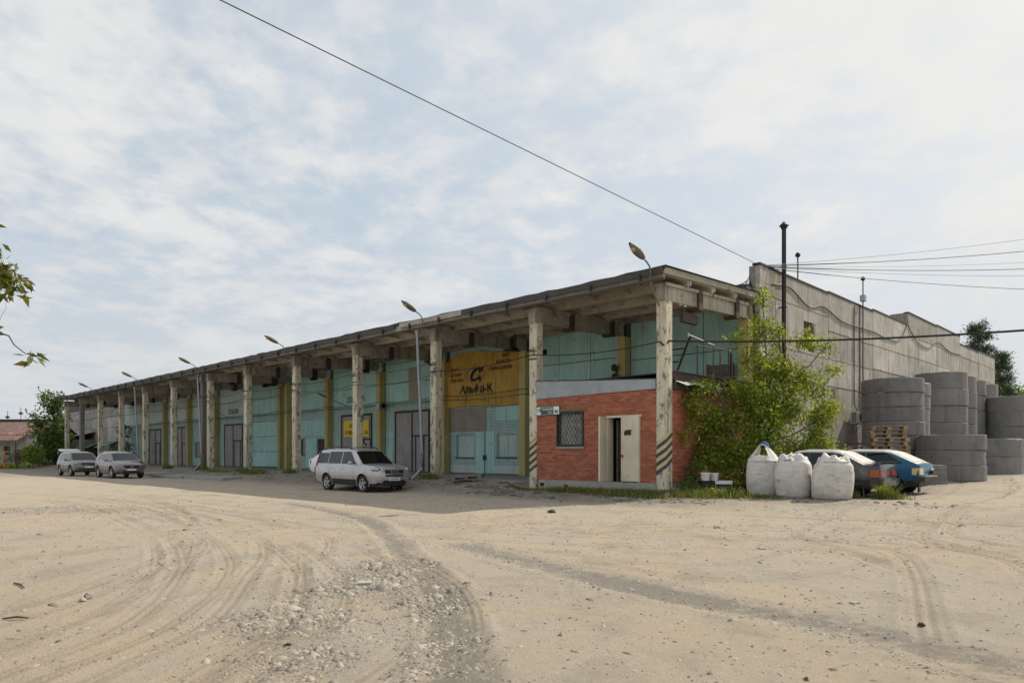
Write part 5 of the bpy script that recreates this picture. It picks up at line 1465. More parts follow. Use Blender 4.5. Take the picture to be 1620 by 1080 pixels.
# ------------------------------------------------------------------ bulk bags
def bag_mat():
    t = NT('woven_bag'); p = t.pos()
    f = t.noise(p, 2.2, 6, .65, .4)
    c = t.mix(t.rng(f, .35, .7), (.66, .625, .57), (.54, .51, .46))
    c = t.mix(t.rng(t.noise(p, 5, 7, .7), .56, .70, 0, .75), c, (.29, .25, .20))
    sp = t.n('ShaderNodeSeparateXYZ'); t.link(p, sp.inputs[0])
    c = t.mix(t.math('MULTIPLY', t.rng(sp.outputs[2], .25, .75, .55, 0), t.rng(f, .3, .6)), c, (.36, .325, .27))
    t.base(c); t.rough(.7)
    fold = t.noise(t.map(p, (1.2, 1.2, 7.5)), 3.2, 5, .6, .8)
    t.bump(t.math('ADD', fold, t.math('MULTIPLY', t.noise(p, 90, 2, .5), .05)), .42, .03)
    t.bs.inputs['Subsurface Weight'].default_value = .0
    return t.mat
BAG = bag_mat(); STRAP = simple('blue_strap', (.03, .13, .42), .6)
def bulk_bag(lx, ly, w, h, rz, label, top, seed):
    p = LW(lx, ly); t = thing('bulk_bag', label, 'bulk bag', (p.x, p.y, gz(p.x, p.y) - .03), rz, 'white bulk bags in front of the dark car')
    rs = np.random.default_rng(seed); o1, o2 = rs.random(2) * 20
    m = MB(); N, Mz = 56, 44
    def P(i, j):
        v = j / (Mz - 1); a = 2 * math.pi * i / N
        n_ = 4.6 - 1.5 * abs(v - .5)
        r = (abs(math.cos(a)) ** n_ + abs(math.sin(a)) ** n_) ** (-1 / n_)
        bulge = .90 + .13 * math.sin(math.pi * min(1, v * .92 + .06)) ** .7
        fold = .030 * (float(fbm(np.array(3 * math.cos(a) + o1), np.array(3 * math.sin(a) + v * 16 + o2), 4)) - .45) + .05 * (float(fbm(np.array(1.3 * math.cos(a) + o2), np.array(1.3 * math.sin(a) + v * 2.5 + o1), 2)) - .4)
        rr = w / 2 * r * bulge + fold * (1 if v > .08 else v / .08)
        if v < .06: rr *= .90 + 1.6 * v
        z = h * v
        if v > .90: rr *= 1 - .10 * ((v - .90) / .1) ** 1.5
        return (rr * math.cos(a) + .05 * v * math.sin(o1), rr * math.sin(a), z)
    m.grid(P, N, Mz, wrap=True)
    # loosely closed top with crumpled cloth
    K = 9; base = len(m.v)
    def Pt(i, j):
        q = j / (K - 1); b = P(i, Mz - 1); a = 2 * math.pi * i / N
        cr = float(fbm(np.array(1.9 * math.cos(a) * (1 - q) + o1), np.array(1.9 * math.sin(a) * (1 - q) + o2 + q * 1.2), 3)) - .42
        return (b[0] * (1 - q), b[1] * (1 - q), b[2] + top * math.sin(math.pi * min(.5, q * .8)) + (cr * .55 if 0 < j else cr * .12) + (.05 * math.sin(a * 5 + o1) * (1 - q) if j else 0))
    m.grid(Pt, N, K, wrap=True)
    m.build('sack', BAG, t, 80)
    return t
t = bulk_bag(2.73, 1.30, .93, 1.14, RB + .28, 'tall white bulk bag with lifting straps gathered up to a blue loop', .05, 1)
# gathered lifting skirt
m = MB()
def sk(i, j):
    a = 2 * math.pi * i / 40; q = j / 14
    n_ = 4 - 2 * q; r = (abs(math.cos(a)) ** n_ + abs(math.sin(a)) ** n_) ** (-1 / n_)
    rr = (.46 * r) * (1 - q) ** .85 + .055 * q + .022 * math.sin(a * 9) * (1 - q * .5)
    return (rr * math.cos(a) - .04 * q, rr * math.sin(a) * (1 - .3 * q), 1.08 + .52 * q)
vs_ = 40
for i in range(40):
    a = 2 * math.pi * (i + .5) / 40
    for j in range(14):
        q = j / 14
        if q > .25 and (abs(((a + .1) % (math.pi)) - math.pi / 2) < .50 + .2 * q) and q < .92: continue
        m._add([sk(i, j), sk(i + 1, j), sk(i + 1, j + 1), sk(i, j + 1)], [(0, 1, 2, 3)])
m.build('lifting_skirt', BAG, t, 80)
m = MB(); m.tube([(-.12, 0, 1.55), (-.08, 0, 1.62), (0, .0, 1.65), (.08, 0, 1.60), (.14, 0, 1.46)], .035, 8); m.build('loop', STRAP, t, 60)
t = bulk_bag(3.75, 1.12, 1.0, 1.10, RB + .24, 'white bulk bag with crumpled top between the two other bags', .16, 2)
m = MB(); m.tube([(.05, -.2, 1.20), (.12, -.15, 1.27), (.2, -.1, 1.25), (.26, -.05, 1.17)], .03, 6); m.tube([(-.2, -.4, 1.12), (-.18, -.42, 1.02), (-.1, -.4, 1.05)], .028, 6); m.build('loop', STRAP, t, 60)
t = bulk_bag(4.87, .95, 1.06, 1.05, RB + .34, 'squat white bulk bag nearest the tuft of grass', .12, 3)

# ------------------------------------------------------------------ concrete well rings in stacks
def ring_mesh(D, h):
    m = MB(); r = D / 2; w = .11; b = .022
    m.lathe([(r - w, b), (r - w + b, 0), (r - b, 0), (r, b), (r, h - b), (r - b, h), (r - w + b, h), (r - w, h - b)], 56, close=True)
    rs = random.Random(int(h * 1000)); n = 8; low = 0.0
    for k in range(56):
        low = .6 * low + (rs.uniform(.01, .05) if rs.random() < .12 else 0)
        for j in (4, 5):
            x, y, z = m.v[k * n + j]; f = 1 - low * .25
            m.v[k * n + j] = (x * f, y * f, z - low)
    for a in (0.4, 2.5, 4.6):
        c, s = math.cos(a), math.sin(a); m.obox((c * r, s * r, h / 2), (c, s, 0), (-s, c, 0), (0, 0, 1), .005, .012, h / 2 - .03)
    m.mi = 1
    for a in (1.2, 3.4, 5.3):
        c, s = math.cos(a), math.sin(a); m.tube([(c * (r - .05), s * (r - .05), h * .55), (c * (r + .004), s * (r + .004), h * .55)], .035, 8)
    return m.mesh('concrete_ring', [MAT['ring'], MAT['dim']], 40)
RA = ring_mesh(2.5, .618); RBm = ring_mesh(2.5, .885)
ORDT = ['top', 'second', 'third', 'fourth', 'fifth', 'sixth', 'seventh']
def stack(X, Y, me, h, n, desc, grp, z0=None):
    g = gz(X, Y) - .015 if z0 is None else z0
    for k in range(n):
        o = obj('concrete_ring', me); o.location = (X + random.uniform(-.045, .045), Y + random.uniform(-.045, .045), g + k * (h + .006))
        o.rotation_euler = (0, 0, random.uniform(0, 6.28))
        i = n - 1 - k
        lab = ('top concrete ring of ' if i == 0 else f'{ORDT[i]} concrete ring from the top of ') + desc
        tag(o, lab, 'concrete ring', grp)
Z_ = 31.4; stack((1411.5 - 810) / 1112 * Z_, Z_, RA, .618, 7, 'the wide stack behind the pallets', 'rings in the wide stack behind the pallets')
Z_ = 33.9; stack((1424 - 810) / 1112 * Z_, Z_, RA, .618, 7, 'the stack peeking out behind the wide stack', 'rings in the stack behind the wide stack')
Z_ = 29.2; stack((1503 - 810) / 1112 * Z_, Z_, RA, .618, 3, 'the low three-ring stack beside the blue hatchback', 'rings in the low three-ring stack')
stack(23.2, 38.0, RBm, .885, 6, 'the tallest ring stack', 'rings in the tallest stack')
stack(25.0, 40.1, RBm, .885, 6, 'the stack right behind the tallest one', 'rings behind the tallest stack')
stack(27.1, 42.4, RBm, .885, 6, 'the rearmost tall stack', 'rings last in the tall row')
stack(29.4, 44.6, RBm, .885, 6, 'the dark stack near the end of the wall', 'rings in the dark far stack')
stack(29.3, 41.2, RBm, .86, 5, 'the stack at the right edge of the photo', 'rings in the right edge stack')
stack(24.3, 35.5, RBm, .885, 2, 'the two-ring stack with dark stains', 'rings in the stained two-ring stack')
stack(28.45, 37.8, RBm, .885, 2, 'the cut off two-ring stack at the right edge', 'rings in the cut off two-ring stack')
# small stack of concrete blocks behind the blue car
bp = at(1478, 760, 26.6)
for k in range(4):
    m = MB(); m.box(-.30, .30, -.42, .42, 0, .175); o = m.build('concrete_block', MAT['ring'])
    o.location = (bp.x + random.uniform(-.04, .04), bp.y + random.uniform(-.03, .03), gz(bp.x, bp.y) - .02 + k * .185); o.rotation_euler = (0, 0, RB + .5 + random.uniform(-.08, .08))
    tag(o, f'{["bottom", "second lowest", "third lowest", "top"][k]} grey concrete block of the small pile behind the blue hatchback', 'concrete block', 'concrete blocks behind the blue hatchback')

# ------------------------------------------------------------------ pallets
def pallet_parts(mat, seed=0):
    rs = random.Random(seed)
    a = MB()
    for k in range(5):
        y = -.40 + k * .176 + rs.uniform(-.004, .004); a.box(-.6, .6, y, y + .10 if k not in (0, 2, 4) else y + .122 if k < 4 else .40, .122, .144)
    b = MB()
    for x in (-.6, -.0725, .455): b.box(x, x + .145, -.4, .4, .100, .1215)
    c = MB()
    for x in (-.6, -.0725, .455):
        for y in (-.4, -.0725, .30): c.box(x, x + .145, y, y + .10, .022, .0995)
    d = MB()
    for y in (-.4, -.0725, .30): d.box(-.6, .6, y, y + .10, 0, .0215)
    return [('top_boards', a.mesh('top_boards', mat)), ('cross_boards', b.mesh('cross_boards', mat)), ('blocks', c.mesh('blocks', mat)), ('base_boards', d.mesh('base_boards', mat))]
def pallet_pieces(mat):
    L_ = []
    def bx(n, *a): m = MB(); m.box(*a); L_.append((n, m.mesh(n, mat)))
    for k in range(5): y = -.40 + k * .17; bx('board', -.6, .6, y, y + .12, .122, .144)
    for x in (-.6, -.0725, .455): bx('cross_board', x, x + .145, -.4, .4, .100, .1215)
    for x in (-.6, -.0725, .455):
        for y in (-.4, -.0725, .30): bx('block', x, x + .145, y, y + .10, .022, .0995)
    for y in (-.4, -.0725, .30): bx('base_board', -.6, .6, y, y + .10, 0, .0215)
    return L_
PIECES = pallet_pieces(MAT['wood_old']); PIECES_W = pallet_pieces(MAT['wood']); PW = []
PP = pallet_parts(MAT['wood']); PO = pallet_parts(MAT['wood_old'], 3)
def pallet(loc, rz, label, parts=PP, group=None, tilt=(0, 0)):
    t = thing('pallet', label, 'pallet', loc, rz, group); t.rotation_euler = (tilt[0], tilt[1], rz)
    if parts is PO or parts is PW:
        for n, me in (PIECES if parts is PO else PIECES_W): obj(n, me, t)
    else:
        for n, me in parts: obj(n, me, t)
    return t
ps = at(1404, 740, 26.4); g0 = gz(ps.x, ps.y) - .01
NAMES = ['top', 'second', 'third', 'fourth', 'fifth', 'sixth', 'seventh', 'eighth', 'ninth', 'tenth', 'eleventh', 'twelfth', 'thirteenth', 'fourteenth', 'fifteenth']
NP = 15
for k in range(NP):
    i = NP - 1 - k
    dx = .0 if i < 5 else .10
    pallet((ps.x + dx + random.uniform(-.05, .05), ps.y + random.uniform(-.05, .05), g0 + k * .146), R(-20) + random.uniform(-.07, .07),
           ('top pallet of the tall wooden stack behind the blue hatchback' if i == 0 else f'{NAMES[i]} pallet from the top of the tall stack behind the blue hatchback'), group='pallets in the tall stack', parts=PW if i < 8 else PP)
p2 = at(1368, 740, 26.9); g0 = gz(p2.x, p2.y) - .01
for k in range(10):
    i = 9 - k
    pallet((p2.x + random.uniform(-.04, .04), p2.y + random.uniform(-.04, .04), g0 + k * .146), R(-24) + random.uniform(-.08, .08),
           ('top pallet of the lower stack left of the tall pallet stack' if i == 0 else f'{NAMES[i]} pallet from the top of the lower stack beside the tall one'), group='pallets in the lower stack')
q = at(741, 776, 28.2)
pallet((q.x, q.y, gz(q.x, q.y) + .09), R(-8), 'flat weathered pallet lying in the shade before the banner bay', PO, tilt=(R(5), R(-5)))
q = at(1112, 782, 21.9)
pallet((q.x, q.y, gz(q.x, q.y) + .0), R(-28), 'old grey pallet in the weeds beside the corner column', PO, tilt=(R(2), R(-2)))
# boards, buckets, tray and rubble next to it
q = at(1104, 775, 22.2)
for k, (dx, dy, dz, rz, ln) in enumerate(((.55, .2, .16, .2, .5), (.2, .1, .19, -.3, .42), (.9, .1, .14, .5, .4), (.7, -.05, .15, -.1, .35))):
    m = MB(); m.box(-ln / 2, ln / 2, -.05, .05, 0, .07); o = m.build('wood_scrap', MAT['wood_old']); o.location = (q.x + dx, q.y + dy, gz(q.x + dx, q.y + dy) + dz); o.rotation_euler = (0, R(4), rz)
    tag(o, ['short wood scrap on the old pallet, right side', 'short wood scrap on the left of the old pallet', 'wood scrap beside the plastic tray', 'smallest wood scrap in the middle of the rubbish'][k], 'wood scrap', 'wood scraps on the old pallet')
def bucket(px, py, Z, label, r=.15, h=.30, flat=False):
    p = at(px, py, Z); t = thing('bucket', label, 'bucket', (p.x, p.y, p.z), random.random(), 'white buckets in the weeds')
    m = MB(); m.lathe([(.001, .0), (r * .84, 0), (r, h), (r * .96, h), (r * .82, .02), (.001, .02)], 22); m.build('tub', MAT['white_plastic'], t, 40)
    m = MB(); m.lathe([(r, h - .05), (r + .014, h - .045), (r + .014, h), (r, h)], 22); m.build('rim', MAT['white_plastic'], t, 40)
    m = MB(); m.tube([(r * math.cos(a), r * math.sin(a) * .15 - r, h - .04 - r * .8 * math.sin(a)) for a in np.linspace(0, math.pi, 12)], .005, 5); m.build('bail', MAT['galv'], t)
bucket(1116, 759.5, 22.3, 'white bucket on the left of the pair in the weeds', .145, .25); bucket(1130, 760, 22.6, 'white bucket on the right of the pair in the weeds', .135, .25)
for b in ((1116, 22.3, .38), (1130, 22.6, .40)):
    p = at(b[0], 770, b[1]); gg = gz(p.x, p.y); top = at(b[0], 759.5, b[1]).z
    m = MB(); m.box(-.19, .19, -.16, .16, gg - .02, top - .002); o = m.build('crate_base', MAT['black']); o.location = (p.x, p.y, 0); o.rotation_euler = (0, 0, .3)
    tag(o, 'black crate under the left white bucket' if b[0] == 1116 else 'black crate under the right white bucket', 'crate', 'black crates in the weeds')
p = at(1144, 765, 22.3); t = thing('plastic_tray', 'low white plastic tray lying right of the two buckets', 'tray', (p.x, p.y, p.z - .0), -.15)
m = MB(); m.prism([(-.24, 0), (.24, 0), (.27, .10), (.25, .10), (.225, .015), (-.225, .015), (-.25, .10), (-.27, .10)], -.15, .15, 'y'); m.box(-.26, .26, -.16, -.151, .0, .10); m.box(-.26, .26, .151, .16, 0, .10); m.build('tub', MAT['white_plastic'], t)
m = MB(); m.box(-.2, .2, -.1, .1, gz(p.x, p.y) - p.z - .02, -.003); m.build('foot', MAT['black'], t)
p = at(1097, 770, 22.4); m = MB(); m.box(-.19, .19, -.015, .015, 0, .55); o = m.build('leaning_board', MAT['steel_brown']); o.location = (p.x, p.y + .4, gz(p.x, p.y)); o.rotation_euler = (R(-16), R(-8), RB); tag(o, 'dark board leaning against the annex wall beside the buckets', 'board')
p = at(1074, 780, 22.0)
for k, (dx, dy, s_) in enumerate(((0, 0, .42), (.45, -.25, .3), (-.4, -.2, .34))):
    m = MB(); m.hexa([(-s_, -s_ * .6, 0), (s_, -s_ * .5, 0), (s_ * .8, s_ * .6, 0), (-s_ * .7, s_ * .5, 0), (-s_ * .9, -s_ * .5, .09), (s_ * .9, -s_ * .45, .13), (s_ * .7, s_ * .5, .12), (-s_ * .6, s_ * .45, .08)])
    o = m.build('broken_slab', MAT['plinth']); o.location = (p.x + dx, p.y + dy, gz(p.x + dx, p.y + dy) - .02); o.rotation_euler = (R(random.uniform(-7, 7)), R(random.uniform(-7, 7)), random.uniform(0, 6))
    tag(o, ['broken concrete slab piece at the foot of the corner column', 'small slab piece right of the corner column', 'slab piece left of the corner column foot'][k], 'rubble', 'slab pieces at the corner')

# ------------------------------------------------------------------ slabs of pavement in front of the arcade
for k, (x0, x1, y0, y1) in enumerate(((-31.5, -26.2, -3.2, -1.2), (-36.6, -31.6, -3.4, -1.2), (-41.5, -36.7, -3.1, -1.1))):
    m = MB(); cx, cy = (x0 + x1) / 2, (y0 + y1) / 2; w = LW(cx, cy); g = gz(w.x, w.y)
    hx, hy = (x1 - x0) / 2, (y1 - y0) / 2
    m.hexa([(-hx, -hy, -.3), (hx, -hy + .1, -.3), (hx, hy, -.3), (-hx, hy, -.3), (-hx, -hy, .02), (hx, -hy + .1, .05), (hx, hy, .12), (-hx, hy, .09)])
    o = m.build('pavement_slab', MAT['apron']); o.location = (w.x, w.y, g); o.rotation_euler = (0, 0, RB); struct(o)

# ------------------------------------------------------------------ stones, gravel and scraps on the yard
def rock_verts(n, rs, flat=.6):
    base = np.array([(1, 0, 0), (.31, .95, 0), (-.81, .59, 0), (-.81, -.59, 0), (.31, -.95, 0), (0, 0, 1), (.5, .5, .75), (-.45, -.4, .7)], float)
    return base
RF = [(0, 1, 6), (1, 2, 5), (2, 3, 7), (3, 4, 7), (4, 0, 6), (6, 1, 5), (6, 5, 4), (5, 7, 4), (5, 2, 7), (0, 6, 4)]
RF = [(0, 1, 6), (6, 1, 5), (1, 2, 5), (5, 2, 7), (2, 3, 7), (3, 4, 7), (7, 4, 5), (5, 4, 6), (4, 0, 6)]
def gravel():
    rs = np.random.default_rng(5)
    cs = []
    for cx, cy, rx, ry in GRAVEL:
        n = int(2900 * rx * ry) if cy < 15 else 900
        k_ = max(6, n // 22); cc = np.stack([rs.normal(cx, rx * .55, k_), rs.normal(cy, ry * .55, k_)], -1)
        cs.append(cc[rs.integers(0, k_, n)] + rs.normal(0, .09 if cy < 15 else .4, (n, 2)))
    for pts, hw, dep, gr, tread in TRACKS:
        C = cat_rom(pts); n = int(900 * (1 if gr > .5 else .22))
        i = rs.integers(0, len(C), n); cs.append(C[i] + rs.normal(0, hw * (1.0 if gr > .5 else 1.6), (n, 2)))
    n = 15000; r = 2.6 + 21 * rs.random(n) ** 1.4; a = np.radians(rs.uniform(-40, 40, n)); cs.append(np.stack([r * np.sin(a), r * np.cos(a)], -1))
    n = 1800; lx = rs.uniform(-20, 9, n); ly = rs.normal(-1.9, 1.0, n); cs.append(np.stack([OB.x + lx * cB - ly * sB, OB.y + lx * sB + ly * cB], -1))
    C = np.concatenate(cs); C = C[(C[:, 1] > 1.5)]
    N = len(C)
    s = np.clip(rs.lognormal(-5.0, .55, N), .003, .035) * (1 + C[:, 1] * .03)
    s *= 1 + .75 * np.clip(gravel_field(C[:, 0], C[:, 1]) * 1.5, 0, 1) * (rs.random(N) < .6)
    dz, _, _ = track_field(C[:, 0], C[:, 1]); z = ground_height(C[:, 0], C[:, 1]) + dz
    base = rock_verts(0, rs)
    yaw = rs.uniform(0, 6.28, N); sx = s * rs.uniform(.8, 2.0, N); sy = s * rs.uniform(.5, 1.0, N); sz = s * rs.uniform(.35, 1.0, N)
    V = base[None] * np.stack([sx, sy, sz], -1)[:, None] * (1 + .6 * (rs.random((N, 8, 1)) - .5))
    x = V[..., 0] * np.cos(yaw)[:, None] - V[..., 1] * np.sin(yaw)[:, None]; y = V[..., 0] * np.sin(yaw)[:, None] + V[..., 1] * np.cos(yaw)[:, None]
    P = np.stack([x + C[:, 0:1], y + C[:, 1:2], V[..., 2] + z[:, None] - .15 * s[:, None]], -1).reshape(-1, 3)
    F = (np.array(RF)[None] + (np.arange(N) * 8)[:, None, None]).reshape(-1, 3)
    return tri_mesh('gravel', P, F)
def tri_mesh(name, P, F, smooth=False):
    me = bpy.data.meshes.new(name)
    k = F.shape[1]
    me.vertices.add(len(P)); me.vertices.foreach_set('co', P.astype(np.float32).ravel())
    me.loops.add(F.size); me.loops.foreach_set('vertex_index', F.astype(np.int32).ravel())
    me.polygons.add(len(F)); me.polygons.foreach_set('loop_start', (np.arange(len(F)) * k).astype(np.int32))
    if smooth: me.polygons.foreach_set('use_smooth', np.ones(len(F), bool))
    me.update(calc_edges=True)
    return me
me = gravel()
t_ = NT('gravel_stone'); r_ = t_.n('ShaderNodeNewGeometry').outputs['Random Per Island']
c_ = t_.mix(t_.rng(r_, 0, 1, 0, 1, False), (.14, .124, .104), (.43, .375, .305)); c_ = t_.mix(t_.rng(r_, .90, .95), c_, (.26, .215, .165)); t_.base(c_); t_.rough(.9); me.materials.append(t_.mat)
struct(obj('gravel', me), 'stuff')
def rock(px, py, sx, sy, sz, label, mat=None, name='stone', cat='stone', group='loose stones on the yard'):
    Z = 1.5 * 1112 / (py - 717.8); X = (px - 810) / 1112 * Z
    m = MB(); bm = bmesh.new(); bmesh.ops.create_icosphere(bm, subdivisions=2, radius=1)
    rs = np.random.default_rng(int(px))
    for v in bm.verts:
        f = 1 + .5 * (rs.random() - .5); v.co = Vector((v.co.x * sx * f, v.co.y * sy * f, max(-.25, v.co.z) * sz * f))
    me = bpy.data.meshes.new(name); bm.to_mesh(me); bm.free(); me.materials.append(mat or MAT['stone'])
    o = obj(name, me); o.location = (X, Z, float(ground_height(X, Z)) + .05 * sz); o.rotation_euler = (0, 0, rs.random() * 6)
    tag(o, label, cat, group)
rock(139, 947, .045, .035, .055, 'pair-sized pale stone on the tyre tracks at left'); rock(131, 951, .035, .03, .03, 'small stone leaning beside the pale stone at left')
rock(872, 810, .13, .09, .09, 'dark lump of earth at the tip of the building shadow', MAT['felt']); rock(1136, 836, .11, .09, .05, 'flat stone on the dirt road below the white bags')
rock(1205, 866, .07, .06, .03, 'pale flat stone further down the dirt road'); rock(1457, 987, .035, .03, .025, 'small dark stone at lower right', MAT['felt']); rock(1318, 1059, .035, .03, .02, 'stone near the lower right edge'); rock(1276, 1075, .02, .016, .02, 'dark pebble near the bottom edge', MAT['felt'])
# flat broken slabs lying in the gravel patch
def flat_piece(px, py, w, l, h, rz, tilt, label, mat, name='slab_fragment', cat='rubble'):
    Z = 1.5 * 1112 / (py - 717.8); X = (px - 810) / 1112 * Z
    m = MB(); m.hexa([(-w, -l, 0), (w * .9, -l * .8, 0), (w, l, 0), (-w * .8, l * .9, 0), (-w * .95, -l, h), (w * .85, -l * .75, h), (w * .95, l, h * .9), (-w * .75, l * .9, h * .9)])
    o = m.build(name, mat); o.location = (X, Z, float(ground_height(X, Z)) - .002); o.rotation_euler = (tilt, R(3), rz); tag(o, label, cat)
flat_piece(577, 926, .085, .055, .035, .25, R(9), 'flat grey slab fragment propped in the gravel patch', MAT['apron'])
flat_piece(1352, 952, .05, .04, .02, .4, 0, 'pale chip of stone on the dirt at right', MAT['plinth'])
for k, (px, py, ln, rz, lb) in enumerate(((25, 980, .22, .1, 'short stick at the left edge'), (30, 930, .45, -.75, 'dark twig lying in the dust at left'), (455, 1023, .06, .2, 'dark scrap near the gravel patch'))):
    Z = 1.5 * 1112 / (py - 717.8); X = (px - 810) / 1112 * Z
    m = MB(); m.tube([(-ln / 2, 0, .01), (0, .02, .018), (ln / 2, 0, .01)], [.008, .010, .005], 6); o = m.build('stick', MAT['steel_brown']); o.location = (X, Z, float(ground_height(X, Z))); o.rotation_euler = (0, 0, rz); tag(o, lb, 'stick', 'sticks on the yard')

# ------------------------------------------------------------------ vegetation
def leaf_mat(name, a, b, back=.45, tr=.35):
    t = NT(name); r = t.n('ShaderNodeNewGeometry').outputs['Random Per Island']
    c = t.mix(r, a, b); c = t.mix(t.rng(r, .93, .97), c, tuple(x * 1.5 for x in b))
    t.base(c); t.rough(.5); t.bs.inputs['Specular IOR Level'].default_value = .35
    tl = t.n('ShaderNodeBsdfTranslucent'); t.link(t.mix(1.0, c, (1.5, 1.55, .55), 'MULTIPLY'), tl.inputs[0])
    mx = t.n('ShaderNodeMixShader'); mx.inputs[0].default_value = tr
    t.link(t.bs.outputs[0], mx.inputs[1]); t.link(tl.outputs[0], mx.inputs[2]); t.link(mx.outputs[0], t.out.inputs[0])
    return t.mat
LEAF = leaf_mat('maple_leaf', (.10, .16, .024), (.30, .32, .055), tr=.52)
LEAF2 = leaf_mat('shrub_leaf', (.050, .10, .018), (.11, .165, .03))
LEAFY = leaf_mat('bright_shrub_leaf', (.12, .18, .025), (.20, .24, .04))
LEAFR = leaf_mat('near_branch_leaf', (.06, .085, .015), (.17, .15, .03))
PINE = leaf_mat('pine_needle', (.030, .052, .020), (.065, .09, .032), tr=.15)
GRASS = leaf_mat('grass_blade', (.085, .125, .03), (.23, .22, .075), tr=.35)
BARK = simple('bark', (.12, .095, .07), .95, var=.35, scale=10, bump=.6)

def leaves(C, L, rs, droop=.5, width=.42, name='crown'):
    """pointed folded leaves at the points C; L: lengths"""
    N = len(C)
    d = rs.normal(0, 1, (N, 3)); d[:, 2] -= droop; d /= np.linalg.norm(d, axis=1)[:, None]
    u = rs.normal(0, 1, (N, 3)); s = np.cross(d, u); s /= np.linalg.norm(s, axis=1)[:, None]
    n = np.cross(s, d)
    L = L[:, None]; W = L * width
    p0 = C; p1 = C + d * L * .45 + s * W * .5 + n * W * .12; p2 = C + d * L; p3 = C + d * L * .45 - s * W * .5 + n * W * .12
    P = np.stack([p0, p1, p2, p3], 1).reshape(-1, 3)
    k = (np.arange(N) * 4)[:, None]
    F = np.concatenate([k + np.array([[0, 1, 2]]), k + np.array([[0, 2, 3]])], 1).reshape(-1, 3)
    return tri_mesh(name, P, F)
def clumps(spec, rs, per, size):
    """spec: list of (centre, (rx,ry,rz), n_clumps); leaves gather in small twigs inside the ellipsoids"""
    out = []; tips = []
    for c, r, n in spec:
        q = rs.normal(0, 1, (n, 3)); q /= np.linalg.norm(q, axis=1)[:, None]; q *= (rs.random((n, 1)) ** .45)
        cc = np.array(c) + q * np.array(r); tips.append(cc)
        for p in cc: out.append(p + rs.normal(0, size * rs.uniform(.6, 1.3), (max(3, int(per * rs.uniform(.5, 1.5))), 3)) * np.array([1, 1, .75]))
    return np.concatenate(out), np.concatenate(tips)
def tree(name, label, base, spec, per, size, leaf, mat, seed, trunk, cat='tree', twigs=60, r0=.09, group=None, droop=.5, width=.42, limbs=()):
    rs = np.random.default_rng(seed); b = Vector(base)
    t = thing(name, label, cat, b, 0, group)
    spec2 = [((c[0] - b.x, c[1] - b.y, c[2] - b.z), r, n) for c, r, n in spec]
    P, tips = clumps(spec2, rs, per, size)
    me = leaves(P, rs.uniform(.6, 1.35, len(P)) * leaf, rs, droop, width); me.materials.append(mat); obj('crown', me, t)
    m = MB()
    for tr in trunk:
        n = len(tr); m.tube([Vector(p) - b for p in tr], [r0 * (1 - .75 * i / max(1, n - 1)) for i in range(n)], 7)
    lines = [Vector(p) - b for tr in trunk for p in [Vector(tr[i]).lerp(Vector(tr[i + 1]), q / 4) for i in range(len(tr) - 1) for q in range(4)]]
    idx = rs.choice(len(tips), min(twigs, len(tips)), False)
    for i in idx:
        e = Vector(tips[i]); cand_ = [l for l in lines if l.z < e.z + .1] or lines
        s_ = min(cand_, key=lambda l: (l - e).length + max(0, (l.z - e.z)) * 2)
        mid = s_.lerp(e, .5) + Vector(rs.normal(0, .06, 3)) + Vector((0, 0, .05))
        m.tube([s_, mid, e], [r0 * .22, r0 * .14, r0 * .06], 4, False)
    m.build('trunk', BARK, t, 60)
    return t
# the ash-leaved maple in front of the annex gable
def A(px, py, Z): return tuple(at(px, py, Z))
tb = LW(1.15, 3.3); tg = gz(tb.x, tb.y) - .05
MS = []
for px, py, Z, rx, ry, rz, n in (
    (1135, 715, 23.4, .75, .6, .85, 120), (1180, 720, 23.3, .8, .6, .95, 150), (1215, 690, 23.6, .7, .7, .9, 120), (1145, 668, 23.7, .7, .6, .5, 85), (1195, 640, 23.9, .9, .7, .85, 150),
    (1245, 640, 24.2, .8, .7, .8, 105), (1118, 655, 23.3, .38, .4, .45, 30), (1098, 655, 23.0, .20, .3, .5, 16), (1230, 585, 24.4, .75, .6, .7, 85), (1195, 575, 24.2, .45, .5, .6, 38), (1158, 612, 23.6, .35, .4, .3, 16),
    (1270, 600, 24.5, .55, .5, .5, 42), (1300, 660, 24.6, .55, .5, .35, 42), (1290, 690, 24.6, .5, .5, .4, 40), (1262, 715, 24.2, .5, .5, .5, 45), (1312, 645, 24.8, .35, .3, .22, 18), (1200, 520, 24.5, .35, .35, .65, 26), (1222, 530, 24.6, .35, .35, .5, 24), (1206, 470, 24.6, .22, .22, .42, 13),
    (1275, 535, 24.8, .45, .4, .32, 22), (1305, 545, 24.9, .32, .3, .18, 11), (1315, 585, 24.9, .25, .3, .25, 11), (1165, 535, 24.2, .25, .3, .2, 9), (1118, 612, 23.3, .28, .3, .22, 12), (1100, 615, 23.0, .25, .25, .25, 10), (1290, 615, 24.7, .4, .4, .4, 24), (1240, 760, 23.6, .5, .4, .35, 26), (1160, 762, 23.0, .6, .35, .3, 36), (1310, 715, 24.6, .35, .3, .25, 16), (1085, 690, 22.9, .14, .2, .25, 7), (1090, 630, 22.9, .16, .2, .2, 7)):
    MS.append((A(px, py, Z), (rx, ry, rz), n))
base = (tb.x, tb.y, tg)
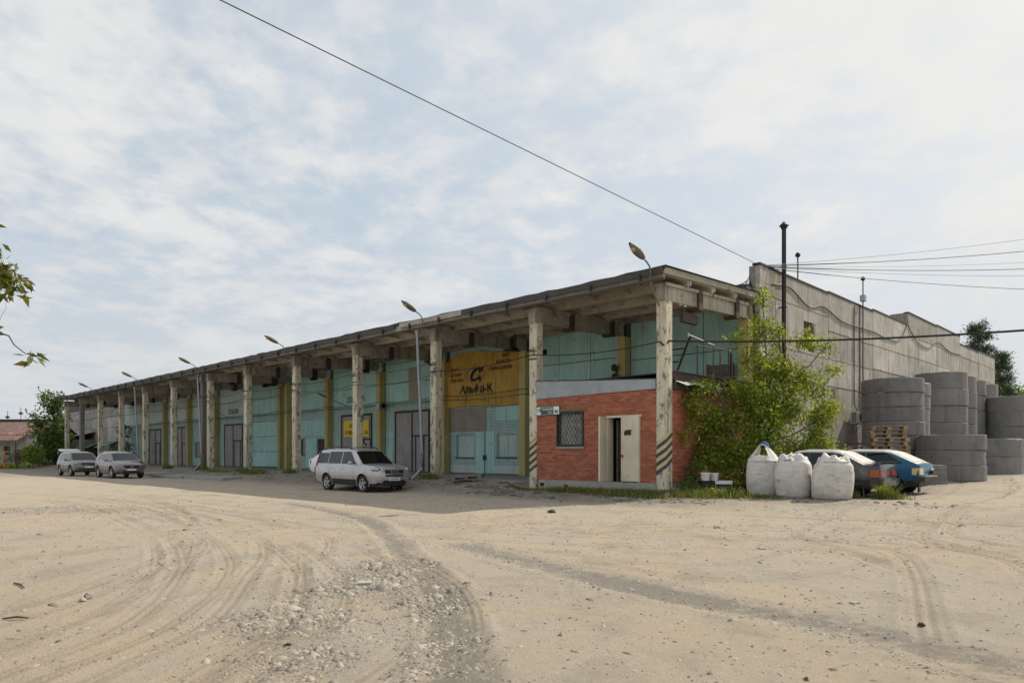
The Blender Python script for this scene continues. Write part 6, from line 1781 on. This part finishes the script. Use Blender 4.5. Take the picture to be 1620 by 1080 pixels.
trunks = [[base, A(1195, 720, 23.7), A(1205, 640, 24.0), A(1212, 560, 24.3), A(1206, 462, 24.6)], [A(1195, 730, 23.7), A(1225, 660, 24.1), A(1262, 600, 24.5), A(1312, 540, 24.9)],
          [base, A(1165, 700, 23.3), A(1145, 640, 23.4), A(1122, 590, 23.2)], [A(1200, 700, 23.8), A(1250, 690, 24.2), A(1318, 650, 24.8)], [base, A(1215, 740, 23.7), A(1270, 715, 24.3), A(1316, 705, 24.7)], [A(1205, 640, 24.0), A(1235, 560, 24.4), A(1230, 510, 24.5)]]
tree('maple_tree', 'bushy green maple growing against the annex gable behind the bags', base, MS, 19, .17, .135, LEAF, 21, trunks, twigs=260, r0=.05)
# sapling by the corner column and small weeds
sp_ = LW(.62, .75); sg_ = gz(sp_.x, sp_.y)
tree('sapling', 'small leafy sapling at the foot of the corner column', (sp_.x, sp_.y, sg_), [((sp_.x, sp_.y, sg_ + .55), (.28, .25, .42), 22), ((sp_.x + .15, sp_.y, sg_ + .85), (.25, .2, .2), 9)], 9, .09, .12, LEAF2, 4, [[(sp_.x, sp_.y, sg_ - .05), (sp_.x + .05, sp_.y, sg_ + .5), (sp_.x + .1, sp_.y, sg_ + .95)]], 'sapling', 14, .02)
w_ = at(1090, 775, 22.2); wg = gz(w_.x, w_.y)
tree('weed_bush', 'low dark green weed bush between the column and the buckets', (w_.x, w_.y, wg), [((w_.x, w_.y, wg + .22), (.32, .22, .22), 26)], 9, .07, .09, LEAF2, 5, [[(w_.x, w_.y, wg - .05), (w_.x, w_.y, wg + .3)]], 'bush', 12, .012)
w_ = at(1132, 772, 22.1); wg = gz(w_.x, w_.y)
tree('weed_bush', 'tuft of leafy weeds growing in front of the two buckets', (w_.x, w_.y, wg), [((w_.x, w_.y, wg + .18), (.16, .12, .18), 10)], 8, .06, .08, LEAF2, 6, [[(w_.x, w_.y, wg - .05), (w_.x, w_.y, wg + .25)]], 'bush', 6, .01)
# vine-like sapling against the far wall
v0 = LW(-69.4, 4.7); 
tree('climbing_shrub', 'thin leafy shrub against the pale wall in the far bay', (v0.x, v0.y, .42), [(tuple(LW(-70.3 + dx, 4.9, z)), (.55, .4, .7), n) for dx, z, n in ((0, 4.0, 10), (.9, 3.2, 12), (.2, 2.4, 14), (1.6, 2.0, 12), (.8, 1.2, 16), (2.0, 3.4, 7), (2.1, .9, 10))], 9, .18, .26, LEAF2, 8, [[tuple(v0 - Vector((0, 0, .1))), tuple(LW(-69.5, 4.9, 2.2)), tuple(LW(-70.2, 4.9, 4.3))], [tuple(v0), tuple(LW(-68.6, 4.9, 2.0)), tuple(LW(-68.2, 4.9, 3.6))]], 'shrub', 40, .035)
# trees beyond the left end
b0 = at(88, 740, 74); b0.z = 0
tree('poplar_tree', 'tall green tree standing beyond the left end of the arcade', tuple(b0), [(A(88, 650, 74), (1.1, 1.1, 1.5), 80), (A(78, 690, 74), (1.7, 1.2, 1.5), 120), (A(92, 700, 74.5), (1.2, 1.1, 1.8), 100), (A(74, 630, 74), (.5, .5, .9), 22), (A(93, 632, 74), (.6, .6, .9), 30), (A(60, 668, 73.5), (.6, .6, .6), 26), (A(80, 716, 73), (2.0, 1.2, 1.1), 90), (A(54, 655, 74), (.25, .25, .5), 6)], 10, .32, .36, LEAF2, 9, [[tuple(b0), A(88, 690, 74), A(80, 620, 74)], [A(88, 700, 74), A(95, 625, 74)], [A(85, 715, 74), A(62, 665, 73.6)]], twigs=90, r0=.2)
b0 = at(52, 735, 70); b0.z = 0
tree('bright_bush', 'bright yellow green bush in front of the low red roofed shed', tuple(b0), [(A(52, 719, 70), (1.0, .8, .75), 90), (A(48, 711, 70), (.6, .5, .5), 36), (A(60, 723, 70), (.6, .5, .5), 30)], 10, .2, .24, LEAFY, 10, [[tuple(b0), A(52, 715, 70)]], 'bush', 20, .05)
b0 = at(26, 735, 71); b0.z = 0
tree('dry_bush', 'dull brownish bush beside the shed post', tuple(b0), [(A(24, 722, 71), (1.3, .7, .8), 60)], 9, .2, .2, leaf_mat('dry_leaf', (.06, .05, .035), (.10, .09, .05)), 12, [[tuple(b0), A(25, 716, 71)]], 'bush', 20, .05)
# pines behind the hall
for k, (px, Z, top, lab) in enumerate(((1548, 78, 512, 'dark pine tree rising behind the far end of the grey wall'), (1580, 84, 556, 'second shorter pine tree right of the grey wall end'))):
    b0 = at(px, 735, Z); b0.z = .4; sp2 = []
    rs_ = np.random.default_rng(30 + k)
    zt = at(px, top, Z).z
    for q in range(17):
        f = q / 16; z = zt - .5 - f * (zt - 4.5); rr = .8 + 2.0 * f ** .8
        for s_ in range(5):
            a_ = rs_.uniform(0, 6.28); sp2.append(((b0.x + rr * .62 * math.cos(a_), b0.y + rr * .62 * math.sin(a_), z + rs_.uniform(-.4, .4)), (rr * .45, rr * .45, .34), 10))
    tree('pine_tree', lab, tuple(b0), sp2, 15, .30, .44, PINE, 31 + k, [[tuple(b0), (b0.x, b0.y, zt - 2), (b0.x + .1, b0.y, zt - .3)]], twigs=80, r0=.22, group='pines behind the hall', droop=-.4, width=.16)
for k, (px, Z, r_) in enumerate(((1600, 120, 3.6), (1630, 118, 3.2), (1572, 125, 3.4))):
    b0 = at(px, 735, Z); b0.z = 0; c0 = at(px, 618 + 6 * k, Z)
    tree('far_tree', ['yellow green round tree far behind the ring stacks', 'far tree at the right edge behind the ring stacks', 'far tree peeking above the dark ring stack'][k], tuple(b0), [(tuple(c0 - Vector((0, 0, 1.5))), (r_, r_, 2.6), 170)], 9, .5, .6, LEAFY if k == 0 else LEAF2, 40 + k, [[tuple(b0), tuple(c0)]], twigs=40, r0=.25, group='far trees')
# the tree just outside the left edge whose branches reach into view
b0 = Vector((-7.4, 5.6, 0))
Zb = 6.2
tree('overhanging_tree', 'tree at the left edge with reddish green leaves hanging into view', tuple(b0),
     [(A(8, 425, Zb), (.14, .16, .10), 9), (A(6, 455, Zb), (.16, .16, .10), 10), (A(-40, 440, Zb), (.3, .3, .25), 22), (A(-150, 380, Zb), (.7, .6, .6), 60), (A(-300, 300, Zb), (1.2, 1.0, 1.0), 130), (A(24, 440, Zb), (.06, .06, .08), 4), (A(50, 566, Zb), (.025, .03, .012), 2), (A(-30, 520, Zb), (.15, .15, .12), 8)],
     7, .045, .105, LEAFR, 50, [[tuple(b0), A(-300, 500, 6.0), A(-260, 340, 6.1), A(-200, 200, 6.2)], [A(-280, 420, 6.1), A(-120, 425, 6.2), A(-20, 430, 6.2), A(20, 428, 6.2)], [A(-280, 470, 6.1), A(-120, 500, 6.2), A(-10, 523, 6.2), A(14, 531, 6.2), A(22, 545, 6.2), A(40, 559, 6.2), A(58, 563, 6.2), A(74, 560, 6.2)]], twigs=50, r0=.0095, droop=.9, width=.36)

# grass: many blades, one carpet
def grass():
    rs = np.random.default_rng(77); cs = []; hs = []
    def patch(c, r, n, h, rot=0.0):
        q = rs.normal(0, .5, (n, 2)) * np.array(r); x = q[:, 0] * math.cos(rot) - q[:, 1] * math.sin(rot); y = q[:, 0] * math.sin(rot) + q[:, 1] * math.cos(rot)
        cs.append(np.stack([c[0] + x, c[1] + y], -1)); hs.append(np.abs(rs.normal(h, h * .35, n)) + .02)
    def pl(lx, ly, r, n, h): w = LW(lx, ly); patch((w.x, w.y), r, n, h, RB)
    pl(-3.2, -.75, (1.3, .30), 1500, .13); pl(-1.2, -.8, (1.5, .35), 2000, .14); pl(-.3, -1.3, (1.2, .25), 900, .10); pl(.6, -.5, (1.4, .4), 1900, .14); pl(1.9, -.05, (1.0, .35), 1500, .17); pl(-5.6, -.8, (1.2, .2), 500, .07)
    pl(1.0, .6, (.8, .5), 700, .22); pl(2.9, .2, (.8, .25), 500, .08); pl(6.0, 1.75, (.20, .20), 330, .30); pl(6.15, 1.9, (.35, .3), 250, .14); pl(4.9, 1.7, (.5, .2), 150, .2)
    for x in COLX[2:10]: pl(x + .1, -.45, (.6, .25), 260, .20)
    pl(-26.8, -1.0, (1.5, .35), 500, .22); pl(-32, -1.0, (2.0, .3), 400, .14); pl(-13, -.9, (1.4, .3), 300, .09); pl(-9, -.8, (1.0, .2), 250, .08); pl(-17.5, -.9, (1.5, .3), 300, .1)
    # rough verge at the far left
    n = 16000; X = rs.uniform(-70, -38, n); Y = rs.uniform(58, 84, n); k = np.array([at(0, 0, 1).x])
    lx = (X - OB.x) * cB + (Y - OB.y) * sB; ok = (lx < -74); cs.append(np.stack([X, Y], -1)[ok]); hs.append(np.abs(rs.normal(.38, .16, ok.sum())) + .05)
    C = np.concatenate(cs); H = np.concatenate(hs); N = len(C)
    z = ground_height(C[:, 0], C[:, 1]); ln = rs.normal(0, .45, (N, 2)) * H[:, None]; a = rs.uniform(0, 6.28, N); wd = np.where(C[:, 1] > 50, .05, .009 + .03 * H)
    s = np.stack([np.cos(a), np.sin(a)], -1) * wd[:, None]
    B = np.concatenate([C, z[:, None] - .01], 1); zero = np.zeros((N, 1))
    p0 = B - np.concatenate([s, zero], 1); p1 = B + np.concatenate([s, zero], 1)
    mid = B + np.concatenate([ln * .4, (H * .6)[:, None]], 1); p2 = mid + np.concatenate([s * .6, zero], 1); p3 = mid - np.concatenate([s * .6, zero], 1); p4 = B + np.concatenate([ln, H[:, None]], 1)
    P = np.stack([p0, p1, p2, p3, p4], 1).reshape(-1, 3); k = (np.arange(N) * 5)[:, None]
    F = np.concatenate([k + np.array([[0, 1, 2]]), k + np.array([[0, 2, 3]]), k + np.array([[3, 2, 4]])], 1).reshape(-1, 3)
    return tri_mesh('grass', P, F)
me = grass(); me.materials.append(GRASS); struct(obj('grass', me), 'stuff')
# broken asphalt and clods along the edge of the apron
def rubble():
    rs = np.random.default_rng(91); n = 1500
    lx = np.concatenate([rs.uniform(-9, 2.5, n), rs.uniform(-30, -9, 500), rs.uniform(2.5, 8, 250)]); ly = np.concatenate([rs.normal(-1.75, .38, n), rs.normal(-1.5, .5, 500), rs.normal(.2, .35, 250)])
    k_ = fbm(lx * 1.1, ly * 2.5, 3) > .42; lx, ly = lx[k_], ly[k_]
    C = np.stack([OB.x + lx * cB - ly * sB, OB.y + lx * sB + ly * cB], -1); N = len(C)
    s = np.clip(rs.lognormal(-3.0, .55, N), .015, .16); z = ground_height(C[:, 0], C[:, 1]); yaw = rs.uniform(0, 6.28, N)
    V = rock_verts(0, rs)[None] * np.stack([s * rs.uniform(.9, 2.0, N), s * rs.uniform(.6, 1.2, N), s * rs.uniform(.25, .6, N)], -1)[:, None] * (1 + .3 * (rs.random((N, 8, 1)) - .5))
    x = V[..., 0] * np.cos(yaw)[:, None] - V[..., 1] * np.sin(yaw)[:, None]; y = V[..., 0] * np.sin(yaw)[:, None] + V[..., 1] * np.cos(yaw)[:, None]
    P = np.stack([x + C[:, 0:1], y + C[:, 1:2], V[..., 2] + z[:, None] - .1 * s[:, None]], -1).reshape(-1, 3)
    return tri_mesh('rubble', P, (np.array(RF)[None] + (np.arange(N) * 8)[:, None, None]).reshape(-1, 3))
me = rubble(); t_ = NT('broken_asphalt'); r_ = t_.n('ShaderNodeNewGeometry').outputs['Random Per Island']; t_.base(t_.mix(r_, (.06, .054, .046), (.24, .21, .175))); t_.rough(.95); me.materials.append(t_.mat)
struct(obj('rubble', me), 'stuff')
DAND = simple('dandelion_yellow', (.75, .42, .01), .6)
for k, (lx, ly, lb) in enumerate(((-4.9, -.7, 'yellow dandelion left of the plinth vent'), (-3.6, -.6, 'yellow dandelion under the barred window'), (-1.9, -1.05, 'yellow dandelion before the open door'), (1.75, -.1, 'yellow flower left of the white bags'))):
    w = LW(lx, ly); g = float(ground_height(w.x, w.y)); t = thing('dandelion', lb, 'flower', (w.x, w.y, g), 0, 'dandelions along the annex')
    m = MB(); m.tube([(0, 0, -.02), (.01, 0, .12), (.0, 0, .22)], .006, 5); m.build('stem', LEAF2, t)
    m = MB(); m.lathe([(.001, .215), (.03, .22), (.045, .238), (.03, .252), (.001, .256)], 10); m.build('bloom', DAND, t)

# ------------------------------------------------------------------ left background: shed, lean-to, far things
sh = at(0, 735, 80); SH = thing('red_roof_shed', 'low whitewashed shed with red corrugated roof and porch at the far left', 'shed', (-58.5, 80, 0), R(4))
m = MB(); m.box(-6, 5.2, 0, 6, 0, 3.7); m.build('wall', MAT['whitewash'], SH)
def corr(x0, x1, y0, z0, y1, z1, n=90):
    m = MB(); m.grid(lambda i, j: (x0 + (x1 - x0) * i / (n - 1), y0 + (y1 - y0) * j, z0 + (z1 - z0) * j + .04 * math.cos(i * math.pi / 2 * 1.0)), n, 2); return m
corr(-6.5, 5.6, -.3, 3.72, 3.2, 5.1, 140).build('roof', MAT['redroof'], SH, 80)
corr(-6.5, 5.6, 6.4, 3.72, 3.2, 5.1, 140).build('roof', MAT['redroof'], SH, 80)
corr(-3.2, 3.2, -1.9, 3.05, -.32, 3.66, 70).build('porch_roof', MAT['redroof'], SH, 80)
m = MB(); m.box(-3.2, 3.2, -1.92, -1.84, 2.86, 2.98); m.build('porch_beam', MAT['wood_old'], SH)
for x in (-3.1, -.2, 3.1):
    m = MB(); m.box(x - .09, x + .09, -1.95, -1.77, 0, 2.85); m.build('post', MAT['blue_sheet'] if x < -1 else MAT['steel_brown'], SH)
m = MB(); m.box(-2.6, -.6, -.05, -.01, .4, 2.4); m.build('hatch', MAT['gate_frame'], SH)
m = MB(); m.box(2.0, 2.9, -.05, -.01, 0, 2.0); m.build('door', MAT['gate_frame'], SH)
m = MB(); m.box(.6, 1.3, -.06, -.01, 1.4, 2.4); m.build('window', MAT['glass'], SH)
t = thing('orange_barrier', 'small orange post and rail beside the shed', 'barrier', tuple(at(2, 735, 72).xy) + (0,), 0)
m = MB(); m.box(-.45, -.25, -.05, .05, 0, 1.6); m.box(.25, .4, -.05, .05, 0, 1.7); m.build('post', MAT['orange'], t)
m = MB(); m.box(-1.4, .8, -.03, .03, 1.7, 1.8); m.build('rail', MAT['orange'], t)
t = thing('overhead_pipeline', 'thin horizontal pipeline on supports beyond the shed', 'pipeline', (-70, 96, 0), 0)
m = MB(); m.tube([(-20, 0, 6.1), (14, 0, 6.1)], .16, 8); m.build('pipe', MAT['steel_brown'], t)
for x in (-18, -6, 6, 13): m = MB(); m.box(x - .12, x + .12, -.12, .12, 0, 6.0); m.build('support', MAT['steel_brown'], t)
for k, (px, py, lb) in enumerate(((12, 650, 'thin lattice mast with lamps, leftmost on the horizon'), (33, 644, 'thin pale mast right of the leftmost mast'))):
    b = at(px, 730, 260); b.z = 0; h = at(px, py, 260).z; t = thing('lattice_mast', lb, 'mast', tuple(b), 0, 'masts on the horizon')
    m = MB(); m.tube([(0, 0, 0), (0, 0, h)], .16, 5); m.build('pole', MAT['galv'], t)
    m = MB(); m.box(-.5, .5, -.4, .4, h - 2.6, h - 1.8); m.box(-.5, .5, -.4, .4, h - 6.2, h - 5.4); m.build('platform', MAT['steel_brown'], t)
t = thing('far_building', 'flat grey building on the horizon behind the shed', 'building', (-88, 128, 0), R(-10))
m = MB(); m.box(-9, 16, 0, 12, 0, 7.4); m.build('wall', MAT['whitewash'], t)
m = MB(); m.box(-9.3, 16.3, -.3, 12.3, 7.4, 7.8); m.build('roof', MAT['felt'], t)
for k in range(6): m = MB(); m.box(-7 + k * 3.6, -5 + k * 3.6, -.05, -.01, 4.2, 5.8); m.build('window', MAT['glass'], t)
# lean-to at the far end of the arcade
LT = thing('lean_to_shed', 'dark wooden lean-to with bluish sheet roof at the far end of the arcade', 'shed', LW(-90, 5.8, -.2), RB)
m = MB(); m.box(-7, 6, -3.0, 0, 0, 3.0); m.build('wall', MAT['wood_old'], LT)
m = MB(); m.hexa([(-7.4, -3.5, 3.0), (6.4, -3.5, 3.0), (6.4, .05, 3.9), (-7.4, .05, 3.9), (-7.4, -3.5, 3.08), (6.4, -3.5, 3.08), (6.4, .05, 3.98), (-7.4, .05, 3.98)]); m.build('roof', MAT['blue_sheet'], LT)
m = MB(); m.box(-1, .6, -3.03, -3.001, 0, 2.2); m.build('door', MAT['dark'], LT)
for k, (x, lb) in enumerate(((-76.8, 'green sheet door canopy in the far bay behind the pale silver SUV'), (-82.6, 'dull green door canopy left of the other canopy'))):
    t = thing('door_canopy', lb, 'canopy', LW(x, 5.83, 0), RB, 'door canopies at the far end')
    m = MB(); m.hexa([(-1.8, -1.5, 1.75), (1.6, -1.5, 1.75), (1.6, 0, 2.45), (-1.8, 0, 2.45), (-1.8, -1.5, 1.82), (1.6, -1.5, 1.82), (1.6, 0, 2.52), (-1.8, 0, 2.52)]); m.build('sheet', MAT['green_sheet'], t)
    m = MB(); m.tube([(-1.7, -1.45, 1.75), (-1.7, -.02, .9)], .03, 5); m.build('strut', MAT['steel_brown'], t)
    m = MB(); m.tube([(1.5, -1.45, 1.75), (1.5, -.02, .9)], .03, 5); m.build('strut', MAT['steel_brown'], t)
    m = MB(); m.box(-.8, .6, -.04, -.01, -.1, 1.74); m.build('door', MAT['dark'] if k else MAT['whitewash'], t)

# ------------------------------------------------------------------ person behind the silver SUV
def person(loc, rz, label):
    t = thing('person', label, 'person', loc, rz); t.scale = (.90,) * 3
    J = {'pel': (0, 0, .93), 'sp': (0, .01, 1.10), 'ch': (0, .0, 1.30), 'nk': (0, .01, 1.47), 'hd0': (0, .02, 1.55), 'hd1': (0, .035, 1.64)}
    vs = [(0, 0, .93), (0, .01, 1.10), (0, 0, 1.32), (0, .01, 1.46), (0, .02, 1.54)]
    rad = [(.15, .11), (.14, .10), (.17, .11), (.065, .06), (.055, .055)]
    ed = [(0, 1), (1, 2), (2, 3), (3, 4)]
    for s in (1, -1):
        k = len(vs)
        vs += [(s * .18, 0, 1.40), (s * .23, .02, 1.12), (s * .22, .10, .88), (s * .21, .13, .80)]; rad += [(.06, .06), (.045, .045), (.034, .034), (.03, .02)]
        ed += [(2, k), (k, k + 1), (k + 1, k + 2), (k + 2, k + 3)]
        k = len(vs)
        vs += [(s * .10, 0, .86), (s * .11, .02, .48), (s * .11, -.01, .09), (s * .12, .14, .04)]; rad += [(.095, .095), (.062, .062), (.045, .045), (.045, .03)]
        ed += [(0, k), (k, k + 1), (k + 1, k + 2), (k + 2, k + 3)]
    me = bpy.data.meshes.new('tmp'); me.from_pydata(vs, ed, []); o = bpy.data.objects.new('tmp', me); COL.objects.link(o)
    md = o.modifiers.new('s', 'SKIN'); 
    for i, v in enumerate(me.skin_vertices[0].data): v.radius = rad[i]; v.use_root = (i == 0)
    sb = o.modifiers.new('b', 'SUBSURF'); sb.levels = 2; sb.render_levels = 2
    bm = bpy.data.meshes.new_from_object(o.evaluated_get(bpy.context.evaluated_depsgraph_get())); bpy.data.objects.remove(o)
    skin = simple('skin', (.42, .25, .17), .55, var=.05); jacket = simple('dark_jacket', (.03, .032, .04), .8); trousers = simple('dark_trousers', (.025, .03, .045), .85); hair = simple('dark_hair', (.015, .011, .009), .6)
    for q in (skin, jacket, trousers): bm.materials.append(q)
    for f in bm.polygons:
        z = f.center.z; x = abs(f.center.x); f.use_smooth = True
        f.material_index = 0 if (z > 1.45 or (x > .17 and z < .86 and z > .7)) else (1 if z > .92 or x > .185 else 2)
    obj('body', bm, t)
    m = MB(); m.ell((0, .035, 1.635), .078, .098, .115, 16, 12); m.ell((0, .135, 1.625), .016, .022, .022, 8, 6); m.ell((.08, .03, 1.63), .012, .022, .032, 8, 6); m.ell((-.08, .03, 1.63), .012, .022, .032, 8, 6); h = m.build('head', skin, t, 60)
    m = MB()
    for s in (1, -1): m.ell((s * .032, .122, 1.648), .011, .009, .007, 8, 6)
    m.build('eyes', MAT['black'], h, 60)
    m = MB(); m.ell((0, .128, 1.575), .022, .008, .006, 8, 6); m.build('mouth', MAT['red_print'], h, 60)
    m = MB(); m.ell((0, .015, 1.675), .088, .102, .095, 16, 10); m.build('hair', hair, h, 60)
    for s in (1, -1):
        for k in range(5):
            m = MB(); bx = s * (.205 + .0); a = (k - 1.5) * .018
            if k < 4: m.tube([(bx, .13 + a * .6, .80), (bx + a * .2, .135 + a, .76), (bx, .14 + a, .72 + .008 * abs(k - 1.5))], [.010, .009, .007], 6)
            else: m.tube([(bx - s * .01, .15, .81), (bx - s * .03, .17, .78), (bx - s * .03, .175, .75)], [.011, .010, .008], 6)
            m.build('finger', skin, t, 60)
    return t
pp = at(578, 706, 33.9)
person((pp.x, pp.y, gz(pp.x, pp.y) + .0), R(150), 'person with dark hair standing behind the silver SUV')
